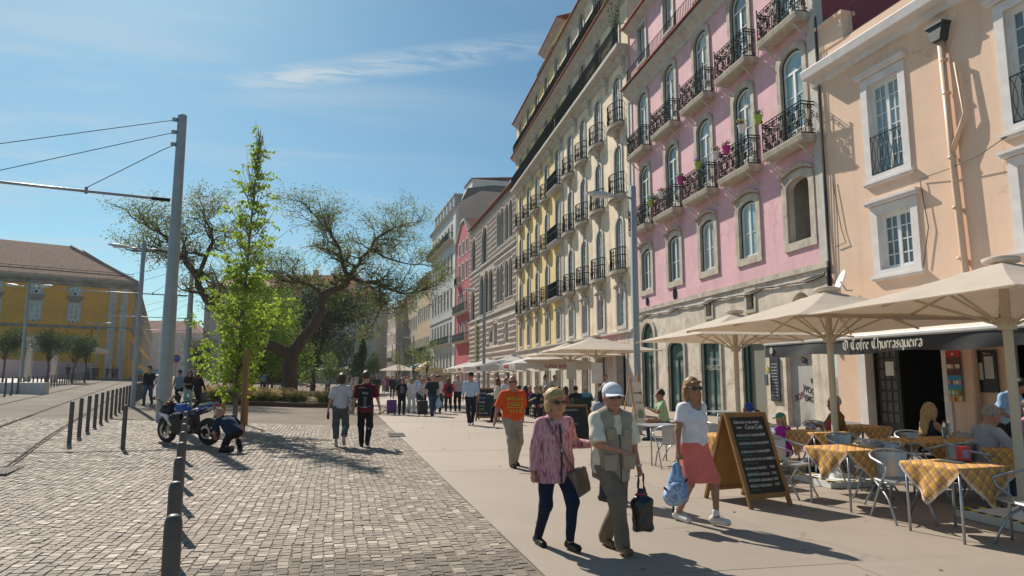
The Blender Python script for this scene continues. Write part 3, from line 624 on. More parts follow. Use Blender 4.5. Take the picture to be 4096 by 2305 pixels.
BOWS=bow_slab(2.1,.62,.2,STONE); BOWR=bow_rail(2.0,.62,1.3)
b=MB(); b.prism([(0,-.24),(.5,-.24),(.62,-.05),(.62,0),(0,0)],-1.6,1.6,ax='x'); RECTS=b.mesh('balcony',STONE2); fixn(RECTS)
b=MB(); bar_rail(b,[(-1.5,.03),(-1.5,.55),(1.5,.55),(1.5,.03)],1.2,.11,.018,(.05,.6,1.0)); RECTR=b.mesh('railing',IRON)
def corbel_mesh():
    b=MB(); b.prism([(0,-.75),(.06,-.7),(.1,-.45),(.28,-.3),(.34,-.12),(.42,0),(0,0)],-.22,.22,ax='x'); b.lathe([(.0,-.09),(.09,0),(.0,.09)],8,(0,.2,-.45)); b.bx(-.34,.34,0,.2,-.16,0); b.bx(-.1,.1,0,.12,-1.0,-.7); me=b.mesh('corbel',STONE2); fixn(me); return me
CORB=corbel_mesh()
WM=dict(w=1.28,h=2.15,rise=.3,rev=.18,sur=.22,surm=STONE2,hood=.1,bars=(1,4),outer=STONE2); WMY=dict(WM,outer=mat('teal joinery',(.03,.14,.13),.5),transom=1.5,bars=(1,3))
def door(h): return dict(w=1.22,h=h,rise=.45,rev=.10,sur=.15,surm=STONE2,sill=False,bars=(2,5),transom=None,outer=DGREEN)
def row_house(name,label,Y0,L,bays,wm,trim,mez,wide=None,corner_y=False):
    r=building(name,label,14,Y0,0); ops=[]
    lv=[(7.85,3.2),(12.35,3.2),(16.75,3.1),(21.15,2.85),(25.0,3.0)]
    for i,b in enumerate(bays):
        ops.append((b-.64,b+.64,4.65,6.8,.3))
        for z,h in lv[:3]: ops.append((b-.61,b+.61,z,z+h+(.25 if i==wide else 0),.45))
        for z,h in lv[3:]: ops.append((b-.55,b+.55,z,z+h,.5))
    body(r,wm,0,L,4.23,28.3,ops,[wm,STONE2],9,.2,4.0)
    for i,b in enumerate(bays):
        add_win(r,b,4.65,mez)
        for k,(z,h) in enumerate(lv[:3]):
            add_win(r,b,z,door(h+(.25 if i==wide else 0)))
            if i==wide: o=put(RECTS,'balcony',r,(b,0,z)); put(RECTR,'railing',o)
            else: o=put(BOWS,'balcony',r,(b,0,z)); put(BOWR,'railing',o); put(CORB,'corbel',o,(0,.0,-.3))
        for z,h in lv[3:]: add_win(r,b,z,dict(w=1.1,h=h,rise=.5,rev=.2,sur=.18,surm=STONE2,sill=False,bars=(1,3),transom=2.0))
    # long balconies of the two upper storeys
    m=MB(); pent(m,0,L,[(0,20.5),(.2,20.6),(.3,20.85),(.7,20.95),(.72,21.15),(0,21.15)]); o=m.build('long_balcony',STONE2,r,fix=True)
    m=MB(); bar_rail(m,[(.02,.64),(L-.02,.64)],1.25,.14,.021,(.06,.25,1.0),False); m.tube([(L-.02,.64,1.25),(L-.02,.02,1.25)],.02,4); m.tube([(.02,.64,1.25),(.02,.02,1.25)],.02,4); m.build('railing',IRON,o,(0,0,21.15))
    for b in [(x+y)/2 for x,y in zip(bays[:-1],bays[1:])]+[bays[0]-1.3]: put(CORB,'corbel',o,(b,0,20.6))
    m=MB(); pent(m,0,L,[(0,24.0),(.12,24.1),(.3,24.35),(.62,24.5),(.62,24.62),(0,24.62)]); o=m.build('upper_balcony',trim,r,fix=True)
    m=MB(); eave_tiles(m,0,L,.78,24.62,.5,.2,0,.35); m.build('roof_tiles',TILE,o)
    m=MB(); bar_rail(m,[(.02,.42),(L-.02,.42)],1.15,.13,.021,(.06,.25,1.0),False); m.build('railing',IRON,o,(0,0,24.85))
    # hooped lamp arms along both rails
    m=MB()
    for zz in (21.15,24.85):
        for b in [(x+y)/2 for x,y in zip(bays[:-1],bays[1:])]:
            m.tube([(b,.5,zz),(b,.5,zz+2.1)],.02,5); m.tube([(b+.95*(1-math.cos(t)),.5-.25*math.sin(t),zz+2.0+.35*math.sin(t)) for t in np.linspace(0,math.pi,9)],.016,5,0,False)
    m.build('awning_hoop',IRON,r)
    m=MB(); pent(m,-.02,L,[(0,28.0),(.12,28.1),(.3,28.3),(.45,28.35),(0,28.35)]); m.build('eave',STONE2,r,fix=True)
    m=MB(); eave_tiles(m,-.05,L,.6,28.38,9,.2,0,.3); m.build('roof',TILE,r)
    for x in (0.02,L-.3):
        m=MB(); m.bx(x,x+.28,-.2,.06,4.3,20.5); m.build('pilaster',STONE2,r)
    return r
GLIN=[1.97,5.7,9.13,12.48]
beige=row_house('beige_house','stained beige stone-trimmed house between the pink and yellow houses',36.05,14.75,GLIN,BEIGE,STONE2,WM)
yellow=row_house('yellow_house','tall yellow house with dark bowed balconies and tiled upper eaves',50.85,18.2,[1.42,5.05,8.75,12.35,15.95],YEL,STONE2,WMY,wide=0)
# ground floors with arched doorways
def shopfront(r,L,ops,mats,zt=4.23,glass=None,sur=.2):
    m=MB(); wall(m,0,L,-.6,zt,ops,0,0,.04,.35); m.build('stone_ground_floor',mats,r)
    m=MB(); pent(m,0,L,[(.04,zt-.12),(.2,zt-.05),(.2,zt+.08),(0,zt+.12)]); m.build('string_course',STONE2,r,fix=True)
    for o in ops:
        m=MB(); ring(m,outline(o[0]-sur,o[1]+sur,-.5,o[3]+sur,(o[4] if len(o)>4 else 0)),outline(o[0],o[1],-.5,o[3],o[4] if len(o)>4 else 0),.02,.1); m.build('door_surround',STONE2,r,fix=True)
        m=MB(); m.bx(o[0]-.02,o[1]+.02,-1.6,-1.5,-.5,o[3]+.05); m.build('shop_interior',DARKROOM,r)
        m=MB(); x=o[0]; m.bx(x,x+.5,-.34,-.28,0,o[3]-.3); m.build('door_leaf',DGREEN,r)
shopfront(beige,14.75,[(b-.75,b+.75,0,3.2,.4) for b in GLIN],PINKST)
shopfront(yellow,18.2,[(b-.8,b+.8,0,3.2,.35) for b in (1.42,5.05,8.75,12.35,15.95)],PINKST)
# dormer storey on the yellow house
d=MB()
wall(d,3.0,9.5,28.6,32.4,[(6.4,7.6,29.4,31.6,.4)],0,1,-.9,.2); d.add([(3.0,-.9,28.6),(3.0,-.9,32.4),(3.0,-8,32.4),(3.0,-8,28.6)],[(3,2,1,0)]); d.add([(9.5,-.9,28.6),(9.5,-.9,32.4),(9.5,-8,32.4),(9.5,-8,28.6)],[(0,1,2,3)]); o=d.build('dormer',[YEL,STONE2],yellow)
d=MB(); pent(d,2.8,9.7,[(-.9,32.0),(-.6,32.25),(-.45,32.4),(-.9,32.4)]); d.build('dormer_cornice',STONE2,o,fix=True)
d=MB(); eave_tiles(d,2.6,9.9,-.35,32.42,5,.2,0,.35); d.build('dormer_roof',TILE,o)
add_win(yellow,7.0,29.4,dict(w=1.2,h=2.2,rise=.4,rev=.2,sur=.15,surm=STONE2,sill=False,bars=(1,3)),-.9)
d=MB(); bar_rail(d,[(3.4,-.9),(3.4,-.2),(9.5,-.2),(9.5,-.9)],1.0,.13,.018,(.06,1.0),False); d.build('dormer_railing',IRON,o,(0,0,29.2))
# weeds on the gutters
WEED=leafmat('gutter weed',(.13,.19,.03))
def weeds(r,x,y,z,n,h):
    m=MB(); rr=random.Random(int(x*10))
    for k in range(n):
        a=rr.random()*6.28; p=Vector((x+rr.gauss(0,.15),y+rr.gauss(0,.12),z)); q=p+Vector((.3*math.cos(a),.3*math.sin(a),h*rr.uniform(.5,1)))
        for t in np.linspace(.2,1,7):
            c=p.lerp(q,t); m.box(c,(.11,.06,.008),0,rr.random()*6,Matrix.Rotation(rr.uniform(-1,1),3,'Y'))
    m.build('weeds',WEED,r)
weeds(beige,.7,.5,22.2,16,2.6); weeds(yellow,.6,.5,22.0,8,1.0); weeds(yellow,3.0,.5,22.0,6,.8)
# ---------------------------------------------------------------- peach house with the grill restaurant (x runs away from camera, so its front is x<0)
PEACH=mat('peach stucco',(.80,.575,.43),.85,0,.06,.6,.1,30,dirt=(.70,.47,.35),dscale=.45,damt=.7,streak=((.62,.43,.33),.5),crack=((.5,.33,.25),.6,.45))
PEACHT=mat('pale lilac grey trim',(.70,.67,.665),.75,0,.1,3,.25,40)
peach=building('peach_house','peach stucco house with white trimmed windows above the restaurant awning',14,19.0,4)
UW=[(-3.1,-1.95,7.5,10.25),(-7.45,-6.25,7.5,10.3),(-11.6,-10.4,7.5,10.3)]; LW=[(-3.19,-2.02,4.7,6.33),(-7.4,-6.25,4.7,6.5),(-11.6,-10.4,4.7,6.4)]
DOORS=[(-3.78,-1.2,0,2.62),(-6.6,-5.6,0,2.4),(-10.5,-8.2,0,2.6)]
body(peach,PEACH,-15,0,-.6,11.9,UW+LW+DOORS,[PEACH,PEACHT,PEACH],9,.25,-.6)
def peach_win(o,upper):
    w=o[1]-o[0]; h=o[3]-o[2]; f=add_win(peach,(o[0]+o[1])/2,o[2],dict(w=round(w,2),h=round(h,2),rev=.18,sur=.24,surm=PEACHT,bars=(2,6 if upper else 4),outer=WHITE,sy=.05))
    c=(o[0]+o[1])/2; m=MB(); W=w/2+.33
    m.bx(-W,W,.0,.16,h+.26,h+.34); m.bx(-W-.03,W+.03,0,.2,h+.34,h+.41); m.build('lintel',PEACHT,f); m=MB(); m.bx(-W+.04,W-.04,.0,.09,-.30,-.24); m.bx(-W,W,0,.13,-.24,-.17); m.build('sill',PEACHT,f)
    if upper:
        m=MB(); n=6; hh=1.15
        for z in (.04,hh): m.tube([(-w/2,.02,z),(w/2,.02,z)],.016,5)
        for k in range(n+1):
            x=-w/2+w*k/n
            for s in (-1,1): m.tube([(max(-w/2,min(w/2,x+s*.16*math.sin(math.pi*t))),.02,.04+(hh-.04)*t) for t in np.linspace(0,1,9)],.009,4,0,False)
        m.build('juliet_railing',IRON,f)
for o in UW: peach_win(o,True)
for o in LW: peach_win(o,False)
m=MB(); pent(m,-15,.3,[(0,11.12),(.1,11.14),(.14,11.32),(.48,11.36),(.52,11.6),(.5,11.64),(0,11.66)]); m.build('cornice',PEACHT,peach,fix=True)
m=MB(); m.bx(-15,0,-.35,0,11.9,12.2); m.bx(-1.15,0,-.4,.03,12.2,13.0); m.bx(-1.2,.05,-.45,.08,13.0,13.12); m.build('parapet',PEACH,peach)
m=MB(); bar_rail(m,[(-15,-.15),(-1.2,-.15)],1.05,.2,.016,(.1,1.0),False); m.build('roof_railing',mat('wine red railing',(.10,.03,.04),.5),peach,(0,0,12.2))
# rain pipe with hopper, side branch
PIPE=mat('peach painted pipe',(.64,.46,.33),.5,0,.06)
m=MB(); m.tube([(-4.62,.12,10.4),(-4.68,.12,7),(-4.76,.12,4.3),(-4.8,.12,0)],.085,10)
for z in (9.8,8.9,7.2,5.9,4.6): m.lathe([(.1,-.03),(.1,.03)],10,(-4.67,.12,z))
m.tube([(-4.69,.12,7.35),(-5.0,.14,7.9),(-5.12,.14,8.2),(-4.98,.14,9.6)],[.075,.06,.035,.03],8); o=m.build('rain_pipe',PIPE,peach,smooth=True)
m=MB(); m.prism([(-.13,0),(.13,0),(.24,.4),(-.24,.4)],-.1,.26); m.bx(-.27,.27,-.12,.3,.4,.47); m.build('hopper',mat('dark hopper',(.03,.045,.045),.5),peach,(-4.6,.02,10.35),fix=True)
m=MB(); m.tube([(-3.55+0*1,.06,6.95),(-4.6,.14,6.93),(-5.5,.2,7.0),(-6.1,.1,7.25)],.012,5); m.tube([(-3.6,.06,6.9),(-3.75,.06,5.6),(-3.5,.06,4.6)],.012,5); m.tube([(-.35,.05,7.8),(-.6,.05,6.2),(-.75,.05,5.75),(-.3,.05,5.7)],.012,5); m.build('wall_cable',CABLE,peach)
# doorway, side pilasters, plinth, wall posters
for x0,x1 in ((-1.2,-.9),(-4.0,-3.8)): m=MB(); m.bx(x0,x1,0,.05,0,2.62); m.build('door_jamb',PEACHT,peach)
m=MB(); m.bx(-.95,0,0,.03,-.1,.33); m.bx(-5.6,-4.02,0,.03,-.1,.3); m.build('plinth',mat('speckled plinth',(.38,.37,.36),.8,0,.5,30),peach)
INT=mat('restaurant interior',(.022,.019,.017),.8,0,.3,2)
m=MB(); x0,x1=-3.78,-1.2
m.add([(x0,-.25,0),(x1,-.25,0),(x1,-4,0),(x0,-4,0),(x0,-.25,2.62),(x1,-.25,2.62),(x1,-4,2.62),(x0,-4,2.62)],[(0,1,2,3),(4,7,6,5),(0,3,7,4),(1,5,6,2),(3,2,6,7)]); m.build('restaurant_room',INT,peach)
m=MB(); m.bx(-3.7,-2.3,-2.4,-1.6,0,1.0); m.bx(-3.75,-2.2,-2.5,-1.5,1.0,1.05); m.build('counter',mat('dark counter',(.05,.03,.025),.4),peach)
m=MB(); m.lathe([(.04,0),(.04,.16),(.015,.22),(.015,.26)],8,(-2.9,-1.8,1.06)); m.build('bottle',mat('blue bottle',(.2,.35,.5),.1),peach)
m=MB(); m.bx(-2.05,-1.25,-.4,-.33,0,2.6); m.build('folded_grille',mat('dark folded grille',(.05,.045,.042),.5,.3),peach)
m=MB()
for i in range(3):
    for j in range(7): m.box((-1.45-.22*i,-.32,.5+j*.31),(.15,.03,.24))
m.build('grille_panel',mat('grille panel',(.10,.10,.10),.6),peach)
def board(parent,x0,x1,z0,z1,cols,name,y=.03):
    m=MB(); m.bx(x0,x1,y,y+.02,z0,z1); return m.build(name,cols,parent)
p=board(peach,-1.9,-1.6,1.7,2.1,mat('paper notice',(.7,.7,.68),.8),'paper_notice',-.3)
ICE=[(.55,.02,.03),(.10,.03,.03),(.03,.25,.45),(.10,.3,.06),(.6,.35,.05)]
e=E('ice_cream_poster','tall bright ice-cream poster with red header beside the restaurant door','poster',peach.matrix_basis@Vector((-4.15,.05,1.05)),R(94))
z=0
for k,(h,c) in enumerate(((.14,ICE[4]),(.17,ICE[3]),(.34,ICE[2]),(.46,ICE[1]),(.16,ICE[0]))):
    m=MB(); m.bx(-.2,.2,0,.015,z,z+h); m.build('poster_band',mat('poster band %d'%k,c,.45,0,.1),e)
    if k<4:
        for q in range(3+k):
            m=MB(); xx=-.15+.3*q/(2+k); m.lathe([(.004,-.07),(.035,-.02),(.038,.02),(.02,.05)],7,(xx,.02,z+h/2),M=Matrix.Scale(.3,3,(0,1,0))); m.build('ice_cream',mat('ice cream %d'%((q+k)%4),[(.7,.6,.45),(.25,.1,.04),(.7,.3,.35),(.75,.7,.6)][(q+k)%4],.5),e)
    z+=h
m=MB(); m.lathe([(.0,-.04),(.045,.01),(.0,.03)],10,(0,.02,z-.08),M=Matrix.Scale(.3,3,(0,1,0))); m.build('heart_mark',mat('poster white',(.75,.73,.7),.5),e)
e=E('framed_menu','black framed wall menu with white sheets right of the ice-cream poster','menu',peach.matrix_basis@Vector((-5.06,.04,1.3)),R(94))
m=MB(); m.bx(-.25,.25,0,.03,0,1.0); m.build('frame',mat('black frame',(.015,.015,.016),.4),e)
m=MB(); m.bx(-.18,.05,.032,.036,.32,.85); m.bx(.1,.2,.032,.036,.3,.7); m.build('menu_sheet',mat('menu sheet',(.55,.55,.54),.8),e); text('Menu',.09,LETW,e,(-.03,.04,.92),(R(90),0,R(180)))
m=MB(); m.bx(-7.6,-6.8,.02,.05,1.2,2.4); o=m.build('wall_poster',mat('grey poster',(.5,.5,.5),.6),peach); m=MB(); m.lathe([(.0,0),(.28,.0)],20,(-7.2,.055,1.8),M=Matrix.Rotation(R(-90),3,'X')) if 0 else m.prism([(-7.2+.25*math.cos(t),1.85+.25*math.sin(t)) for t in np.linspace(0,6.28,18)[:-1]],.052,.056); m.build('printed_dish',mat('printed dish',(.3,.1,.05),.5),o,fix=True)
# awning (its own thing)
AW=mat('sun-bleached awning canvas',(.64,.57,.49),.85,0,.06,2); AWB=mat('black valance cloth',(.022,.022,.025),.55,0,.25,3,.2,8)
aw=E('restaurant_awning','long cream awning with black lettered valance over the restaurant terrace','awning',(14,18.2,0),R(93))
m=MB(); n=24; L_=10.5
for i in range(n):
    a,b=-L_*i/n,-L_*(i+1)/n; m.add([(a,.05,3.35),(b,.05,3.35),(b,2.95,2.62),(a,2.95,2.62),(a,.05,3.33),(b,.05,3.33),(b,2.95,2.60),(a,2.95,2.60)],[(0,1,2,3),(7,6,5,4)])
m.build('canopy',AW,aw)
m=MB(); 
f=lambda u,v:(-L_*u,3.02+.035*math.sin(u*40+v)*v*(1.3 if u>.45 else .5)+.05*v*math.sin(u*9),2.56-.34*v-(.03*math.sin(u*23)*v))
nu,nv=90,6
m.add([f(i/nu,j/nv) for j in range(nv+1) for i in range(nu+1)],[(j*(nu+1)+i,j*(nu+1)+i+1,(j+1)*(nu+1)+i+1,(j+1)*(nu+1)+i) for j in range(nv) for i in range(nu)]); m.build('valance',AWB,aw,smooth=True)
m=MB(); m.tube([(.02,3.0,2.6),(-L_-.02,3.0,2.6)],.06,8); m.build('front_bar',mat('white bar',(.7,.69,.66),.4),aw)
m=MB()
for x in (-.4,-4.5,-8.5): m.tube([(x,.05,2.5),(x+.25,1.5,2.35),(x,2.95,2.55)],.03,6)
m.build('folding_arm',GALV,aw)
m=MB(); m.lathe([(.0,-.09),(.06,-.06),(.085,.02),(.05,.09),(.0,.1)],10,(-.35,3.06,2.4),M=Matrix.Scale(.15,3,(0,1,0))) if 0 else m.prism([(-.35+.075*math.cos(t),2.40+.095*math.sin(t)) for t in np.linspace(0,6.28,14)[:-1]],3.05,3.075); m.build('round_emblem',LETW,aw,fix=True)
# blackletter drawn with a broad nib
NIB=Vector((.62,.0,.78)).normalized()
def black_letter(mb,txt,x,z,h,y,k=-1):
    """strokes on a 0..1 grid (cap height 1, x-height .66); nib held at 45 degrees"""
    G={'O':(.8,[[(.1,.25),(.1,.8),(.35,1)],[(.35,1),(.7,.8),(.7,.2)],[(.7,.2),(.4,0),(.1,.25)],[(.38,.2),(.38,.85)]]),'C':(.75,[[(.62,.95),(.35,1),(.1,.75),(.1,.25),(.35,0),(.65,.12)],[(.36,.1),(.36,.9)]]),
     'o':(.5,[[(.08,.15),(.08,.55),(.25,.66)],[(.25,.66),(.42,.52),(.42,.1)],[(.42,.1),(.25,0),(.08,.15)]]),'f':(.36,[[(.15,-.12),(.15,.85),(.28,1),(.38,.92)],[(.02,.62),(.34,.66)]]),'r':(.38,[[(.1,0),(.1,.62)],[(.1,.55),(.24,.66),(.36,.56)]]),
     'e':(.46,[[(.4,.12),(.25,0),(.08,.15),(.08,.52),(.25,.66),(.4,.5),(.1,.3)]]),'h':(.5,[[(.08,0),(.08,1)],[(.08,.55),(.28,.66),(.42,.5),(.42,.05),(.34,-.15)]]),'u':(.5,[[(.08,.66),(.08,.12),(.22,0),(.4,.14)],[(.42,.66),(.42,0)]]),
     'a':(.47,[[(.1,.56),(.26,.66),(.4,.52),(.4,.02)],[(.4,.3),(.1,.22),(.1,.05),(.25,0),(.4,.1)]]),'s':(.42,[[(.36,.56),(.22,.66),(.08,.52),(.35,.2),(.2,0),(.06,.1)]]),'q':(.5,[[(.42,.6),(.25,.66),(.08,.5),(.08,.14),(.24,0),(.42,.14)],[(.42,.64),(.42,-.3)]]),'i':(.24,[[(.1,0),(.1,.64)],[(.1,.82),(.14,.86)]]),' ':(.32,[])}
    n=Vector((.085,0,.085))*h
    for ch in txt:
        w,st=G[ch]
        for s in st:
            for (a,b),(c,d) in zip(s[:-1],s[1:]):
                p=Vector((x+k*a*h,y,z+b*h)); q=Vector((x+k*c*h,y,z+d*h)); nn=Vector((n.x*k,0,n.z))*.8
                mb.add([p-nn,p+nn,q+nn,q-nn],[(0,1,2,3)])
        x+=k*w*h*1.02
    return x
m=MB(); black_letter(m,'O Cofre Churrasqueira',-3.25,2.31,.235,3.095); m.build('lettering',mat('cream lettering',(.62,.58,.48),.6),aw)
# ---------------------------------------------------------------- house of pointed stones
BICO=mat('pointed limestone',(.60,.49,.41),.85,0,.18,1.2,.3,10,island=.1)
BICOW=mat('shade-toned rusticated wall',(.42,.34,.285),.85,0,.2,1.0,.3,10)  # darker than the stones: shade between the points is painted into the wall
GOTH=mat('dark gothic glazing',(.03,.032,.034),.3,0,.3,1,spec=.7)
bico=building('pointed_stone_house','old house faced with rows of diamond-pointed stones and tall pointed windows',14,69.05,3)
UPW=[(1.7,3.3,16.75,20.9),(3.5,5.2,16.75,20.9),(5.9,7.5,16.7,21.0),(7.6,9.2,16.7,21.0),(15.0,18.2,16.1,20.9),(22.6,25.4,16.2,20.8)]
MIW=[(1.7,3.3,10.3,14.5),(3.5,5.2,10.3,14.5),(6.1,7.7,10.2,14.5),(7.8,9.4,10.2,14.5),(11.4,13.9,9.6,14.8),(14.1,16.6,9.6,15.0),(16.8,19.5,9.6,14.8),(22.8,25.5,9.4,13.5)]
LOW=[(3.8,5.2,5.4,7.6),(9.1,11.0,5.4,7.9),(11.7,13.3,5.8,7.1),(15.5,17,5.5,8)]
GDR=[(3,5,0,3.4,.9),(8,10.4,0,3.4,.9),(13,15,0,3.2,.8),(19,21,0,3.2,.8),(23.5,25,0,3.0)]
aw_=[o+((o[1]-o[0])*.5,) for o in UPW+MIW]
body(bico,BICOW,0,27,-.6,22.3,aw_+LOW+GDR,[BICOW,STONE2],12,.3)
for o in UPW+MIW:
    w=round(o[1]-o[0],2); add_win(bico,(o[0]+o[1])/2,o[2],dict(w=w,h=round(o[3]-o[2],2),rise=round(w*.5,2),rev=.3,sur=.1,surm=STONE2,bars=(1,1),outer=mat('dark gothic mullion',(.05,.05,.05),.6),inner=mat('dark gothic mullion',(.05,.05,.05)),glass=GOTH))
for o in LOW:
    m=MB(); m.bx(o[0],o[1],-.32,-.28,o[2],o[3]); m.build('blind_window',STONE2 if o[0]<11 else GOTH,bico)
for o in GDR:
    m=MB(); m.bx(o[0],o[1],-.8,-.7,0,o[3]); m.build('doorway',DARKROOM,bico)
for z in (9.15,15.85):
    m=MB(); pent(m,0,27,[(0,z-.15),(.16,z-.05),(.16,z+.12),(0,z+.2)]); m.build('string_course',STONE2,bico,fix=True)
def pyr(s,d): return [(-s/2,0,-s/2),(s/2,0,-s/2),(s/2,0,s/2),(-s/2,0,s/2),(0,d,0)],[(0,4,1),(1,4,2),(2,4,3),(3,4,0)]
PV,PF=pyr(.62,.18); m=MB(); m.add(PV,PF); pm=m.mesh('pointed_stone',BICO); fixn(pm); cnt=0; rest=MB(); allp=[]
blk=aw_+LOW+GDR
for zi in range(0,33):
    z=1.2+zi*.63
    if any(abs(z-q)<.4 for q in (9.15,15.85)): continue
    for xi in range(43):
        x=.4+xi*.63+(.31 if zi%2 else 0)
        if x>26.7 or any(o[0]-.32<x<o[1]+.32 and o[2]-.3<z<o[3]+.3 for o in blk): continue
        allp.append((x,z))
allp.sort(key=lambda q:(q[1]<4.5,q[0]))
for k,(x,z) in enumerate(allp):
    if k<300: put(pm,'pointed_stone',bico,(x,0.0,z))
    else: rest.add([(x+a,b,z+c) for a,b,c in PV],[f[::-1] for f in PF])
o=rest.build('pointed_stones',BICO,bico,fix=True); tag(o,kind='stuff')
m=MB(); eave_tiles(m,-.1,27.1,.5,22.3,6,.3,0,.35); m.build('roof',TILE,bico)
m=MB(); m.prism([(.0,9.1),(.25,9.1),(.25,8.95)] ,0,1) if 0 else m.bx(19.9,21.2,.28,.34,3.4,9.0,0); m.build('banner',mat('green yellow banner',(.16,.19,.05),.7,0,.5,.6),bico)
# ---------------------------------------------------------------- red house, grey-white house, ochre houses along the street
RED=mat('crimson stucco',(.46,.085,.11),.85,0,.12,.8,.1,20)
def row(name,label,u0,L,H,wallm,bays,levels,ang=5,P=(12.6,96.0),roof='tile',cornice=True,trim=STONE2,depth=10,surw=.14,gfloor=None,outer=DGREEN,base=0,bars=(1,3)):
    a=R(ang); X=P[0]-math.sin(a)*u0; Y=P[1]+math.cos(a)*u0
    r=building(name,label,X,Y,ang,base); ops=[]
    for z,h,w,rise in levels: ops+=[(b-w/2,b+w/2,z,z+h)+((rise,) if rise else ()) for b in bays]
    body(r,wallm,0,L,-.6,H,ops,[wallm,trim,mat('bare party wall',(.56,.46,.39),.9,0,.08,.4)],depth,.2)
    for z,h,w,rise in levels:
        for b in bays: add_win(r,b,z,dict(w=w,h=h,rise=rise,rev=.2,sur=surw,surm=trim,bars=bars,outer=outer,ot=.05,sy=.05,sill=z>3))
    if cornice: m=MB(); pent(m,0,L,[(0,H-.5),(.25,H-.3),(.45,H-.1),(.5,H),(0,H)]); m.build('cornice',trim,r,fix=True)
    if roof=='tile': m=MB(); eave_tiles(m,-.1,L+.1,.5,H+.01,6,.3,0,.45); m.build('roof',TILE,r)
    return r
def balc(r,x0,x1,z,d=.7,h=1.1,panel=False):
    m=MB(); pent(m,x0,x1,[(0,z-.3),(.2,z-.25),(d*.9,z-.12),(d,z),(0,z)]); o=m.build('balcony',STONE2,r,fix=True)
    m=MB(); bar_rail(m,[(x0+.05,.02),(x0+.05,d-.06),(x1-.05,d-.06),(x1-.05,.02)],h,.16,.018,(.08,.9,1.0),False)
    if panel:
        n=max(1,round((x1-x0)/1.4))
        for k in range(n): a=x0+.2+(x1-x0-.4)*k/n; m.bx(a+.15,a+(x1-x0-.4)/n-.15,d-.075,d-.045,h*.2,h*.82)
    m.build('railing',DGREEN,o,(0,0,z)); return o
red=row('red_house','narrow crimson red house with green balconies and a stone gable',0,10.2,21.9,RED,[2.0,4.6,7.3],[(.0,3.2,1.2,0),(6.95,2.5,1.2,.3),(11.4,2.6,1.2,.3),(16.0,2.5,1.15,0),(19.9,1.9,1.1,0)],roof=None,cornice=False,surw=.24)
m=MB(); m.prism([(0,21.9),(10.2,21.9),(6.0,24.8),(3.6,24.8)],-9,0); m.build('gable',RED,red,fix=True)
m=MB()
for (a,b),(c,d) in (((-.1,21.8),(3.6,24.95)),((3.5,24.95),(6.1,24.95)),((6.0,24.95),(10.4,21.8))): m.prism([(a,b),(c,d),(c,d+.3),(a,b+.3)],-.3,.2)
m.build('gable_coping',STONE2,red,fix=True)
m=MB(); m.prism([(-.1,22),(3.6,25.1),(6,25.1),(10.3,22),(10.3,22.2),(6,25.3),(3.6,25.3),(-.1,22.2)],-9,-.3); m.build('roof',TILE,red,fix=True)
balc(red,.6,5.9,6.85,panel=True); balc(red,6.2,9.6,6.85,panel=True); balc(red,.6,5.9,11.2,panel=True); balc(red,6.2,9.6,11.2,panel=True); balc(red,6.2,8.5,15.5)
GREYW=mat('grey tiled facade',(.50,.525,.52),.6,0,.1,3,.1,30); 
white=row('grey_white_house','tall grey-white tiled house with mansard dormers and two long green balconies',10.25,24.2,28.6,GREYW,[3.4+i*3.0 for i in range(7)],[(0,5.6,1.3,.6),(7.1,3.3,1.3,0),(12.7,3.2,1.3,0),(18.2,3.4,1.3,0),(24.3,2.2,1.2,.4)],roof=None)
m=MB(); m.bx(-.02,1.9,-.5,.12,-.5,28.3); m.build('corner_pilaster',mat('whitewashed stucco',(.66,.65,.64),.85,0,.06,.7),white)
m=MB(); m.bx(1.9,24.2,.0,.03,22.9,28.1) if 0 else m.bx(0,24.2,.0,.14,11.2,11.5); m.build('string_course',STONE2,white)
balc(white,1.6,24.2,23.6,1.0,1.2); balc(white,2.0,20.0,7.0,.8,1.1,True)
m=MB(); m.prism([(-.3,28.6),(-1.8,31.8),(-6,32.6),(-10,32.6),(-10,28.6)],0,24.2,ax='x'); m.build('mansard_roof',mat('dark slate mansard',(.10,.11,.115),.7,0,.2,2),white,fix=True)
for i in range(7):
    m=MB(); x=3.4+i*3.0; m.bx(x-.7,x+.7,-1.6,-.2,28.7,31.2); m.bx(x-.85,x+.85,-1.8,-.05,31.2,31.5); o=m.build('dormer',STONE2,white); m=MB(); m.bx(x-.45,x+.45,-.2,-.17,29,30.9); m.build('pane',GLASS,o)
# plain gable end rising behind the red house, and a pale rooftop block
m=MB(); m.prism([(-.3,22),(-.3,29.3),(-4,31.5),(-12,31.5),(-22,25.5),(-22,22)],-.02,.0,ax='x'); m.build('party_wall',mat('bare party wall',(.40,.335,.28)),white,fix=True)
m=MB(); m.bx(.2,6,-9,-2.6,32.0,33.5); m.build('roof_block',mat('whitewashed stucco',(.66,.65,.64)),white); m=MB(); eave_tiles(m,0,6.2,-2.4,33.5,7,.3,0,.1); m.build('roof_block_tiles',TILE,white)
OCH=mat('ochre stucco',(.58,.43,.25),.85,0,.14,.7,.1,20,dirt=(.36,.28,.17),dscale=.6,damt=.5)
och=row('ochre_house','ochre house with small hooded windows beyond the grey-white house',34.6,16.8,21.6,OCH,[1.6+i*2.7 for i in range(6)],[(0,3.6,1.3,0),(6.6,2.8,1.1,0),(12.9,2.7,1.1,0),(18.0,2.0,1.1,0)],surw=.16)
balc(och,.3,16.5,6.4,.7)
m=MB(); m.bx(1,5,-4,-1,22,25.5); m.build('roof_dormer',OCH,och); m=MB(); eave_tiles(m,.6,5.4,-.7,25.5,4,.3,0,.2); m.build('dormer_roof',TILE,och)
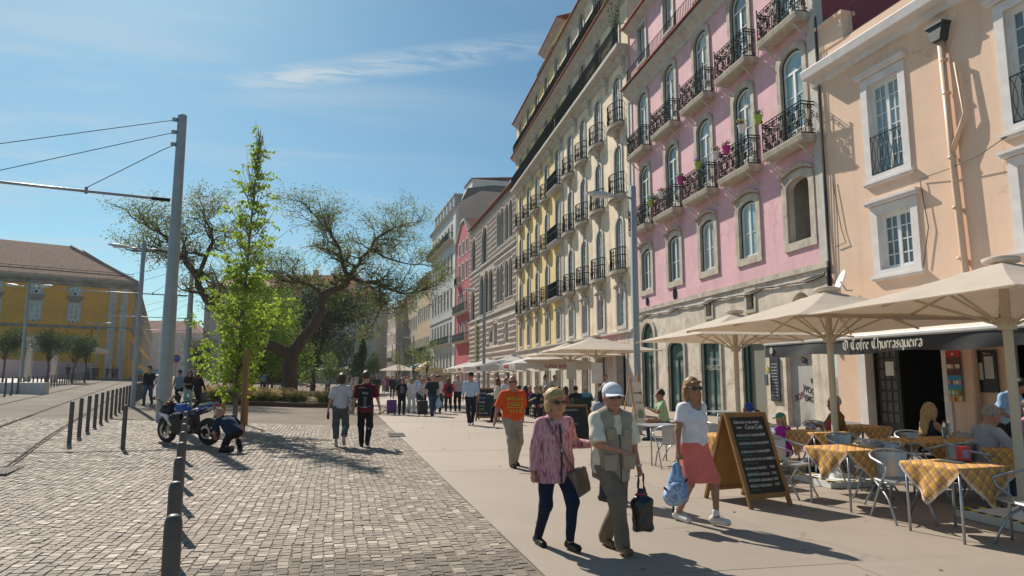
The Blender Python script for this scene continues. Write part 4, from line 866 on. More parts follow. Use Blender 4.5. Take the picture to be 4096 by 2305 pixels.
sand=row('sand_house','sand-coloured house with deep eaves at the bend of the street',51.5,17.5,20.6,mat('sand stucco',(.52,.45,.33),.85,0,.12,.7),[1.5+i*2.4 for i in range(7)],[(0,3.6,1.2,0),(6.6,2.8,1.0,0),(12.0,2.8,1.0,0),(16.6,2.2,1.0,0)],surw=.12)
balc(sand,.3,17,6.2,.7)
dull=row('rose_grey_house','rose-grey house with iron balconies at the end of the row',70,34,17.8,mat('rose grey stucco',(.50,.42,.38),.85,0,.1,.6),[1.6+i*2.6 for i in range(12)],[(0,3.4,1.2,0),(5.4,2.6,1.0,0),(9.6,2.5,1.0,0),(13.6,2.2,1.0,0)],surw=.12,ang=7,P=(12.6,96))
m=MB(); m.prism([(-.3,17.8),(-2.5,21),(-9,21),(-9,17.8)],0,34,ax='x'); m.build('mansard_roof',TILE,dull,fix=True)
for i in range(8):
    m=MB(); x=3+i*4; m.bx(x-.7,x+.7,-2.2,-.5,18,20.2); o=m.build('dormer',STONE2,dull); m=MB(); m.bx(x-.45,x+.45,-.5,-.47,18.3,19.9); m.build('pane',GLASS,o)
balc(dull,.3,33,5.2,.7)
# ---------------------------------------------------------------- pale house closing the view behind the trees
PALEB=mat('pale blue-grey stucco',(.52,.53,.52),.85,0,.07,.5)
def front_house(name,label,X,Y,face,L,H,wallm,nb,levels,roofh,trim=STONE2,dz=0,dorm=0,w=1.3,roofm=TILE,depth=14):
    r=E(name,label,'building',(X,Y,dz),R(face)); pitch=L/nb; bays=[pitch*(i+.5) for i in range(nb)]; ops=[(b-w/2,b+w/2,z,z+h) for z,h in levels for b in bays]
    body(r,wallm,0,L,-.6,H,ops,[wallm,trim,wallm],depth,.2)
    for z,h in levels:
        for b in bays: add_win(r,b,z,dict(w=w,h=h,rev=.2,sur=.18,surm=trim,bars=(1,3),ot=.05,sy=.05,sill=z>2))
    m=MB(); pent(m,-.2,L+.2,[(0,H-.6),(.3,H-.35),(.5,H-.05),(.5,H),(0,H)]); m.build('cornice',trim,r,fix=True)
    if roofh: m=MB(); m.add([(-.4,.5,H),(L+.4,.5,H),(L+.4,-depth-.4,H),(-.4,-depth-.4,H),(depth*.4,-depth*.45,H+roofh),(L-depth*.4,-depth*.45,H+roofh)],[(0,1,5,4),(1,2,5),(2,3,4,5),(3,0,4)]); m.build('roof',roofm,r,fix=True)
    for k in range(dorm):
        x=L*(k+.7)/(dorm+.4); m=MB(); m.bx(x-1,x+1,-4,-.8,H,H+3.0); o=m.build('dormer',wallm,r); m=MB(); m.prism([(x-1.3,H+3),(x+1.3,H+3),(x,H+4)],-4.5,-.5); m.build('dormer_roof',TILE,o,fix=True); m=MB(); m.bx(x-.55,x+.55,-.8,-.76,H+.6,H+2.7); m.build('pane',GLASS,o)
    return r
def at(px,z):  # world X,Y for a bearing (photo column) and a depth: only used to lay out the far town
    xc=(px-1288)/1717*z; a=R(11.05); return xc*math.cos(a)+z*math.sin(a), -xc*math.sin(a)+z*math.cos(a)
x,y=at(946,150); pale=front_house('pale_blue_house','pale blue-grey apartment house with red dormered roof behind the trees',x,y,169+0,38,19.0,PALEB,11,[(1,3.0),(6.0,2.5),(10.4,2.5),(14.6,2.4)],6.0,dorm=6)
m=MB(); [m.bx(x_,x_+1.1,-7,-6,22,26.2) for x_ in (6,15,24,33)]; m.build('chimney',STONE2,pale)
balc(pale,.4,37.6,10.3,.6)
# ---------------------------------------------------------------- ochre arsenal block on the left and the street behind it
ARS=mat('deep ochre stucco',(.74,.37,.04),.85,0,.12,.5,.1,15,dirt=(.42,.24,.05),dscale=.3,damt=.5)
BAND=mat('sooty stone band',(.26,.245,.22),.9,0,.35,.9,.3,6)
cx,cy=-34.0,103.5; dz=g(cx,cy)
FD=62  # direction of the front, degrees right of the street
ars=E('arsenal_building','large ochre public building with grey stone corner strips and broad tiled hip roof','building',(cx,cy,dz),R(90-FD+180))
AL=34; H=12.6; AB=[6.8+4.3*i for i in range(7)]
ops=[(b-.55,b+.55,11.05,12.3) for b in AB]+[(b-.58,b+.58,7.85,10.1) for b in AB]+[(b-.58,b+.58,3.85,5.45) for b in AB]
body(ars,ARS,0,AL,-1,H,ops,[ARS,STONE2,ARS],20,.2,-1)
for b in AB:
    add_win(ars,b,11.05,dict(w=1.1,h=1.25,rev=.2,sur=.2,surm=STONE2,bars=(1,2),outer=WHITE)); add_win(ars,b,7.85,dict(w=1.16,h=2.25,rev=.2,sur=.22,surm=STONE2,bars=(1,3),outer=WHITE)); add_win(ars,b,3.85,dict(w=1.16,h=1.6,rev=.2,sur=.25,surm=STONE2,bars=(1,2),outer=WHITE))
    m=MB(); m.bx(b-.95,b+.95,0,.32,10.75,11.0); m.bx(b-.75,b+.75,0,.2,10.4,10.75); m.bx(b-.6,b+.6,0,.1,10.2,10.4); m.build('window_hood',BAND,ars)
    for z,s_ in ((11.1,.62),(7.4,.45)):
        m=MB(); m.bx(b-.5*s_,b+.5*s_,.02,.4,z,z+.8*s_); o=m.build('air_conditioner',WHITE,ars); m=MB(); m.prism([(b+.05+.3*s_*math.cos(t),z+.4*s_+.3*s_*math.sin(t)) for t in np.linspace(0,6.28,13)[:-1]],.4,.42); m.build('fan_grille',IRON,o,fix=True)
for x0,x1 in ((.5,1.45),(1.9,2.85)):
    for k in range(17):
        m=MB(); m.bx(x0+(.04 if k%2 else 0),x1-(.04 if k%2 else 0),0,.14,-.5+k*.77,.22+k*.77); m.build('quoin_stone',STONE2,ars)
m=MB(); pent(m,-.2,AL,[(0,6.75),(.12,6.8),(.16,7.1),(0,7.15)]); m.build('string_course',BAND,ars,fix=True)
m=MB(); pent(m,-.4,AL,[(0,12.4),(.2,12.5),(.3,12.85),(.6,13.0),(.7,13.3),(0,13.3)]); m.build('cornice',BAND,ars,fix=True)
m=MB(); m.bx(-.4,AL,-.4,.45,13.3,13.7); m.build('parapet',mat('whitewashed stucco',(.66,.65,.64)),ars)
for x in (4.6,9.0): m=MB(); m.tube([(x,.12,0),(x,.12,6.7)],.05,6); m.build('rain_pipe',IRON,ars)
m=MB(); m.tube([(8.95,0,6.0),(8.95,.6,6.1),(8.95,.7,5.8)],.03,5); m.lathe([(.05,0),(.18,.1),(.14,.55),(.03,.65)],6,(8.95,.7,5.1)); m.build('wall_lantern',IRON,ars)
ROOFB=mat('old brown roof tile',(.33,.19,.125),.9,0,.3,1.5,.5,5,stretch=(6,.6,.6))
m=MB(); m.add([(-.6,.7,13.5),(AL,.7,13.5),(AL,-15,13.5),(-.6,-15,13.5),(7.0,-7.2,18.9),(AL,-7.2,18.9)],[(0,1,5,4),(0,4,3),(4,5,2,3)]); m.build('roof',ROOFB,ars,fix=True)
m=MB()
for k in range(80): m.lathe([(.0,-.1),(.1,0),(.0,.1)],5,(-.4+k*.43,.68,13.6))
for k in range(40): t=k/39; m.lathe([(.0,-.14),(.16,0),(.0,.14)],5,(-.6+7.6*t,.7-7.9*t,13.55+5.4*t))
m.build('ridge_tiles',ROOFB,ars)
for z in (14.4,): m=MB(); bar_rail(m,[(0,-.6),(AL,-.6)],.6,1.4,.02,(.5,1.0),False); m.build('snow_guard',IRON,ars,(0,0,z-.3))
wing=E('arsenal_wing','long ochre side wing with rows of windows receding along the tram street','building',(cx,cy,dz),R(90+15.8+180))
WL=150
wb=[3+i*3.7 for i in range(39)]; LV=((3.0,2.2),(7.6,2.4),(11.0,1.2)); ops=[(-b-.6,-b+.6,z,z+h) for b in wb for z,h in LV]
body(wing,ARS,-WL,0,-1,12.6,ops,[ARS,STONE2,ARS],14,.2,-1)
for b in wb:
    for z,h in LV: add_win(wing,-b,z,dict(w=1.2,h=h,rev=.2,sur=.22,surm=STONE2,bars=(1,2)))
m=MB(); pent(m,-WL,0,[(0,12.4),(.2,12.5),(.6,13.0),(.7,13.3),(0,13.3)]); m.build('cornice',BAND,wing,fix=True); m=MB(); pent(m,-WL,0,[(0,6.75),(.12,6.8),(.16,7.1),(0,7.15)]); m.build('string_course',BAND,wing,fix=True)
m=MB(); m.add([(-WL,.7,13.4),(0,.7,13.4),(-5,-7,18.5),(-WL,-7,18.5)],[(0,1,2,3)]); m.build('roof',ROOFB,wing,fix=True)
# block on the right side of that street and houses closing it
x,y=at(526,112); opp=E('ochre_corner_block','ochre block with grey stone corner rising behind the small olive tree','building',(x,y,g(x,y)),R(90-20))
ops=[(b-.8,b+.8,z,z+h) for b in [3+4*i for i in range(9)] for z,h in ((1,2.8),(6.4,3.2),(11,2.2))]
opp.rotation_euler=(0,0,R(180+11-0)); body(opp,ARS,-12,0,-1,15.5,[(-9,-7.4,6.4,9.4),(-9,-7.4,11,13.2)],[ARS,STONE2,mat('ochre dusty wall',(.45,.33,.18),.85)],40,.3,-1)
for b in (-8.2,):
    for z,h in ((6.4,3.0),(11,2.2)): add_win(opp,b,z,dict(w=1.6,h=h,rev=.3,sur=.35,surm=STONE2,bars=(1,2)))
m=MB(); m.bx(-3.2,.1,-.3,.12,-.5,15.0); m.build('corner_strip',STONE2,opp); m=MB(); pent(m,-12,.6,[(0,15),(.5,15.2),(.6,15.7),(0,15.7)]); m.build('cornice',BAND,opp,fix=True)
m=MB(); m.bx(-.02,.5,-40,.5,15.0,15.7); m.build('side_cornice',BAND,opp); m=MB(); m.add([(-12,.6,15.7),(.6,.6,15.7),(.6,-40,15.7),(-6,-8,19),(-6,-36,19)],[(0,1,3),(1,2,4,3)]); m.build('roof',TILE,opp)
x,y=at(506,260); front_house('far_street_house','pinkish house closing the far end of the tram street',x,y,175,34,17,mat('pinkish far stucco',(.48,.38,.34),.85),8,[(1,3),(6,2.6),(10,2.6),(13.6,2)],5,dz=1.2)
m=None
# pale pink garden wall, concrete pergola, white bench block
MAUVE=mat('pale mauve rendered wall',(.55,.45,.46),.85,0,.06,1)
gw=MB(); 
P0=at(-60,70); P1=at(240,88)
for k in range(24):
    t0,t1=k/24,(k+1)/24; a=(P0[0]+(P1[0]-P0[0])*t0,P0[1]+(P1[1]-P0[1])*t0); b=(P0[0]+(P1[0]-P0[0])*t1,P0[1]+(P1[1]-P0[1])*t1); za,zb=g(*a),g(*b)
    gw.add([(a[0],a[1],za-.1),(b[0],b[1],zb-.1),(b[0],b[1],zb+2.0),(a[0],a[1],za+2.0),(a[0],a[1]+.4,za+2.0),(b[0],b[1]+.4,zb+2.0)],[(0,1,2,3),(3,2,5,4)])
tag(gw.build('garden_wall',MAUVE),'long low mauve wall behind the lawn at far left','wall')
e_=E('pergola','pale concrete pergola beam on two posts behind the pine trees','pergola',(0,0,0))
for i,(pa,pb,za) in enumerate((((at(70,66)),(at(275,74)),0),)):
    m=MB(); z=g(*pa)+4.0; z2=g(*pb)+3.2; m.prism([(0,0)],0,0) if 0 else m.tube([(pa[0],pa[1],z),(pb[0],pb[1],z2)],.3,4); m.build('beam',mat('pale concrete',(.55,.47,.40),.8),e_)
    for q in (at(80,66.3),at(145,68.8)):
        m=MB(); zz=g(*q); m.bx(q[0]-.25,q[0]+.25,q[1]-.2,q[1]+.2,zz-.2,zz+3.7); m.build('post',mat('pale concrete',(.55,.47,.40)),e_)
x,y=at(-30,38); m=MB(); m.bx(-3,3,-.6,.6,-.3,.55); tag(m.build('stone_bench',mat('white stone bench',(.6,.58,.57),.7),None,(x,y,g(x,y)),R(10)),'white stone bench block at the left picture edge','bench')
# ---------------------------------------------------------------- street furniture
def bollard_mesh(h=.94,r=.046):
    m=MB(); m.lathe([(r*1.02,-.05),(r,0),(r,h-.06),(r*.96,h-.035),(r*.8,h-.012),(r*.45,h),(.0,h+.002)],18); me=m.mesh('bollard',BOLL,True); 
    m=MB(); m.lathe([(r*1.5,-.02),(r*1.5,.004),(r*1.02,.008)],16); return me,m.mesh('foot_ring',BOLL)
bm_,br_=bollard_mesh()
def bollard(x,y,label,group,lean=0,seam=True):
    o=put(bm_,'bollard',None,(x,y,g(x,y)),(lean,lean*.5,random.random()*3)); tag(o,label,'bollard',group)
    return o
def ordn(n): return '%d%s'%(n,'th' if 10<n%100<14 else {1:'st',2:'nd',3:'rd'}.get(n%10,'th'))
ORD=['nearest','second','third','fourth','fifth','sixth','seventh','eighth','ninth','tenth','eleventh','twelfth','thirteenth','fourteenth','fifteenth','sixteenth','seventeenth','eighteenth','nineteenth','twentieth']
for k in range(8): bollard(-.99-.384*k-(.06 if k==0 else 0),3.75+1.55*k+(.3 if k==0 else 0),('%s grey bollard from the camera in the row left of the motorcycle'%ORD[k]) ,'bollards in the foreground row')
bollard(-5.36,16.39,'lone grey bollard standing apart in front of the blue motorcycle','lone bollard',.0)
for k in range(18): bollard(-6.75-.356*k,17.24+1.43*k,'%s bollard from the camera in the row along the near tram kerb'%ORD[k],'bollards along the near kerb of the tram street')
for k in range(44):
    x,y=-17.2-.292*k*1.9,35.2+.956*k*1.9; o=bollard(x,y,'%s bollard from the left in the far row beyond the tram tracks'%ordn(k+1),'bollards beyond the tram tracks')
# catenary masts
def tube_obj(name,pts,r,m_,parent,n=8,smooth=True):
    m=MB(); m.tube(pts,r,n); return m.build(name,m_,parent,smooth=smooth)
def mast(x,y,h,arm,label,near=False,za=7.35,ang=196,dia=1.0):
    z=g(x,y); e=E('tram_mast',label,'mast',(x,y,z),0,'masts carrying the tram wires'); k=dia
    for nm,z0,z1,r0,r1 in (('lower_pole',0,h*.40,.215,.205),('middle_pole',h*.40,h*.66,.19,.178),('upper_pole',h*.66,h,.165,.145)):
        m=MB(); m.lathe([(r0*k,z0-.03),(r1*k,z1),(r1*k*.86,z1+.02)],20); o=m.build(nm,GALV,e); smooth_angle(o)
    d=Vector((math.cos(R(ang)),math.sin(R(ang)),0))
    tube_obj('arm',[d*.22+Vector((0,0,za)),d*arm+Vector((0,0,za+.02))],.045,GALV,e)
    for zt,t in ((h-.18,8.2),(h-.62,5.5),(h-1.05,2.62)):
        if t<=arm: tube_obj('stay_cable',[d*.15+Vector((0,0,zt)),d*.5+Vector((0,0,zt-(zt-za)*.3/t)),d*t+Vector((0,0,za+.12))],.013,CABLE,e,5)
        if t<=arm: tube_obj('clamp',[d*t+Vector((0,0,za+.14)),d*t+Vector((0,0,za-.07))],.05,GALV,e,6)
        m=MB(); m.box(d*.22+Vector((0,0,zt)),(.14,.14,.1)); m.build('bracket',GALV,e)
    tube_obj('arm_joint',[d*.2+Vector((0,0,za)),d*.75+Vector((0,0,za))],.06,IRON,e)
    return e
x,y=at(424,22.5); mast(x,y,10.35,9.0,'nearest tall grey tram mast, standing behind the motorcycle',True)
for px,d,l in ((474,53,'second tram mast, behind the nearest one'),(478,77,'third tram mast down the tram street'),(480,102,'farthest tram mast down the tram street')):
    x,y=at(px,d); mast(x,y,10.3,8.6,l,za=7.4,ang=196)
LEDH=mat('pale lamp head',(.55,.57,.58),.35,.2,.05); LENS=mat('lamp lens',(.6,.62,.6),.15)
def lamp(x,y,h,dirs,label,ang=180):
    z=g(x,y); e=E('street_lamp',label,'street lamp',(x,y,z),0,'street lamps')
    m=MB(); m.lathe([(.16,0),(.16,.03),(.105,.04),(.10,.5),(.088,h),(.08,h+.02),(0,h+.02)],16); o=m.build('pole',GALV,e); smooth_angle(o)
    for s in dirs:
        d=Vector((math.cos(R(ang))*s,math.sin(R(ang))*s,0)); tube_obj('arm',[Vector((0,0,h-.35)),d*.75+Vector((0,0,h-.28))],.035,GALV,e)
        m=MB(); n=7; vs=[]
        prof=[(.55,.06,.02),(.7,.14,.09),(.95,.17,.12),(1.25,.15,.10),(1.42,.06,.04)]
        side=Vector((-d.y,d.x,0))
        for t,w,hh in prof:
            c=d*t+Vector((0,0,h-.29+(t-.5)*.09)); vs+=[c-side*w-Vector((0,0,hh*.35)),c-side*w*.8+Vector((0,0,hh*.5)),c+Vector((0,0,hh*.75)),c+side*w*.8+Vector((0,0,hh*.5)),c+side*w-Vector((0,0,hh*.35))]
        fs=[(i*5+j,i*5+(j+1)%5,(i+1)*5+(j+1)%5,(i+1)*5+j) for i in range(4) for j in range(5)]+[(0,1,2,3,4),(20,24,23,22,21)]
        m.add(vs,fs); o=m.build('lamp_head',LEDH,e,fix=True); smooth_angle(o,50)
        m=MB(); c=d*.98+Vector((0,0,h-.29-.01)); m.box(c,(.46,.22,.06),0,R(ang)); m.build('lens',LENS,o)
    return e
lamp(7.43,18.98,7.35,(1,),'grey lamp post rising among the cafe tables before the beige house',172)
for px,d,l in ((1218,43,'lamp post beside the white beer umbrellas'),(1041,96,'lamp post in front of the ochre house'),(1010,112,'lamp post next to the far cream umbrella'),(988,124,'farthest lamp post along the house row')):
    x,y=at(px,d); lamp(x,y,7.35,(1,),l,175)
for px,d,l in ((347,30,'double-headed lamp post by the near tram kerb'),(62,47,'double-headed lamp post at the left edge of the lawn'),(247,86,'double-headed lamp post beyond the small pines'),(325,115,'far double-headed lamp post by the ochre building corner')):
    x,y=at(px,d); lamp(x,y,7.3,(1,-1),l,186)
x,y=at(788,92); e=E('flood_light_pole','slim tall pole with small floodlights standing in the square','pole',(x,y,g(x,y))); tube_obj('pole',[(0,0,0),(0,0,13.5)],[.11,.07],GALV,e); m=MB(); m.lathe([(.7,0),(.6,.25),(.15,.3)],10); m.build('ballast',mat('brown ballast',(.2,.13,.08),.9),e)
for k in range(4): m=MB(); m.box((-1.0+.65*k,0,13.3),(.3,.25,.5)); m.build('floodlight',WHITE,e)
# dark notice board, round parking sign
x,y=at(700,62); e=E('notice_board','plain black notice board on wooden posts behind the tree trunk','notice board',(x,y,g(x,y)),R(12)); m=MB(); m.bx(-.75,.75,-.03,.03,.75,1.95); m.build('panel',mat('black board',(.012,.014,.014),.5),e)
for s in (-1,1): m=MB(); m.bx(s*.65-.05,s*.65+.05,.03,.1,0,1.9); m.build('post',mat('pale timber',(.45,.27,.12),.8),e)
x,y=at(448,60); e=E('round_sign','round blue and red no-parking sign behind the near tram mast','sign',(x,y,g(x,y)),R(8)); tube_obj('post',[(0,0,0),(0,0,2.9)],.035,GALV,e)
for r_,c,yy in ((.36,(.5,.02,.03),-.05),(.28,(.03,.08,.4),-.07)): m=MB(); m.prism([(r_*math.cos(t),2.6+r_*math.sin(t)) for t in np.linspace(0,6.28,20)[:-1]],yy,yy+.03); m.build('disc',mat('sign %.2f'%r_,c,.4),e,fix=True)
# parked cars far down the tram street
def car(x,y,rz,col,label):
    e=E('parked_car',label,'car',(x,y,g(x,y)),rz,'cars parked far down the tram street'); P=mat('car paint '+label[:8],col,.25,.3,.05,coat=.6)
    m=MB(); pr=[(-2.1,.35),(2.1,.35),(2.15,.75),(1.3,.92),(-1.9,.98),(-2.15,.8)]; m.prism(pr,-.85,.85); m.build('body',P,e,fix=True)
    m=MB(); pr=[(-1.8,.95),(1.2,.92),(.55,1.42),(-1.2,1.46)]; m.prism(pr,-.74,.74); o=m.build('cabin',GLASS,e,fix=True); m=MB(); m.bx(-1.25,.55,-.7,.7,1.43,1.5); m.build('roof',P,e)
    for sx in (-1.3,1.35):
        for sy in (-.86,.7): m=MB(); m.lathe([(.31,0),(.31,.16)],14,(sx,sy,.31),M=Matrix.Rotation(R(-90),3,'X')); m.build('wheel',mat('tyre rubber',(.02,.02,.02),.8),e)
    for sy in (-.6,.6): m=MB(); m.box((2.13,sy,.68),(.06,.3,.14)); m.build('headlight',LENS,e)
for px,d,c,l in ((396,88,(.03,.035,.05),'dark blue parked car behind the row of bollards'),(412,97,(.5,.5,.5),'silver parked car behind the dark blue one'),(425,108,(.04,.04,.045),'black parked car farthest down the tram street')):
    x,y=at(px,d); car(x,y,R(-75),c,l)
for s0,l in ((2.3,'overhead tram wire above the far track'),(5.7,'overhead tram wire above the near track')):
    m=MB(); P=[]
    for k in range(6):
        t0=34+k*24
        for q in range(6): t=t0+q*4; x,y=road_pt(t,s0); P.append((x,y,g(x,y)+6.9-.25*math.sin(math.pi*q/6)))
    m.tube(P,.012,4); tag(m.build('tram_wire',CABLE),l,'wire','overhead tram wires')
# ---------------------------------------------------------------- trees and planting
BARK=mat('brown furrowed bark',(.075,.05,.034),.95,0,.35,5,.8,14,stretch=(1,1,.25)); BARKG=mat('grey young bark',(.16,.13,.105),.9,0,.25,6,.4,20); STAKE=mat('round timber stake',(.30,.165,.06),.85,0,.25,4,.3,14,stretch=(1,1,.2))
def leaves(name,pos,nrm,size,aspect,m_,parent=None,rng=RNG,loc=None):
    """pos Nx3, nrm Nx3 pointing direction of each leaf; diamond leaf of two triangles with a fold"""
    n=len(pos); pos=np.asarray(pos,float); d=np.asarray(nrm,float); d/=np.linalg.norm(d,axis=1,keepdims=True)+1e-9
    r=rng.normal(size=(n,3)); s=np.cross(d,r); s/=np.linalg.norm(s,axis=1,keepdims=True)+1e-9; u=np.cross(s,d)
    L_=size*rng.uniform(.65,1.25,(n,1)); W=L_*aspect
    v=np.empty((n,4,3)); v[:,0]=pos; v[:,1]=pos+d*L_*.5+s*W*.5+u*W*.12; v[:,2]=pos+d*L_; v[:,3]=pos+d*L_*.5-s*W*.5+u*W*.12
    me=bpy.data.meshes.new(name); me.vertices.add(n*4); me.vertices.foreach_set('co',v.reshape(-1)); me.loops.add(n*4); me.loops.foreach_set('vertex_index',np.arange(n*4,dtype=np.int32)); me.polygons.add(n); me.polygons.foreach_set('loop_start',np.arange(0,n*4,4,dtype=np.int32)); me.materials.append(m_); me.update(calc_edges=True); me.validate()
    return put(me,name,parent,loc)
def wig(a,b,n,amp,rr):
    a=Vector(a); b=Vector(b); P=[a]; 
    for i in range(1,n): t=i/n; P.append(a.lerp(b,t)+Vector((rr.gauss(0,amp),rr.gauss(0,amp),rr.gauss(0,amp))))
    P.append(b); return P
# young elm with three stakes
x,y=at(602,21); elm=E('young_elm','tall slender bright green young tree tied to timber stakes','tree',(x,y,g(x,y)))
rr=random.Random(3); tr=MB(); spine=[(0,0,-.1),(.0,0,1.2),(.05,.02,2.6),(.1,.0,4.2),(.16,.03,6.0),(.24,0,7.6),(.33,0,9.4)]
tr.tube(spine,[.075,.07,.062,.05,.036,.022,.006],8); tr.build('trunk',BARKG,elm,smooth=True)
def spine_at(z):
    for a,b in zip(spine[:-1],spine[1:]):
        if a[2]<=z<=b[2]: return Vector(a).lerp(Vector(b),(z-a[2])/(b[2]-a[2]))
    return Vector(spine[-1])
prof=[(.9,.35),(1.6,.65),(2.3,.95),(3.5,.85),(4.8,.72),(6,.66),(7.3,.42),(8.3,.22),(9.3,.07)]
br=MB(); LP=[];LN=[]
for k in range(215):
    z=.9+8.3*(k/214)**.95; r=np.interp(z,*zip(*prof))*rr.choice((.35,.6,.85,1.1,1.3,1.65)); a=rr.random()*6.283; b=spine_at(max(.9,z-r*.75)); 
    tip=spine_at(min(9.3,z))+Vector((math.cos(a)*r,math.sin(a)*r,rr.uniform(0,.35))); P=wig(b,tip,4,.04,rr); P=[p if i in (0,) else p-Vector((0,0,.10*math.sin(i))) for i,p in enumerate(P)]; br.tube(P,[.018,.014,.01,.007,.004],4,0,False)
    nt=int((2.2+5.6*r)*(1 if z<5.2 else .5)*rr.choice((.3,1,1,1.3))) if z>1.6 else 1+int(2*r)
    for q in range(nt):
        t=.25+.8*rr.random(); i=min(3,int(t*4)); c=P[i].lerp(P[min(4,i+1)],t*4-i)+Vector((rr.gauss(0,.09),rr.gauss(0,.09),rr.gauss(0,.08))); w_=Vector((math.cos(a)+rr.gauss(0,.8),math.sin(a)+rr.gauss(0,.8),rr.uniform(-.2,.5))).normalized()
        for h in range(15):
            LP.append(c+w_*(h*.021-.12)+Vector((rr.gauss(0,.022),rr.gauss(0,.022),rr.gauss(0,.022)))); LN.append(w_*.35+Vector((rr.gauss(0,.6),rr.gauss(0,.6),-.55+rr.gauss(0,.3))))
for k in range(26):
    z=rr.uniform(6.3,9.3); a=rr.random()*6.28; b=spine_at(z-.6); r=np.interp(z,*zip(*prof)); t=b+Vector((math.cos(a)*r*1.2,math.sin(a)*r*1.2,.9+rr.random()*.5)); br.tube(wig(b,t,3,.03,rr),[.009,.007,.005,.003],4,0,False)
    for q in range(10): c=b.lerp(t,rr.random()); LP.append(c); LN.append((rr.gauss(0,1),rr.gauss(0,1),-.4))
br.build('branches',BARKG,elm); leaves('crown',LP,LN,.125,.48,leafmat('elm leaf',(.23,.34,.045),.4,.5),elm)
for k,(px,d,h,rad,l) in enumerate(((622,19.8,2.35,.075,'thick round timber tree stake nearest to the kneeling man'),(573,21.6,2.1,.06,'left timber tree stake beside the slender tree'),(630,22.6,2.15,.055,'rear timber tree stake behind the slender trunk'))):
    sx,sy=at(px,d); m=MB(); m.lathe([(rad,-.1),(rad*1.02,h*.5),(rad,h-.02),(rad*.85,h)],12); o=m.build('tree_stake',STAKE,None,(sx,sy,g(sx,sy)),(rr.uniform(-.02,.02),rr.uniform(-.02,.02),0),True); tag(o,l,'tree stake','stakes of the slender tree')
m=MB(); q=[Vector(at(622,19.8)+(0,)),Vector(at(602,21)+(0,)),Vector(at(573,21.6)+(0,))]; zz=1.95
m.tube([p-Vector((x,y,0))+Vector((0,0,zz-(.12*i))) for i,p in enumerate(q)],.022,5); m.build('tie',CABLE,elm)
# old spreading tree with sparse feathery crown
jx,jy=at(735,45); jac=E('spreading_tree','old crooked tree with wide thin feathery crown in the planting bed','tree',(jx,jy,g(jx,jy)),R(-11.05))
K=.0262
def J(px,py,dep=0): return Vector(((px-727)*K,dep,(1004-py)*K*1.01))
limbs=[([(727,1012,0),(726,960,0),(724,915,0),(728,885,0)],[.62,.50,.47,.5]),
 ([(726,892,0),(700,880,-.3),(668,868,-.6),(652,845,-1.0),(630,815,-1.6),(600,800,-2.0),(565,785,-2.4),(542,750,-2.7),(534,715,-3),(508,680,-3.2),(482,662,-3.4),(456,655,-3.6),(436,658,-3.6)],[.42,.36,.34,.32,.27,.25,.23,.22,.2,.17,.13,.1,.07]),
 ([(730,890,0),(748,855,.3),(772,825,.6),(788,790,.8),(786,765,.9),(790,738,.9),(818,725,1.0),(846,712,1.1),(855,692,1.2)],[.42,.37,.34,.32,.3,.27,.25,.24,.23]),
 ([(855,692,1.2),(868,665,1.4),(880,640,1.6),(905,615,1.8),(915,585,2.0),(950,560,2.2),(985,548,2.3)],[.18,.15,.13,.11,.09,.07,.05]),
 ([(852,694,1.2),(842,660,.6),(838,625,.2),(820,595,-.3),(800,570,-.6),(780,545,-1)],[.16,.13,.11,.09,.07,.05]),
 ([(858,690,1.2),(895,708,1.0),(935,712,.6),(975,730,.2),(1010,742,-.2),(1045,738,-.5)],[.17,.15,.13,.1,.07,.04]),
 ([(788,738,.9),(755,712,1.4),(720,700,2.0),(690,700,2.4),(655,690,2.8),(620,668,3),(590,640,3.2)],[.15,.13,.12,.1,.08,.06,.04]),
 ([(534,715,-3),(545,660,-2.6),(552,625,-2.2),(540,590,-2),(520,560,-1.8)],[.15,.13,.11,.08,.05]),
 ([(508,680,-3.2),(480,640,-4),(465,618,-4.6),(452,612,-5)],[.13,.1,.08,.05]),
 ([(905,615,1.8),(935,630,2.6),(975,640,3.2),(1010,645,3.6)],[.1,.08,.06,.04]),
 ([(935,712,.6),(945,740,.4),(950,770,.2),(940,790,.2)],[.1,.08,.06,.05])]
rr=random.Random(11); wood=MB(); LP=[];LN=[]; segs=[]
def fan(p,d,ln,r,lv):
    n=4; P=[p]; q=p; dd=d.normalized()
    for i in range(n):
        dd=(dd+Vector((rr.gauss(0,.24),rr.gauss(0,.24),rr.gauss(.06,.2)))).normalized(); q=q+dd*ln/n; P.append(q)
    wood.tube(P,[r*1.15,r,r*.82,r*.66,r*.5],4 if lv>1 else 5,0,False)
    if lv>=3:
        for t in range(24):
            c=P[rr.randrange(1,5)]; LP.append(c+Vector((rr.gauss(0,.26),rr.gauss(0,.26),rr.gauss(-.06,.22)))); LN.append((rr.gauss(0,1),rr.gauss(0,1),rr.gauss(-.3,.5)))
        return
    for k in range(3 if lv<2 else 3):
        i=rr.randrange(1,5); nd=(P[i]-P[i-1]).normalized(); a=Vector((rr.gauss(0,1),rr.gauss(0,1),rr.gauss(.25,.6))); fan(P[i],nd*.65+a*.6,ln*rr.uniform(.55,.8),r*.55,lv+1)
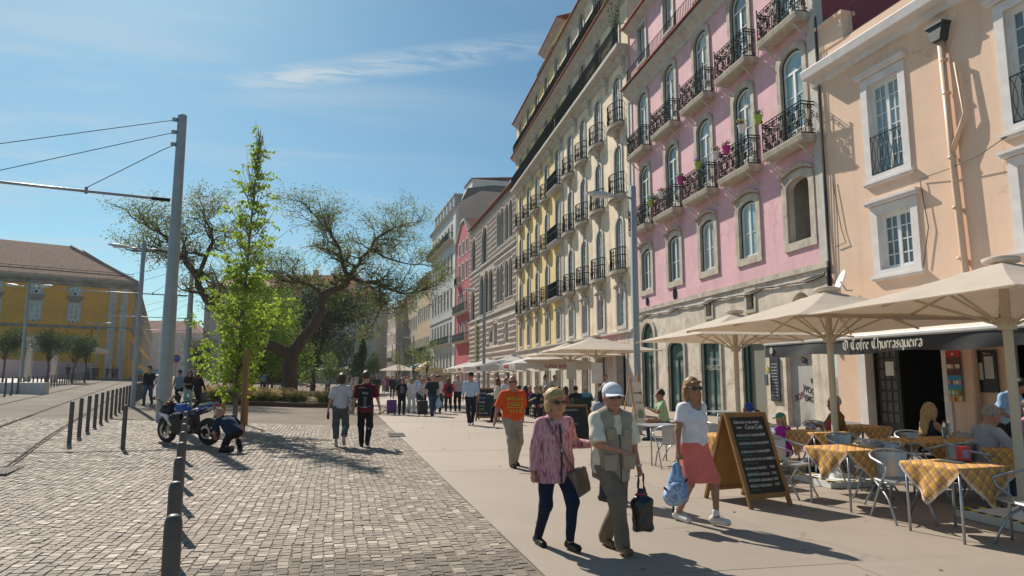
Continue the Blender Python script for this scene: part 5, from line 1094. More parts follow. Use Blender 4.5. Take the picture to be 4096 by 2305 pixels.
for P,rad in limbs:
    Q=[J(*p) for p in P]; 
    F=[Q[0]]; RR=[rad[0]]
    for i in range(len(Q)-1):
        mid=Q[i].lerp(Q[i+1],.5)+Vector((rr.gauss(0,.06),rr.gauss(0,.06),rr.gauss(0,.06)))*(1 if rad[i]<.4 else .3); F+= [mid,Q[i+1]]; RR+=[(rad[i]+rad[i+1])/2,rad[i+1]]
    wood.tube(F,RR,10 if rad[0]>.2 else 6)
    for i in range(2,len(F)):
        if RR[i]<.27:
            for k in range(2 if RR[i]<.2 else 1): fan(F[i],Vector((rr.gauss(0,.8),rr.gauss(0,.9),rr.uniform(-.1,.75))),rr.uniform(1.1,1.9),max(.022,RR[i]*.45),1)
    if rad[-1]<.1: fan(F[-1],F[-1]-F[-2]+Vector((0,0,.05)),1.4,.04,1); fan(F[-1],F[-1]-F[-2],1.6,.04,1)
for k in range(40):  # thin hanging shoots
    s=rr.choice(limbs[3:]); p=J(*rr.choice(s[0][1:])); d=Vector((rr.gauss(0,1.0),rr.gauss(0,1.0),0)); P=[p+d*t*1.3+Vector((0,0,.5*t-1.9*t*t)) for t in np.linspace(0,1,6)]; wood.tube(P,.012,4,0,False)
    for q in range(22): c=P[rr.randrange(2,6)]; LP.append(c+Vector((rr.gauss(0,.16),rr.gauss(0,.16),rr.gauss(0,.16)))); LN.append((rr.gauss(0,1),rr.gauss(0,1),-.6))
wood.build('trunk',BARK,jac,smooth=True); leaves('crown',LP,LN,.17,.34,leafmat('feathery leaf',(.16,.20,.04),.4,.4),jac)
# dense trees in the square
def bushy(name,label,px,d,h,rw,trunkh,col,n,size,lump=9,seed=1,shape='round',group='trees in the square',asp=.5,trad=.12,bark=None,loc=None):
    x,y=at(px,d) if loc is None else loc; rr=random.Random(seed); rg=np.random.default_rng(seed); e=E(name,label,'tree',(x,y,g(x,y)),0,group)
    m=MB(); m.tube([(0,0,-.1),(rr.gauss(0,.05),rr.gauss(0,.05),trunkh*.6),(rr.gauss(0,.1),0,trunkh),(rr.gauss(0,.15),rr.gauss(0,.1),trunkh+(h-trunkh)*.6)],[trad,trad*.8,trad*.7,trad*.25],8)
    cs=[]
    for k in range(lump):
        a=rr.random()*6.28; 
        if shape=='cone': t=(k+.5)/lump; zz=trunkh+(h-trunkh)*t*.93; q=rw*(1-t)*.55; s=(rw*(1.05-t)*.75+.1,)*2+((h-trunkh)/lump*1.2,)
        elif shape=='flat': q=rw*math.sqrt(rr.random())*.75; zz=trunkh+(h-trunkh)*rr.uniform(.35,.8); s=(rw*.42,rw*.42,(h-trunkh)*.36)
        else: q=rw*math.sqrt(rr.random())*.68; zz=trunkh+(h-trunkh)*(.18+.64*rr.random()); s=(rw*rr.uniform(.34,.52),)*2+((h-trunkh)*rr.uniform(.18,.28),)
        c=Vector((q*math.cos(a),q*math.sin(a),zz)); cs.append((c,s)); m.tube([(0,0,trunkh*.8),c*.5+Vector((0,0,trunkh*.45)),c],[trad*.5,trad*.3,trad*.1],5,0,False)
    m.build('trunk',bark or BARK,e,smooth=True)
    pos=[];nr=[]
    for c,s in cs:
        k=n//lump; v=rg.normal(size=(k,3)); v/=np.linalg.norm(v,axis=1,keepdims=True); rad=rg.uniform(.35,1.08,(k,1))**.6; w=1+.22*np.sin(v[:,:1]*7+c.x*5)*np.cos(v[:,2:]*6)
        pos.append(np.array(c)+v*rad*w*np.array(s)); nr.append(v+rg.normal(size=(k,3))*.7+np.array([0,0,-.25]))
    leaves('crown',np.vstack(pos),np.vstack(nr),size,asp,leafmat('leaf '+name,col,.4,.3),e,rg); return e
bushy('evergreen_tree','large dark green evergreen tree behind the crooked trunk',792,72,11.5,6.4,2.6,(.018,.042,.010),20000,.28,26,4,trad=.3)
bushy('shrubby_tree','bright yellow-green bushy tree left behind the slender tree',640,48,7.6,3.3,1.0,(.13,.22,.03),10000,.22,14,5)
bushy('shrubby_tree','rounded green tree between slender tree and dark evergreen',690,56,9.2,3.6,1.4,(.075,.145,.022),10000,.22,14,6)
bushy('young_tree','small airy green tree left of the little conifer',858,66,5.6,1.7,1.5,(.11,.18,.05),2600,.20,10,7,trad=.05)
bushy('conifer','small dense cone-shaped conifer near the walking couple',912,62,5.2,1.15,.7,(.045,.10,.025),4200,.17,9,8,shape='cone',trad=.07)
bushy('young_tree','light yellow-green sapling right of the little conifer',940,66,4.2,1.2,1.2,(.16,.21,.04),1200,.18,7,9,trad=.04)
bushy('olive_tree','grey-green olive tree beside the tram mast',508,60,4.6,2.0,1.5,(.095,.115,.065),5200,.15,12,10)
bushy('young_tree','small yellow-leaved tree behind the planting bed',836,58,3.6,1.3,1.2,(.20,.22,.03),1300,.18,7,12,trad=.04)
bushy('shrubby_tree','dusky olive-green tree under the dark evergreen',745,64,5.0,2.2,1.1,(.06,.085,.035),4200,.2,11,13)
for k,(px,d) in enumerate(((18,58),(128,60),(192,64),(222,68))):
    bushy('stone_pine','%s young umbrella pine from the left on the lawn'%['first','second','third','fourth'][k],px,d,4.4,[1.7,1.6,1.4,1.1][k],2.3,(.05,.085,.03),3600,.17,11,20+k,shape='flat',group='young pines on the lawn',trad=.09)
for k,(px,d) in enumerate(((1006,92),(1042,76),(1075,64))):
    bushy('street_tree','%s thin young street tree before the far houses'%['farthest','middle','nearest'][k],px,d,5.2,1.3,2.4,(.14,.20,.04),420,.20,8,30+k,group='thin street trees',trad=.05)
# planting bed with ornamental grass and rusty steel edge
CORT=mat('rusty steel edging',(.10,.045,.025),.85,0,.3,6); SOIL=mat('dry bed soil',(.25,.20,.10),.95,0,.4,4,.5,20)
EDGE=[(-9.2,38.6),(-6.5,37.7),(-4.0,37.4),(-2.2,38.2),(-1.0,40.5),(-.8,44),(-1.6,50),(-5,54),(-9.5,52),(-11,46),(-10.4,41)]
m=MB(); m.add([(a,b,g(a,b)+.10) for a,b in EDGE],[tuple(range(len(EDGE)))]); tag(m.build('planting_bed',SOIL,fix=True),kind='structure')
m=MB(); n=len(EDGE)
for i in range(n):
    a,b=EDGE[i],EDGE[(i+1)%n]; za,zb=g(*a),g(*b); c=((a[0]+5.5)*.985-5.5,(a[1]-45)*.985+45); d=((b[0]+5.5)*.985-5.5,(b[1]-45)*.985+45)
    m.add([(*a,za-.05),(*b,zb-.05),(*b,zb+.2),(*a,za+.2),(*c,za+.2),(*d,zb+.2),(*c,za),(*d,zb)],[(0,1,2,3),(3,2,5,4),(4,5,7,6)])
tag(m.build('bed_edging',CORT,fix=True),'rusty steel edging round the bed of feathery grass','edging')
rg=np.random.default_rng(5); pos=[];nr=[];pos2=[];nr2=[]
tuft=[(rg.uniform(-9.6,-5.2),rg.uniform(39.2,43.0)) for _ in range(46)]+[(rg.uniform(-6,-2.5),rg.uniform(40,44)) for _ in range(12)]
for tx,ty in tuft:
    n=150; a=rg.uniform(0,6.28,n); t=rg.uniform(.1,.9,n); pos.append(np.c_[tx+rg.normal(0,.14,n),ty+rg.normal(0,.14,n),np.full(n,g(tx,ty)+.08)]); nr.append(np.c_[np.cos(a)*t,np.sin(a)*t,np.full(n,1.0)])
    h=rg.uniform(.55,.85); a=rg.uniform(0,6.28,n); t=rg.uniform(.1,.5,n); pos2.append(np.c_[tx+np.cos(a)*t,ty+np.sin(a)*t,g(tx,ty)+.08+h*(.7+.35*rg.random(n)-.4*t)]); nr2.append(np.c_[np.cos(a)+.6,np.sin(a)-.5,rg.uniform(-.2,.5,n)])
o=leaves('ornamental_grass',np.vstack(pos),np.vstack(nr),.62,.035,leafmat('grass blade',(.13,.16,.04),.35,.35)); tag(o,'green clumps of feather grass in the planting bed','grass',kind='stuff')
o=leaves('grass_plumes',np.vstack(pos2),np.vstack(nr2),.30,.09,leafmat('straw plume',(.42,.33,.15),.25,.4)); tag(o,'straw-coloured plumes over the feather grass','grass',kind='stuff')
# ---------------------------------------------------------------- modelling people as smooth blended volumes (one continuous skin per body)
V3=lambda *a:np.array(a,float)
def smin(a,b,k):
    h=np.maximum(k-np.abs(a-b),0)/k; return np.minimum(a,b)-h*h*k*.25
class Vol:
    def __init__(s): s.p=[]; s.k=1.0
    def rc(s,a,b,ra,rb,k=.03,cut=None,sc=None): s.p.append(('rc',np.array(a,float),np.array(b,float),ra*s.k,rb*s.k,k*s.k,cut,sc)); return s
    def el(s,c,r,k=.03,M=None,cut=None,sub=False): s.p.append(('el',np.array(c,float),np.array(r,float)*s.k,M,sub,k*s.k,cut,None)); return s
    def bx(s,c,h,rad=.01,k=.01,M=None,sub=False,cut=None): s.p.append(('bx',np.array(c,float),np.array(h,float)*s.k,M,rad,k,cut,sub)); return s
    def mesh(s,name,mats,res,cuts=(),fold=0,fs=14,paint=None):
        lo=np.full(3,9.);hi=np.full(3,-9.)
        for q in s.p:
            if q[0]=='rc': r=max(q[3],q[4]); l=np.minimum(q[1],q[2])-r; h=np.maximum(q[1],q[2])+r
            elif q[0]=='el': 
                if q[4]: continue
                r=q[2] if q[3] is None else np.full(3,q[2].max()); l=q[1]-r; h=q[1]+r
            else:
                if q[7]: continue
                r=q[2]+q[4] if q[3] is None else np.full(3,np.linalg.norm(q[2])+q[4]); l=q[1]-r; h=q[1]+r
            lo=np.minimum(lo,l); hi=np.maximum(hi,h)
        lo-=res*3; hi+=res*3; n=np.ceil((hi-lo)/res).astype(int)+1
        ax=[lo[i]+res*np.arange(n[i]) for i in range(3)]; F=np.full(n,.5,np.float32)
        for q in s.p:
            kind,k,cut=q[0],q[5],q[6]; sub=(kind=='el' and q[4]) or (kind=='bx' and q[7])
            if kind=='rc': r=max(q[3],q[4]); l=np.minimum(q[1],q[2])-r; h=np.maximum(q[1],q[2])+r
            elif kind=='el': r=q[2] if q[3] is None else np.full(3,q[2].max()); l=q[1]-r; h=q[1]+r
            else: r=q[2]+q[4] if q[3] is None else np.full(3,np.linalg.norm(q[2])+q[4]); l=q[1]-r; h=q[1]+r
            i0=np.clip(((l-k-2*res-lo)/res).astype(int),0,n-1); i1=np.clip(((h+k+2*res-lo)/res).astype(int)+2,0,n)
            if (i1<=i0).any(): continue
            sl=tuple(slice(a,b) for a,b in zip(i0,i1)); X,Y,Z=np.meshgrid(*[ax[i][sl[i]] for i in range(3)],indexing='ij')
            if kind=='rc':
                a,b=q[1],q[2]; ba=b-a; L2=ba@ba+1e-9; px,py,pz=X-a[0],Y-a[1],Z-a[2]; t=np.clip((px*ba[0]+py*ba[1]+pz*ba[2])/L2,0,1); dx,dy,dz=px-t*ba[0],py-t*ba[1],pz-t*ba[2]
                if q[7] is not None: dx,dy,dz=dx/q[7][0],dy/q[7][1],dz/q[7][2]
                d=np.sqrt(dx*dx+dy*dy+dz*dz)-(q[3]+(q[4]-q[3])*t)
            else:
                px,py,pz=X-q[1][0],Y-q[1][1],Z-q[1][2]
                if q[3] is not None: M=q[3]; px,py,pz=[M[0][i]*px+M[1][i]*py+M[2][i]*pz for i in range(3)]
                if kind=='el':
                    r=q[2]; k0=np.sqrt((px/r[0])**2+(py/r[1])**2+(pz/r[2])**2); k1=np.sqrt((px/r[0]**2)**2+(py/r[1]**2)**2+(pz/r[2]**2)**2)+1e-9; d=k0*(k0-1)/k1
                else:
                    e=[np.abs(v)-q[2][i] for i,v in enumerate((px,py,pz))]; d=np.sqrt(sum(np.maximum(v,0)**2 for v in e))+np.minimum(np.maximum(np.maximum(e[0],e[1]),e[2]),0)-q[4]
            for c in (cut or ()): d=np.maximum(d,(X-c[0][0])*c[1][0]+(Y-c[0][1])*c[1][1]+(Z-c[0][2])*c[1][2])
            F[sl]=np.maximum(F[sl],-d) if sub else smin(F[sl],d.astype(np.float32),k)
        if fold or cuts:
            X,Y,Z=np.meshgrid(*ax,indexing='ij',sparse=True)
            if fold: F=F+fold*(np.sin(X*fs*1.3+Z*fs*1.9+1.2*np.sin(Y*fs))*np.sin(Y*fs*1.5-Z*fs*.8+np.sin(X*fs*.7)))
            for p,nn in cuts: F=np.maximum(F,(X-p[0])*nn[0]+(Y-p[1])*nn[1]+(Z-p[2])*nn[2])
        v,f=nets(F,lo,res); me=bpy.data.meshes.new(name)
        me.vertices.add(len(v)); me.vertices.foreach_set('co',v.astype(np.float32).reshape(-1)); m=len(f); me.loops.add(m*4); me.loops.foreach_set('vertex_index',f.astype(np.int32).reshape(-1)); me.polygons.add(m); me.polygons.foreach_set('loop_start',np.arange(0,4*m,4,dtype=np.int32)); me.polygons.foreach_set('use_smooth',np.ones(m,bool))
        for q in (mats if isinstance(mats,(list,tuple)) else [mats]): me.materials.append(q)
        if paint is not None and m: me.polygons.foreach_set('material_index',paint(v[f].mean(1)).astype(np.int32))
        me.update(calc_edges=True); return me
def nets(F,lo,res):
    S_=F<0; nx,ny,nz=F.shape
    c=np.zeros((nx-1,ny-1,nz-1),np.int8)
    for i in (0,1):
        for j in (0,1):
            for k in (0,1): c+=S_[i:nx-1+i,j:ny-1+j,k:nz-1+k]
    act=(c>0)&(c<8); idx=np.argwhere(act); N=len(idx); ids=np.full(act.shape,-1,np.int32); ids[act]=np.arange(N)
    off=np.array([(i,j,k) for i in (0,1) for j in (0,1) for k in (0,1)]); vals=np.stack([F[idx[:,0]+o[0],idx[:,1]+o[1],idx[:,2]+o[2]] for o in off],1)
    acc=np.zeros((N,3)); cnt=np.zeros((N,1))
    for a in range(8):
        for b in range(a+1,8):
            if abs(off[a]-off[b]).sum()!=1: continue
            va,vb=vals[:,a],vals[:,b]; m=(va<0)!=(vb<0); t=np.where(m,va/np.where(m,va-vb,1),0)[:,None]; acc+=np.where(m[:,None],off[a]+(off[b]-off[a])*t,0); cnt+=m[:,None]
    v=lo+res*(idx+acc/np.maximum(cnt,1)); fs=[]
    e=np.argwhere(S_[:-1,1:-1,1:-1]!=S_[1:,1:-1,1:-1]); i,j,k=e[:,0],e[:,1]+1,e[:,2]+1; q=np.stack([ids[i,j-1,k-1],ids[i,j,k-1],ids[i,j,k],ids[i,j-1,k]],1); fl=~S_[i,j,k]; q[fl]=q[fl][:,::-1]; fs.append(q)
    e=np.argwhere(S_[1:-1,:-1,1:-1]!=S_[1:-1,1:,1:-1]); i,j,k=e[:,0]+1,e[:,1],e[:,2]+1; q=np.stack([ids[i-1,j,k-1],ids[i,j,k-1],ids[i,j,k],ids[i-1,j,k]],1); fl=S_[i,j,k]; q[fl]=q[fl][:,::-1]; fs.append(q)
    e=np.argwhere(S_[1:-1,1:-1,:-1]!=S_[1:-1,1:-1,1:]); i,j,k=e[:,0]+1,e[:,1]+1,e[:,2]; q=np.stack([ids[i-1,j-1,k],ids[i,j-1,k],ids[i,j,k],ids[i-1,j,k]],1); fl=~S_[i,j,k]; q[fl]=q[fl][:,::-1]; fs.append(q)
    return v,np.vstack(fs)
def ik(a,t,l1,l2,pole):
    a,t,pole=[np.array(q,float) for q in (a,t,pole)]; d=t-a; L=np.linalg.norm(d); mx=(l1+l2)*.995
    if L>mx: t=a+d/L*mx; d=t-a; L=mx
    u=d/L; x=(l1*l1-l2*l2+L*L)/(2*L); h=math.sqrt(max(1e-6,l1*l1-x*x)); p=pole-u*(pole@u); p/=np.linalg.norm(p)+1e-9
    return a+u*x+p*h, t
def rotm(fwd=0,side=0,yaw=0): return np.array(Matrix.Rotation(yaw,3,'Z')@Matrix.Rotation(-fwd,3,'X')@Matrix.Rotation(side,3,'Y'))
def cloth(rgb,rough=.85,var=.12,scale=9,kind=None):
    return mat('cloth %.3f %.3f %.3f'%tuple(rgb),rgb,rough,0,var,scale,.12,60,spec=.25)
SKIN={'fair':(.50,.29,.20),'tan':(.36,.19,.115),'red':(.46,.22,.15),'dark':(.16,.085,.055)}
def skin(k): return mat('skin '+k,SKIN[k],.5,0,.10,18,spec=.35,sss=.08)
LIP=mat('lips',(.33,.10,.09),.45)
HAIRC={'black':(.012,.010,.010),'brown':(.055,.028,.014),'dark':(.028,.017,.012),'blond':(.46,.30,.13),'ginger':(.30,.14,.05),'grey':(.30,.29,.27),'white':(.62,.61,.58),'copper':(.14,.045,.02)}
def hairm(k): return mat('hair '+k,HAIRC[k],.5,0,.35,30,.5,70,stretch=(1,1,.3),spec=.4)
SHADES=mat('sunglass plastic',(.012,.010,.010),.12,0,.1,spec=.8)
POSES={'stand':dict(fL=(-.10,.0,.08),fR=(.10,.03,.08)),
 'walk':dict(fL=(-.075,.29,.085),fR=(.075,-.30,.15),hL=(-.25,-.14,.86),hR=(.25,.2,.88)),
 'walk2':dict(fL=(-.075,-.27,.14),fR=(.075,.26,.085),hL=(-.25,.18,.88),hR=(.25,-.14,.86)),
 'sit':dict(pel=(0,0,.50),fL=(-.11,.40,.08),fR=(.12,.36,.08),hL=(-.17,.38,.80),hR=(.17,.36,.80),lean=.12)}
def person(label,x,y,head,H=1.7,pose='stand',skin_='fair',top=(.5,.5,.5),sleeve=.5,bottom=(.03,.03,.04),bot='trousers',blen=1.0,shoes=(.03,.03,.03),hair='short',hairc='brown',hat=None,hatc=(.5,.5,.5),glasses=False,lod=2,fat=1.0,fem=False,hem=-.10,flare=0,lean=None,side=0,hyaw=0,hpit=0,hL=None,hR=None,fL=None,fR=None,z=None,group='people in the square',tmat=None,bmat=None,pel=None,twist=0,sit=False,loose=0,plL=None,plR=None,fist=False,neckd=0,hs=1.09,bl=None):
    bl=loose if bl is None else bl
    P=dict(POSES[pose]); res={0:.0078,1:.012,2:.019,3:.031}[lod]
    e=E('person',label,'person',(x,y,(g(x,y)+.012) if z is None else z),R(head),group); s_=H/1.75; e.scale=(s_,)*3
    ln=P.get('lean',.02) if lean is None else lean; RT=rotm(ln,side,twist); pe=np.array(pel or P.get('pel',(0,0,.945)))
    if pose in('walk','walk2') and pel is None: pe=pe-V3(0,0,.02)
    T=lambda v:pe+RT@np.array(v,float); sw=(.165 if fem else .192)*(.85+.15*fat); hw=.093
    neck=T((0,-.005,.515)); RH=rotm(ln*.4+hpit,0,hyaw); hc=neck+RH@V3(0,.022,.140+.012*hs); Hd=lambda v:hc+RH@(np.array(v,float)*hs)
    sh=[T((-sw,-.01,.445)),T((sw,-.01,.445))]; hp=[pe+V3(-hw,0,-.03),pe+V3(hw,0,-.03)]
    ft=[np.array(fL or P['fL']),np.array(fR or P['fR'])]; hd=[np.array(hL or P.get('hL',(-.26,.04,.84))),np.array(hR or P.get('hR',(.26,.04,.84)))]
    kn=[];an=[]
    for i in (0,1): k,a=ik(hp[i],ft[i],.435,.43,(((-.12,.12)[i]),1,.05)); kn.append(k); an.append(a)
    el=[];wr=[]
    for i in (0,1): k,a=ik(sh[i],hd[i],.285,.245,((plL if i==0 else plR) or ((-.5,.5)[i],-1,-.15))); el.append(k); wr.append(a)
    f=fat; B=Vol(); SM=skin(skin_); B.k=hs
    # body
    B.el(Hd((0,-.008,.02)),(.076,.096,.108),.03,RH).el(Hd((0,.03,-.062)),(.058,.062,.06),.05,RH).el(Hd((0,.055,-.098)),(.026,.024,.02),.03,RH)
    B.rc(Hd((0,.085,.012)),Hd((0,.112,-.028)),.010,.0155,.02).el(Hd((-.077,-.008,-.012)),(.013,.024,.033),.012,RH).el(Hd((.077,-.008,-.012)),(.013,.024,.033),.012,RH)
    B.rc(Hd((-.032,.084,.03)),Hd((.032,.084,.03)),.012,.012,.02).el(Hd((0,.083,-.062)),(.026,.012,.010),.012,RH)
    if lod<2: B.el(Hd((-.03,.097,.008)),(.017,.012,.011),.01,RH,None,True).el(Hd((.03,.097,.008)),(.017,.012,.011),.01,RH,None,True)
    B.k=1.0; B.rc(neck-RT@V3(0,0,.05),Hd((0,-.015,-.07)),.06,.054*hs,.04)
    def torso(W,o=0.0,k=.07,bust=True):
        W.el(T((0,.0,.33)),((.152 if fem else .163)*(.75+.25*f)+o,.104*(.6+.4*f)+o,.165+o),k,RT).el(T((0,.012*f,.12)),((.128 if fem else .136)*f+o,.098*f+o,.15+o),k,RT).el(pe+V3(0,-.012,-.015),((.158 if fem else .148)*(.6+.4*f)+o,.108*(.7+.3*f)+o,.115+o),k)
        W.rc(sh[0]+RT@V3(.025,0,-.012),T((0,-.015,.475)),.044+o,.056+o,.06).rc(sh[1]+RT@V3(-.025,0,-.012),T((0,-.015,.475)),.044+o,.056+o,.06)
        if fem and bust:
            for q in (-.068,.068): W.el(T((q,.085,.315)),(.062+o,.052+o,.06+o),.05,RT)
    torso(B)
    for i in (0,1):
        B.rc(sh[i],el[i],.050*(.7+.3*f),.040*(.8+.2*f),.04).rc(el[i],wr[i],.038,.025,.02).rc(hp[i],kn[i],.082*(.6+.4*f),.047,.04).rc(kn[i],an[i],.044,.034,.02).el((kn[i]*.62+an[i]*.38)+V3(0,-.016,0),(.041,.045,.10),.02)
        u=wr[i]-el[i]; u/=np.linalg.norm(u); sx=(-1,1)[i]
        if abs(u[2])>.6: lat=V3(0,1,0); cu=V3(-sx,0,0)
        else: lat=V3(-sx,0,0); cu=V3(0,0,-1)
        lat=lat-u*(lat@u); lat/=np.linalg.norm(lat); cu=cu-u*(cu@u)-lat*(cu@lat); cu/=np.linalg.norm(cu); fr=max(.0085,res*.8)
        pm=wr[i]+u*.075; B.rc(wr[i]+u*.02+lat*.012,pm+lat*.02,.022,.020,.015).rc(wr[i]+u*.02-lat*.012,pm-lat*.018,.021,.019,.015)
        if lod<2:
            cl=1.6 if (fist if isinstance(fist,bool) else fist==i) else .55
            for q,(o_,l_) in enumerate(((.030,.030),(.010,.034),(-.010,.032),(-.029,.025))):
                a0=pm+lat*o_; a1=a0+u*l_*(1 if cl<1 else .55)+cu*.012*cl; a2=a1+(u*(.022 if cl<1 else -.005)+cu*.02*cl); B.rc(a0,a1,fr*1.1,fr,.006).rc(a1,a2,fr,fr*.85,.006)
            t0=wr[i]+u*.035+lat*.026; t1=t0+u*.028+lat*.022+cu*.012*cl; B.rc(t0,t1,fr*1.25,fr*1.1,.01).rc(t1,t1+u*.024+cu*.012*cl-lat*.004,fr*1.1,fr*.9,.006)
        else: B.rc(pm,pm+u*.075+cu*.02,.024,.017,.02).rc(wr[i]+u*.035+lat*.02,wr[i]+u*.07+lat*.045,.013,.011,.01)
        fd=V3(0,1,0); tilt=an[i][2]-.08; toe=an[i]+V3(.012*sx,.15,-.052-(tilt*.75 if an[i][1]<0 else -tilt*.4)); heel=an[i]+V3(0,-.045,-.042+(tilt*.25 if an[i][1]<0 else 0))
        if isinstance(sit,str) and sit=='kneel': toe=an[i]+V3(0,-.02,-.06); heel=an[i]+V3(0,-.06,.05)
        B.rc(heel,toe,.036,.03,.03).rc(an[i],heel,.036,.036,.03); 
        kn[i]=kn[i]; 
        if i==0: feet=[]
        feet.append((heel,toe))
    mouth=Hd((0,.094,-.062)); iR=np.linalg.inv(RH)
    def paint(c):
        q=(c-mouth)@iR.T; return ((q[:,0]/.025)**2+(q[:,1]/.03)**2+(q[:,2]/.009)**2<1).astype(int)
    put(B.mesh('body',[SM,LIP],res,paint=paint if lod<2 else None),'body',e)
    # garments
    tm=tmat or cloth(top); bm2=bmat or cloth(bottom); th=.012+loose*.5
    if top is not None:
        W=Vol(); torso(W,th+.004*(lod>1),.08); hz=T((0,0,hem))
        W.rc(T((0,0,.2)),T((0,0,hem-.08)),.115*f+th,(.128*f+th+flare),.08,None,(1.22,.86,1))
        if sleeve>0:
            for i in (0,1):
                if sleeve<=.6: 
                    q=sh[i]+(el[i]-sh[i])*min(1,sleeve*1.75); dr=(el[i]-sh[i])/np.linalg.norm(el[i]-sh[i]); W.rc(sh[i],sh[i]+(el[i]-sh[i])*1.1,.056*(.75+.25*f)+th*.8,.052+th+loose,.04,[(q,dr)])
                else:
                    t=min(1,(sleeve-.5)*2); dr=(wr[i]-el[i])/np.linalg.norm(wr[i]-el[i]); q=el[i]+(wr[i]-el[i])*t; W.rc(sh[i],el[i],.054*(.75+.25*f)+th*.8,.042+th,.04).rc(el[i],wr[i]+dr*.03,.042+th,.033+th*.7,.02,[(q,dr)])
        W.el(T((0,.03+neckd*.4,.535-neckd)),(.066+neckd*.35,.085+neckd*.3,.052+neckd),.008,RT,None,True)
        put(W.mesh('shirt',tm,res,[(hz,RT@V3(0,0,-1.))],fold=.0045 if lod<2 else .003,fs=15),'shirt',e)
    if bot=='trousers':
        W=Vol(); o=.010+bl*.4; W.el(pe+V3(0,-.012,-.01),((.162 if fem else .152)*(.6+.4*f)+o,.112*(.7+.3*f)+o,.115+o),.06)
        W.rc(T((0,0,.06)),pe+V3(0,0,-.02),.108*f+o,.122*f+o,.05,None,(1.18,.82,1))
        for i in (0,1):
            lg=min(1,blen); 
            W.rc(hp[i],kn[i],.090*(.6+.4*f)+o,.068+o,.06)
            if lg>.5: d=(an[i]-kn[i])/np.linalg.norm(an[i]-kn[i]); q=kn[i]+(an[i]-kn[i])*((lg-.5)*2); W.rc(kn[i],an[i]+d*.06,.066+o,.047+o+bl*.6,.05,[(q+d*.03,d)])
            else: d=(kn[i]-hp[i])/np.linalg.norm(kn[i]-hp[i])
        cuts=[(T((0,0,min(.10,hem+.09))),RT@V3(0,0,1.))]
        put(W.mesh('trousers',bm2,res,cuts,fold=.004 if lod<2 else .002,fs=12),'trousers',e)
    elif bot=='skirt':
        W=Vol(); c0=T((0,0,.1)); m_=(kn[0]+kn[1])/2; zb=pe[2]-.95*blen*.5; c1=V3(m_[0]*.5,m_[1]*.55,zb)
        W.el(pe+V3(0,-.012,-.01),(.172*(.6+.4*f),.128,.13),.06).rc(c0,c1-V3(0,0,.1),.122*f,.150*f+flare,.05,None,(1.22,.92,1)); W.rc(hp[0],kn[0],.085,.058,.10).rc(hp[1],kn[1],.085,.058,.10)
        put(W.mesh('skirt',bm2,res,[(T((0,0,.10)),RT@V3(0,0,1.)),(V3(0,0,zb),V3(0,0,-1.))],fold=.002,fs=9),'skirt',e)
    if shoes is not None:
        for i in (0,1):
            W=Vol(); h_,t_=feet[i]; W.rc(h_+V3(0,0,-.004),t_+V3(0,.01,-.004),.044,.041,.03).rc(an[i]+V3(0,-.012,-.012),h_,.046,.043,.02)
            put(W.mesh('shoe',cloth(shoes,.5),max(res,.010),[(an[i]+V3(0,0,.02),V3(0,0,1.))]),'shoe',e)
    # hair
    if hair and hair!='bald':
        W=Vol(); W.k=hs; W.el(Hd((0,-.024,.03)),(.087,.102,.112),.02,RH)
        fc=[]
        if hair in('bob','long','bun','curly','shag'): W.rc(Hd((-.074,-.02,.0)),Hd((-.074,-.015,-.07 if hair!='bun' else .0)),.030,.022,.03).rc(Hd((.074,-.02,.0)),Hd((.074,-.015,-.07 if hair!='bun' else .0)),.030,.022,.03).el(Hd((0,-.055,-.04)),(.085,.062,.075),.04,RH)
        if hair=='bob': W.rc(Hd((-.078,-.01,-.05)),Hd((-.078,.0,-.16)),.03,.022,.03).rc(Hd((.078,-.01,-.05)),Hd((.078,.0,-.16)),.03,.022,.03).rc(Hd((0,-.07,-.05)),Hd((0,-.075,-.16)),.07,.06,.04,None,(1.25,.8,1)).rc(Hd((-.045,.075,.082)),Hd((.045,.078,.07)),.013,.011,.03)
        if hair=='shag': W.rc(Hd((-.045,.078,.078)),Hd((.05,.08,.062)),.016,.014,.03).el(Hd((0,-.02,.07)),(.095,.10,.085),.03,RH).rc(Hd((-.08,.01,.0)),Hd((-.085,.02,-.075)),.024,.014,.02).rc(Hd((.08,.01,.0)),Hd((.085,.02,-.075)),.024,.014,.02)
        if hair=='long': W.rc(Hd((0,-.075,-.03)),T((0,-.115,.30)),.075,.06,.05,None,(1.35,.75,1)).rc(Hd((-.08,-.01,-.06)),T((-.095,.0,.36)),.03,.025,.03).rc(Hd((.08,-.01,-.06)),T((.095,.0,.36)),.03,.025,.03)
        if hair=='curly': W.el(Hd((0,-.03,-.0)),(.15,.14,.17),.05,RH).el(Hd((0,-.06,-.12)),(.15,.11,.12),.05,RH)
        if hair=='bun': W.el(Hd((0,-.10,.06)),(.05,.05,.05),.03,RH)
        if hair=='pony': W.rc(Hd((0,-.10,.03)),Hd((0,-.15,-.16)),.035,.022,.03)
        if hair=='quiff': W.el(Hd((0,.03,.115)),(.075,.07,.04),.03,RH)
        W.el(Hd((0,.095,-.045)),(.078,.085,.115),.01,RH,None,True)
        if hair in('short','quiff','thin'): W.bx(Hd((0,.02,-.12)),(.2,.2,.085),.01,.01,RH,True)
        put(W.mesh('hair',hairm(hairc),max(res*.85,.0075),fold=.0022 if hair!='curly' else .013,fs=62 if hair!='curly' else 55),'hair',e)
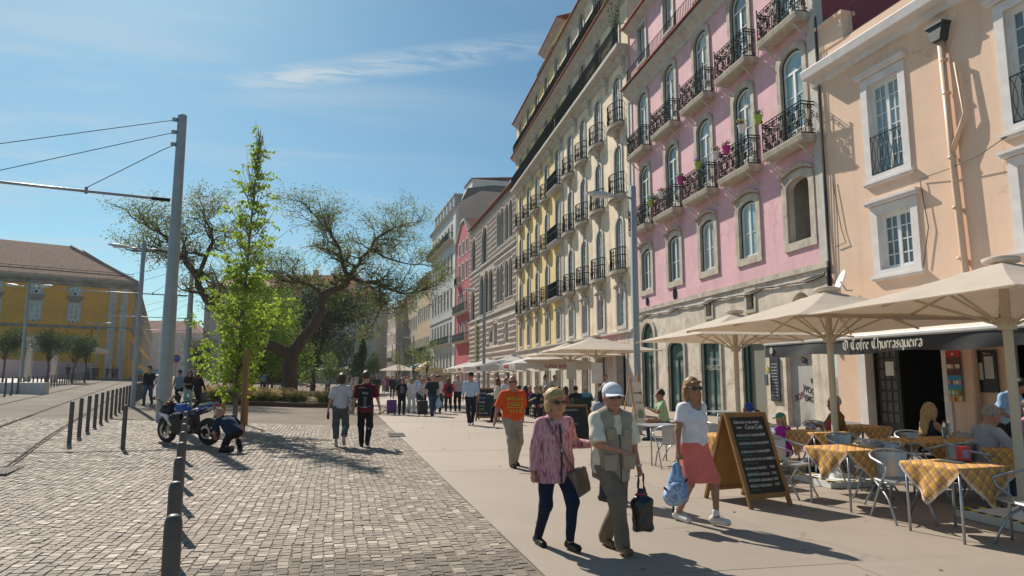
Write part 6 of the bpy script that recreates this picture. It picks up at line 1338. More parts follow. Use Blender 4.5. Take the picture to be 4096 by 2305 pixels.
    if glasses:
        m=MB(); 
        for q in (-.036,.036):
            pl=[(q+.031*math.cos(t)*(1.0),.019+.0+.021*math.sin(t)) for t in np.linspace(0,6.283,13)[:-1]]
            vs=[Hd((a,.104-abs(a)*.22,b-.006)) for a,b in pl]+[Hd((a,.096-abs(a)*.22,b-.006)) for a,b in pl]; m.add(vs,[tuple(range(12))[::-1],tuple(range(12,24))]+[(k,(k+1)%12,12+(k+1)%12,12+k) for k in range(12)])
        for q in (-1,1): m.tube([Hd((q*.066,.086,.02)),Hd((q*.079,.04,.02)),Hd((q*.080,-.02,.012))],.006,4)
        m.tube([Hd((-.01,.103,.022)),Hd((.01,.103,.022))],.005,4); m.build('sunglasses',SHADES,e,fix=True)
    if hat:
        W=Vol(); W.k=hs; hm=cloth(hatc); W.el(Hd((0,-.014,.050)),(.093,.110,.092),.01,RH); W.bx(Hd((0,0,-.04)),(.3,.3,.075),.0,.005,RH,True)
        o=put(W.mesh('hat',hm,max(res*.9,.008)),'hat',e)
        m=MB(); n=13
        if hat=='cap': ring_=[((.082*math.sin(t)),(.085*math.cos(t)),.045) for t in np.linspace(-1.25,1.25,n)]; out_=[((.092*math.sin(t)),(.09*math.cos(t)+(.105)*math.cos(t)**.6),.035-.018*abs(math.sin(t))) for t in np.linspace(-1.25,1.25,n)]
        else: ring_=[((.09*math.sin(t)),(.10*math.cos(t)),.05) for t in np.linspace(-math.pi,math.pi,n)]; out_=[((.17*math.sin(t)),(.18*math.cos(t)),.02) for t in np.linspace(-math.pi,math.pi,n)]
        vs=[Hd(q) for q in ring_]+[Hd(q) for q in out_]+[Hd((a,b,c-.008)) for a,b,c in ring_]+[Hd((a,b,c-.008)) for a,b,c in out_]
        m.add(vs,[(k,k+1,n+k+1,n+k) for k in range(n-1)]+[(2*n+k,3*n+k,3*n+k+1,2*n+k+1) for k in range(n-1)]+[(n+k,n+k+1,3*n+k+1,3*n+k) for k in range(n-1)]); m.build('hat_brim',hm,o,fix=True)
    e_info=dict(e=e,T=T,RT=RT,pe=pe,Hd=Hd,sh=sh,el=el,wr=wr,an=an,s=s_,hem=hem,torso=torso,res=res,hp=hp,kn=kn,f=f,RH=RH); return e_info
def wpt(info,v):
    e=info['e']; m=Matrix.Rotation(e.rotation_euler[2],3,'Z'); return Vector(e.location)+m@(Vector(v)*info['s'])
def loc_of(x,y,head,H,w,z=0):
    s_=H/1.75; v=Matrix.Rotation(-R(head),3,'Z')@(Vector(w)-Vector((x,y,g(x,y)+.012 if not z else z))); return tuple(v/s_)
# ---------------------------------------------------------------- cafe terrace
def umbrella(x,y,size,label,top=3.08,eave=2.5,canvas=CANVAS,pole=CREAM,valance=0,rz=0,logo=None,pr=.052,base=True,group='cafe umbrellas'):
    e=E('cafe_umbrella',label,'umbrella',(x,y,g(x,y)),rz,group); h=size/2; n=12; m=MB(); vs=[]
    def Z(u,v): r=max(abs(u),abs(v)); return top-(top-eave)*r-.05*math.sin(math.pi*r)*(1-abs(abs(u)-abs(v)))
    for j in range(n+1):
        for i in range(n+1):
            u,v=-1+2*i/n,-1+2*j/n; ed=.035*math.sin(math.pi*(abs(v) if abs(u)>=abs(v) else abs(u)))**2; q=max(abs(u),abs(v))**6; vs.append((u*h*(1-ed*q*(abs(u)>=abs(v))),v*h*(1-ed*q*(abs(v)>abs(u))),Z(u,v)-.01*random.random()))
    k=len(vs); vs2=[(a,b,c-.012) for a,b,c in vs]; q=[(j*(n+1)+i,j*(n+1)+i+1,(j+1)*(n+1)+i+1,(j+1)*(n+1)+i) for j in range(n) for i in range(n)]
    m.add(vs+vs2,q+[tuple(k+t for t in f[::-1]) for f in q])
    bd=[(i,0) for i in range(n)]+[(n,j) for j in range(n)]+[(n-i,n) for i in range(n)]+[(0,n-j) for j in range(n)]
    if valance:
        R_=len(bd)
        for t in range(R_):
            a=vs[bd[t][1]*(n+1)+bd[t][0]]; b=vs[bd[(t+1)%R_][1]*(n+1)+bd[(t+1)%R_][0]]
            for s in range(4):
                f0,f1=s/4,(s+1)/4; p0=[a[c]+(b[c]-a[c])*f0 for c in range(3)]; p1=[a[c]+(b[c]-a[c])*f1 for c in range(3)]; d0=valance*(1+.12*math.sin((t+f0)*2.1)); d1=valance*(1+.12*math.sin((t+f1)*2.1)); o0=1+.02*math.sin((t+f0)*3.3); o1=1+.02*math.sin((t+f1)*3.3)
                m.add([p0,p1,(p1[0]*o1,p1[1]*o1,p1[2]-d1),(p0[0]*o0,p0[1]*o0,p0[2]-d0)],[(0,1,2,3)])
    m.build('canopy',canvas,e)
    m=MB(); m.lathe([(.19,top-.04),(.20,top+.015),(.14,top+.035),(.0,top+.04)],16); m.build('top_cap',canvas,e,smooth=True)
    m=MB(); m.lathe([(pr,0),(pr,top-.03)],14); o=m.build('pole',pole,e); smooth_angle(o)
    m=MB(); m.lathe([(pr*1.9,eave-.28),(pr*1.9,eave-.16),(pr*1.3,eave-.14)],12); m.build('hub',pole,e)
    for a,b in ((1,1),(1,0),(1,-1),(0,-1),(-1,-1),(-1,0),(-1,1),(0,1)):
        d=Vector((a*h,b*h,0)); m=MB(); m.tube([Vector((0,0,top-.07))+d*.03,d*.5+Vector((0,0,Z(a*.5,b*.5)-.03)),d*.985+Vector((0,0,eave-.035))],.018,4); r_=m.build('rib',pole,e)
        m=MB(); q=d*.46; m.tube([d.normalized()*pr*1.5+Vector((0,0,eave-.22)),q+Vector((0,0,Z(a*.46,b*.46)-.05))],.017,4); m.build('strut',pole,r_)
    if base:
        m=MB(); m.box((0,0,.06),(.95,.95,.09)); m.lathe([(.14,.1),(.12,.16),(pr*1.2,.2)],12); o=m.build('base_frame',WHITE,e)
        tp=mat('hazard yellow tape',(.65,.52,.02),.5); tb=mat('hazard black tape',(.02,.02,.02),.5)
        for s in (-1,1):
            for ax_ in (0,1):
                for k in range(10):
                    c=-.45+.1*k; p=(c+.0,s*.42,.11) if ax_==0 else (s*.42,c,.11); m=MB(); m.box(p,(.07,.05,.012) if ax_==0 else (.05,.07,.012)); m.build('hazard_tape',tp if k%2 else tb,o)
    if logo:
        for a_,off in ((0,(0,-h-.03)),(-90,(-h-.03,0))):
            text(logo,.23,mat('beer red lettering',(.42,.02,.03),.6),e,(off[0],off[1],eave-valance*.55),(R(90),0,R(a_)),'lettering',ext=.006)
    return e
umbrella(7.3,6.8,3.4,'nearest cream umbrella with pole by the front tables',top=3.06)
umbrella(7.15,9.85,3.4,'second cream umbrella, behind the nearest one')
umbrella(7.75,13.9,3.4,'third cream umbrella, before the grey-green shop door',top=3.1)
x,y=at(1498,26); umbrella(x,y,3.8,'broad cream umbrella left of the tall lamp post',top=3.2,eave=2.62,base=False)
x,y=at(1434,31); umbrella(x,y,3.8,'cream umbrella half hidden behind the broad one',top=3.25,eave=2.6,base=False)
for px,d,l in ((1376,34,'white beer umbrella with red lettering nearest the lamp'),(1292,40,'second white beer umbrella in the row'),(1232,47,'third white beer umbrella in the row'),(1185,56,'farthest white beer umbrella in the row')):
    x,y=at(px,d); umbrella(x,y,4.1,l,top=2.95,eave=2.3,canvas=CANVASW,valance=.28,logo='SUPER BOCK',pr=.04,base=False,group='white beer umbrellas')
x,y=at(1003,104); umbrella(x,y,6,'cream umbrella far down the house row',top=3.6,eave=2.6,base=False)
for px,d,l in ((862,82,'small pale umbrella left in the square'),(880,86,'small pale umbrella right in the square'),(833,90,'small pale umbrella behind the yellow tree')):
    x,y=at(px,d); umbrella(x,y,3.2,l,top=2.9,eave=2.4,canvas=CANVASW,base=False)
# shop awnings far down the row
def shade(px,d,w,col,label,z=3.2):
    x,y=at(px,d); e=E('shop_awning',label,'awning',(x,y,0),R(95)); m=MB()
    m.add([(0,0,z+1.0),(w,0,z+1.0),(w,1.8,z),(0,1.8,z),(w,1.8,z-.3),(0,1.8,z-.3)],[(0,3,2,1),(3,5,4,2)]); m.build('canvas',mat('awning '+label[:9],col,.8),e)
    m=MB(); m.tube([(.1,0,z),(.1,1.8,z)],.03,5); m.tube([(w-.1,0,z),(w-.1,1.8,z)],.03,5); m.build('awning_arm',GALV,e)
shade(1085,112,5,(.55,.46,.33),'beige shop awning beside the kiosk'); shade(1056,132,5,(.10,.3,.55),'bright blue shop awning beyond the beige one'); shade(1036,140,5,(.6,.6,.58),'white shop awning next to the blue one'); shade(965,150,5,(.5,.45,.4),'pale awning farthest down the street')
m=MB(); x,y=at(1452,37); e=E('shop_awning','faded red shop awning behind the white umbrellas','awning',(13.9,38.0,0),R(90)); m.add([(0,0,3.6),(5,0,3.6),(5,1.3,3.25),(0,1.3,3.25),(5,1.3,2.85),(0,1.3,2.85)],[(0,3,2,1),(3,5,4,2)]); m.build('canvas',mat('faded red awning',(.45,.10,.11),.8,0,.2,3),e)
m=MB(); m.tube([(.1,0,3.1),(.1,1.2,3.2)],.03,5); m.build('awning_arm',GALV,e)
x,y=at(1100,100); e=E('kiosk','yellow-roofed ice-cream kiosk before the grey-white house','kiosk',(x,y,0),R(5)); m=MB(); m.bx(-2,2,-1.2,1.2,0,2.6); m.build('counter_box',mat('kiosk wall',(.45,.38,.28),.6,0,.4,2),e); m=MB(); m.bx(-2.6,2.6,-2.2,1.4,2.7,2.85); m.build('roof',mat('kiosk yellow',(.6,.42,.05),.6),e); m=MB(); m.bx(-2.6,2.6,-2.22,-2.16,1.9,2.75); o=m.build('valance',mat('kiosk valance',(.6,.5,.33),.7),e); text('Gelados',.55,mat('kiosk script',(.35,.1,.15),.6),o,(0,-2.24,2.3),(R(90),0,0),shear=.4)
# chairs
def chair_tpl():
    e=E('aluminium_chair','tpl','chair'); 
    m=MB(); n=9; pl=[]
    m.prism([(-.21,-.2),(.21,-.2),(.235,.1),(.2,.21),(-.2,.21),(-.235,.1)],.43,.452,ax='z'); m.tube([(-.21,-.2,.441),(.21,-.2,.441),(.235,.1,.441),(.2,.21,.441),(-.2,.21,.441),(-.235,.1,.441)],.016,6,closed=True); m.build('seat',ALU,e,fix=True)
    m=MB(); vs=[]
    for j in range(4):
        for i in range(n): a=-.95+1.9*i/(n-1); z=.46+.29*j/3; rr=.245+.03*j/3; vs.append((rr*math.sin(a)*.92,-.03-rr*math.cos(a)*.98,z))
    for j in range(4):
        for i in range(n): a=-.95+1.9*i/(n-1); z=.46+.29*j/3; rr=.237+.03*j/3; vs.append((rr*math.sin(a)*.92,-.03-rr*math.cos(a)*.98,z))
    m.add(vs,[(j*n+i,j*n+i+1,(j+1)*n+i+1,(j+1)*n+i) for j in range(3) for i in range(n-1)]+[(4*n+j*n+i,4*n+(j+1)*n+i,4*n+(j+1)*n+i+1,4*n+j*n+i+1) for j in range(3) for i in range(n-1)]); m.build('backrest',ALU,e,smooth=True)
    m=MB(); P=[(-.27,.2,.64),(-.285,.1,.665),(-.285,-.08,.70)]+[(.285*math.sin(a),-.08-.22*math.cos(a),.70+.08*math.cos(a)) for a in np.linspace(-1.45,1.45,9)]+[(.285,-.08,.70),(.285,.1,.665),(.27,.2,.64)]
    m.tube(P,.0145,7); m.build('armrest',ALU,e,smooth=True)
    for s in (-1,1):
        m=MB(); m.tube([(s*.27,.2,.64),(s*.265,.17,.56),(s*.24,.0,.42),(s*.235,-.27,0)],.0135,6); m.build('leg',ALU,e,smooth=True)
        m=MB(); m.tube([(s*.205,-.2,.44),(s*.22,.05,.30),(s*.225,.12,.25),(s*.23,.26,0)],.0135,6); m.build('leg',ALU,e,smooth=True)
    return e
CH=chair_tpl(); chair_used=[0]
def chair(x,y,head,label,dark=False):
    global CH
    if chair_used[0]==0: o=CH; chair_used[0]=1
    else: o=dup(CH)
    o.location=(x,y,.012); o.rotation_euler=(0,0,R(head)); tag(o,label,'chair','aluminium terrace chairs'); return o
def plaid():
    m=bpy.data.materials.new('yellow and violet plaid cloth'); m.use_nodes=True; nt=m.node_tree; N=nt.nodes; L=nt.links; b=N['Principled BSDF']; b.inputs['Roughness'].default_value=.85; b.inputs['Specular IOR Level'].default_value=.2
    uv=N.new('ShaderNodeUVMap'); uv.uv_map='flat'; sp=N.new('ShaderNodeSeparateXYZ'); L.new(uv.outputs[0],sp.inputs[0]); cur=None
    base=N.new('ShaderNodeRGB'); base.outputs[0].default_value=(.80,.46,.10,1); cur=base.outputs[0]
    def stripe(o,per,a0,a1,col,amt):
        nonlocal cur
        mo=N.new('ShaderNodeMath'); mo.operation='PINGPONG' if 0 else 'MODULO'; L.new(o,mo.inputs[0]); mo.inputs[1].default_value=per
        g1=N.new('ShaderNodeMath'); g1.operation='COMPARE'; L.new(mo.outputs[0],g1.inputs[0]); g1.inputs[1].default_value=(a0+a1)/2; g1.inputs[2].default_value=(a1-a0)/2
        ml=N.new('ShaderNodeMath'); ml.operation='MULTIPLY'; L.new(g1.outputs[0],ml.inputs[0]); ml.inputs[1].default_value=amt
        mx=N.new('ShaderNodeMix'); mx.data_type='RGBA'; L.new(ml.outputs[0],mx.inputs[0]); L.new(cur,mx.inputs[6]); mx.inputs[7].default_value=tuple(col)+(1,); cur=mx.outputs[2]
    for k in (0,1):
        stripe(sp.outputs[k],.1,.022,.052,(.50,.27,.07),.5)
        stripe(sp.outputs[k],.1,.0,.009,(.10,.05,.20),.9); stripe(sp.outputs[k],.1,.017,.024,(.13,.08,.16),.7); stripe(sp.outputs[k],.1,.05,.057,(.2,.13,.1),.6)
    L.new(cur,b.inputs['Base Color']); return m
PLAID=plaid(); HEM=mat('pale cloth hem',(.6,.5,.42),.85)
def table(x,y,rz,label,w=.35,wl=None,cloth_=True,half=.76,metal=False):
    wl=wl or w; t=E('terrace_table','folding metal table under: '+label if cloth_ else label,'table',(x,y,.012),R(rz),'terrace tables'); m=MB(); m.bx(-wl,wl,-w,w,.715,.735); m.build('tabletop',ALU,t)
    for a in (-1,1):
        for b in (-1,1): m=MB(); m.tube([(a*(wl-.03),b*(w-.03),0),(a*(wl-.03),b*(w-.03),.715)],.0145,7); m.build('leg',ALU,t,smooth=True)
    if not cloth_: return
    n=46; sx=half+(wl-w); 
    def fold(px,py):
        ex=max(0,abs(px)-wl); ey=max(0,abs(py)-w); d=math.hypot(ex,ey) if (ex and ey) else ex+ey; ox=math.copysign(min(abs(px),wl),px); oy=math.copysign(min(abs(py),w),py)
        if d>0:
            out=.012+.06*d+.07*d*math.sin(py*17+px*7)+.03*d*math.sin(py*41) if ex>ey else .012+.06*d+.07*d*math.sin(px*17+py*5)+.03*d*math.sin(px*37)
            if ex>=ey: ox+=math.copysign(out,px)
            if ey>=ex: oy+=math.copysign(out,py)
        return (ox,oy,.742-d*.97)
    V=[];U=[]
    for j in range(n+1):
        for i in range(n+1):
            u,v=-1+2*i/n,-1+2*j/n; px=(u-v)/2*sx*1.0; py=(u+v)/2*half*1.0
            px*=1.02; py*=1.02; V.append(fold(px,py)); U.append(((px+py)*.7071+3,(py-px)*.7071+3))
    me=bpy.data.meshes.new('tablecloth'); fs=[(j*(n+1)+i,j*(n+1)+i+1,(j+1)*(n+1)+i+1,(j+1)*(n+1)+i) for j in range(n) for i in range(n)]; me.from_pydata(V,[],fs); me.materials.append(PLAID); me.materials.append(HEM)
    uvl=me.uv_layers.new(name='flat'); idx=np.zeros(len(me.loops),np.int32); me.loops.foreach_get('vertex_index',idx); uvl.data.foreach_set('uv',np.array(U)[idx].reshape(-1)); me.polygons.foreach_set('material_index',[1 if min(i%n,(n-1)-i%n,i//n,(n-1)-i//n)==0 else 0 for i in range(n*n)]); me.polygons.foreach_set('use_smooth',[True]*len(fs)); me.update()
    o=put(me,'tablecloth',None,(x,y,.012),R(rz)); tag(o,label,'tablecloth','plaid tablecloths'); return t
table(6.08,6.44,6,'yellow plaid cloth on the front table with the napkin holder')
table(6.06,8.12,8,'yellow plaid cloth on the small table right of the menu board',w=.36)
table(7.95,8.92,10,'long yellow plaid cloth in front of the blond seated woman',w=.36,wl=.72)
table(7.35,10.65,8,'yellow plaid cloth with glass and cup before the brown-shirted man',w=.36)
table(9.0,11.6,8,'yellow plaid cloth on the table nearest the restaurant door',w=.34)
table(8.15,7.45,6,'yellow plaid cloth at the right picture edge',w=.36)
table(5.55,10.3,12,'yellow plaid cloth behind the left side of the menu board',w=.38)
table(5.4,12.75,4,'bare aluminium table left behind the walking woman',cloth_=False)
table(7.2,12.1,5,'bare aluminium table where the capped child sits',cloth_=False,wl=.6)
table(9.2,17.3,0,'dark table in front of the green-shirted man',cloth_=False)
for x,y,h,l in ((5.75,8.95,-155,'chair between the menu board and the small plaid table'),(6.62,8.3,70,'chair tucked right of the small plaid table'),(6.05,7.2,170,'chair left behind the front plaid table'),(6.32,5.78,78,'chair at the bottom right corner by the front table'),(7.1,9.5,180,'chair behind the long plaid table, left end'),(7.75,8.25,-8,'chair with its back to us before the long plaid table'),(8.55,8.5,-30,'second chair before the long plaid table'),(7.05,8.75,-70,'chair at the left end of the long plaid table'),(5.35,12.1,-10,'chair in front of the bare aluminium table'),(5.9,12.9,95,'chair right of the bare aluminium table'),(6.5,10.9,-85,'chair with the pale blue jacket on its back'),(7.75,11.0,120,'chair of the brown-shirted man'),(8.2,11.2,-100,'empty dark-backed chair beside the brown-shirted man'),(8.6,12.3,180,'chair near the restaurant wall'),(8.5,9.7,170,'chair of the blond seated woman'),(7.75,7.9,-120,'chair of the grey-haired man'),(6.2,10.6,100,'chair by the plaid table behind the menu board'),(7.6,12.7,190,'chair of the capped child'),(6.6,12.5,-90,'chair at the end of the long bare table'),(8.9,6.9,80,'chair cut by the right picture edge')):
    chair(x,y,h,l)
for k in range(5):
    x,y=at(1330+k*30,30+ (k%2)*2); t=E('cafe_table','small dark cafe table number %d from the left under the white umbrellas'%(k+1) if 0 else ['dark cafe table at the left end under the white umbrellas','dark cafe table before the man in the cap','dark cafe table by the pole of the white umbrella','dark cafe table before the navy-shirted man','dark cafe table at the right end under the broad umbrella'][k],'table',(x,y,.012)); m=MB(); m.lathe([(.36,.71),(.36,.74)],18); m.build('tabletop',DGREEN,t); m=MB(); m.lathe([(.2,0),(.2,.02),(.03,.04),(.03,.71)],10); m.build('pedestal',IRON,t)
# things on the tables
def small(name,label,cat,x,y,z,parts):
    e=E(name,label,cat,(x,y,z)); 
    for n_,m_,mt_ in parts: m_.build(n_,mt_,e)
    return e
REDP=mat('red plastic',(.55,.02,.03),.35)
m=MB(); m.bx(-.05,.05,-.045,.045,0,.15); m2=MB(); m2.bx(.0505,.054,-.04,.04,.02,.13); m3=MB(); m3.bx(-.04,.03,-.047,-.0455,.03,.12)
e=small('napkin_holder','red napkin holder on the front plaid table','napkin holder',6.28,6.52,.765,[('case',m,REDP),('napkins',m2,mat('white paper',(.75,.74,.72),.8)),('printed_front',m3,mat('blue print',(.2,.22,.4),.5))]); e.rotation_euler=(0,0,R(-10))
m=MB(); m.bx(-.2,.14,-.14,.14,0,.004); e=small('paper_mat','dark paper place mat under the napkin holder','place mat',6.2,6.55,.758,[('sheet',m,mat('dark paper mat',(.05,.06,.05),.7))]); e.rotation_euler=(0,0,R(20))
GL=mat('clear glass',(.8,.85,.85),.03,0,.0,1,trans=.9,spec=.6)
for x,y,l in ((7.45,10.55,'tall ridged glass on the brown-shirted man\'s table'),(8.35,8.95,'wine glass on the long plaid table')):
    m=MB(); m.lathe([(.025,0),(.032,.05),(.038,.13),(.036,.13),(.030,.05)],12); small('drinking_glass',l,'glass',x,y,.757,[('bowl',m,GL)])
m=MB(); m.lathe([(.07,0),(.075,.012)],14); m2=MB(); m2.lathe([(.03,.012),(.038,.06)],12); small('coffee_cup','white coffee cup and saucer beside the ridged glass','cup',7.3,10.5,.757,[('saucer',m,WHITE),('cup',m2,WHITE)])
for x,y,l in ((7.68,10.75,'red ketchup bottle near the umbrella pole'),(7.2,12.15,'red sauce bottle on the bare table')):
    m=MB(); m.lathe([(.03,0),(.033,.1),(.03,.14),(.012,.16),(.01,.2)],10); small('ketchup_bottle',l,'bottle',x,y,.757,[('bottle_body',m,REDP)])
m=MB(); m.lathe([(.05,0),(.052,.03),(.04,.032)],12); small('ashtray','round metal ashtray on the long plaid table','ashtray',7.75,8.95,.757,[('bowl',m,ALU)])
m=MB(); m.lathe([(.055,0),(.06,.15),(.045,.22),(.05,.25)],14); small('water_jug','glass water jug tilted on the long plaid table','jug',8.45,9.05,.757,[('jug_body',m,GL)])
m=MB(); m.lathe([(.05,0),(.07,.06),(.02,.1)],10); small('bread_basket','small bread basket on the table behind the menu board','basket',5.5,10.25,.757,[('basket',m,mat('basket orange',(.5,.22,.08),.7))])
m=MB()
for k in range(7): m.add([(-.2+.06*k,.0,0),(-.14+.06*k,.02*(k%2),0),(-.14+.06*k,.03*(k%2)+.02,-.45+.05*(k%3)),(-.2+.06*k,.02,-.42)],[(0,1,2,3)])
e=small('blue_jacket','pale blue jacket hung over a chair back','jacket',6.47,10.62,.83,[('cloth',m,cloth((.36,.50,.66)))]); e.rotation_euler=(0,0,R(80))
# A-board menu of the restaurant
def a_board(x,y,rz,w,h,label,lines,panel=(.012,.014,.015),frame=(.30,.15,.045),spread=.42):
    e=E('menu_board',label,'menu board',(x,y,.012),R(rz)); WD=mat('oak frame',frame,.6,0,.25,5,.2,20,stretch=(1,1,.3)); th=math.atan2(spread,h)
    for s,nm in ((-1,'front'),(1,'rear')):
        A=Matrix.Rotation(s*th*.98,3,'X') if s<0 else Matrix.Rotation(s*th*.98,3,'X')
        top=Vector((0,s*.02,h)); L_=h/math.cos(th); ex=Vector((1,0,0)); ed=Vector((0,s*spread,-h)).normalized(); en=ex.cross(ed)*(1 if s<0 else -1)
        if en.y*s<0: en=-en
        def pt(a,b,c=0): return top+ex*a+ed*b+en*c
        def bar(a0,a1,b0,b1,nme):
            m=MB(); vs=[pt(a,b,c) for c in (-.018,.018) for a,b in ((a0,b0),(a1,b0),(a1,b1),(a0,b1))]; m.add(vs,[(0,1,2,3),(7,6,5,4),(0,4,5,1),(1,5,6,2),(2,6,7,3),(3,7,4,0)]); return m.build(nme,WD,e,fix=True)
        bar(-w/2,-w/2+.055,0,L_,'leg'); bar(w/2-.055,w/2,0,L_,'leg'); bar(-w/2+.055,w/2-.055,0,.06,'top_rail'); bar(-w/2+.055,w/2-.055,L_*.86,L_*.86+.06,'bottom_rail')
        m=MB(); vs=[pt(a,b,c) for c in (-.008,.008) for a,b in ((-w/2+.05,.05),(w/2-.05,.05),(w/2-.05,L_*.87),(-w/2+.05,L_*.87))]; m.add(vs,[(0,1,2,3),(7,6,5,4),(0,4,5,1),(1,5,6,2),(2,6,7,3),(3,7,4,0)]); pn=m.build('panel',mat('chalk black '+nm,panel,.5,0,.3,6) if s<0 else mat('board back',(.40,.22,.06),.7),e,fix=True)
        if s<0:
            tilt=math.atan2(spread,h)
            for body_,sz,u,b,col,sh_ in lines: text(body_,sz,mat('chalk %.2f %.2f'%(col[0],col[1]),col,.8),pn,pt(u,b,.011),(R(90)-tilt,0,0),'chalk_text','LEFT',.001,sh_,sx=.82)
    return e
CW_=(.72,.72,.70); CG=(.06,.22,.15); CC=(.75,.75,.74)
menu=[('Saboreia o teu menu',.062,-.235,.13,CC,0),('com',.058,-.21,.20,CC,0),('Coca-Cola',.085,-.08,.20,CC,.35)]
rows=[('FRANGO NO CHURRASCO','7,90€',.31,'Barbecue chicken'),('COSTELETA DE NOVILHO','10,90€',.42,'Barbecue T-bone'),('COELHO NO CHURRASCO','7,90€',.53,'Grilled rabbit'),('ENTRECOSTO NO CHURRASCO','7,90€',.63,'Barbecue pork ribs'),('BACALHAU ASSADO','9,90€',.745,'Roasted codfish'),('SARDINHAS ASSADAS','7,90€',.825,'Grilled sardines'),('DOURADA GRELHADA','7,90€',.90,'Grilled bream'),('ROBALO GRELHADO','7,90€',.97,'Grilled bass')]
for a,b,z,c in rows: menu+=[(a,.046,-.25,z,CW_,.15),(b,.046,.155,z-.005,CW_,.1),(c,.034,-.235,z+.048,CG,.1)]
ab=a_board(4.90,8.66,12,.70,1.17,'oak A-frame menu board with white chalk lettering on the pavement',menu)
def bottles():
    for k in range(3):
        m=MB(); m.prism([(.0,0),(.05,0),(.05,.09),(.032,.14),(.03,.2),(.02,.2),(.018,.14),(.0,.09)],-.002,0); o=m.build('printed_bottle',mat('cola print %d'%(k%2),(.12,.03,.03) if k%2 else (.10,.05,.04),.4),ab,(.07+.065*k,-.345+.0,.19),(R(-20),0,0),fix=True)
bottles()
x,y=at(1228,26.5); a_board(x,y,-15,.85,1.22,'chalk board with cocktail list in front of the striped woman',[('Cockt',.12,-.3,.2,(.5,.65,.7),0),('Sangria',.11,-.3,.38,(.15,.35,.6),0),('- Longd',.1,-.35,.55,CW_,0),('- Mojito',.1,-.35,.70,(.2,.5,.15),0),('- CUPS',.1,-.35,.84,(.3,.55,.2),0),('- Pina colada',.09,-.35,.98,CW_,0)],frame=(.42,.22,.05))
x,y=at(1430,17.5); a_board(x,y,5,.95,.95,'low dark menu board behind the elderly couple',[('CAN NA FRANGUINHA',.075,-.45,.14,(.55,.55,.45),.1),('O PREFERIDO',.07,-.45,.27,(.5,.4,.2),.1),('de frango',.07,-.2,.38,(.3,.4,.5),.1),('com salada',.07,-.1,.5,(.3,.4,.5),.1)],frame=(.03,.03,.03))
# folding easel sign by the lamp
x,y=at(1592,19.4); e=E('easel_sign','wooden folding easel with white coffee posters beside the lamp post','sign',(x,y,.012),R(38)); WD=mat('pale timber',(.45,.27,.12))
for s in (-1,1): m=MB(); m.tube([(s*.28,-.25,0),(s*.22,0,1.75)],.025,4); m.build('leg',WD,e); m=MB(); m.tube([(s*.26,.35,0),(s*.2,0,1.7)],.025,4); m.build('leg',WD,e)
for z0,z1,t in ((.98,1.5,'TO COFFEE'),(.35,.9,'')):
    m=MB(); f=lambda z:-.25+.25*z/1.75-.03; m.add([(-.24,f(z0),z0),(.24,f(z0),z0),(.24,f(z1),z1),(-.24,f(z1),z1)],[(0,1,2,3)]); p=m.build('poster',mat('white poster sheet',(.7,.69,.66),.7),e)
    if t: text(t,.085,IRON,p,(0,f(1.2)-.01,1.2),(R(82),0,0))
    else: m=MB(); m.prism([(.15*math.cos(q),.6+.15*math.sin(q)) for q in np.linspace(0,6.28,16)[:-1]],f(.6)-.012,f(.6)-.008); m.build('round_print',mat('round print',(.2,.3,.2),.6,0,.6,14),p,fix=True)
# sheets tied to umbrella poles
for px,d,z,l in ((1434,30.8,1.75,'white paper sheet tied to the umbrella pole'),(1498,25.8,1.6,'large white sheet hung on the broad umbrella pole')):
    x,y=at(px,d); m=MB(); m.bx(-.22,.22,-.02,-.01,-.38,.38); o=m.build('paper_sheet',mat('white paper',(.75,.74,.72)),None,(x,y-.08,z+.2),R(8)); tag(o,l,'sheet')
# ---------------------------------------------------------------- three walkers in the foreground
def streak_mat(name,cols,scale=7,stretch=(5,5,1.1)):
    m=bpy.data.materials.new(name); m.use_nodes=True; nt=m.node_tree; N=nt.nodes; L=nt.links; b=N['Principled BSDF']; b.inputs['Roughness'].default_value=.8; b.inputs['Specular IOR Level'].default_value=.25
    tc=N.new('ShaderNodeTexCoord'); mp=N.new('ShaderNodeMapping'); mp.inputs['Scale'].default_value=stretch; L.new(tc.outputs['Object'],mp.inputs[0])
    no=N.new('ShaderNodeTexNoise'); no.inputs['Scale'].default_value=scale; no.inputs['Detail'].default_value=4; no.inputs['Distortion'].default_value=.8; L.new(mp.outputs[0],no.inputs[0])
    cr=N.new('ShaderNodeValToRGB'); e=cr.color_ramp.elements
    while len(e)<len(cols): e.new(.5)
    for i,c in enumerate(cols): e[i].position=.3+.4*i/(len(cols)-1); e[i].color=tuple(c)+(1,)
    L.new(no.outputs[0],cr.inputs[0]); L.new(cr.outputs[0],b.inputs['Base Color']); return m
ow=person('elderly woman in pink patterned blouse, dark leggings and sunglasses holding a man\'s arm',1.75,6.78,192,1.53,'walk',skin_='red',top=(.5,.3,.3),sleeve=1.0,hem=-.20,flare=.055,loose=.012,bottom=(.012,.02,.045),bot='trousers',blen=.97,bl=-.012,hs=1.17,shoes=(.015,.013,.012),hair='shag',hairc='blond',glasses=True,lod=0,fat=1.30,fem=True,hL=(-.40,.16,1.13),hR=(.30,.06,.80),fL=(-.10,.19,.095),fR=(.11,-.19,.09),plL=(-.3,-.6,-1),hyaw=R(4),group='walkers in the foreground',tmat=streak_mat('pink streaked blouse',[(.15,.06,.08),(.42,.16,.19),(.62,.36,.42),(.50,.22,.22),(.24,.10,.12)],4.5,(5,5,1.0)),lean=.06)
e=ow['e']; T=ow['T']; m=MB()
m.tube([T((0,.135,.44)),T((0,.172,.30)),T((0,.190,.12)),T((0,.2,-.05)),T((0,.2,-.19))],[.011]*5,4); m.build('zip_strip',cloth((.05,.045,.05)),e)
LEA=mat('taupe leather',(.17,.125,.10),.45,0,.15,8,.2,40)
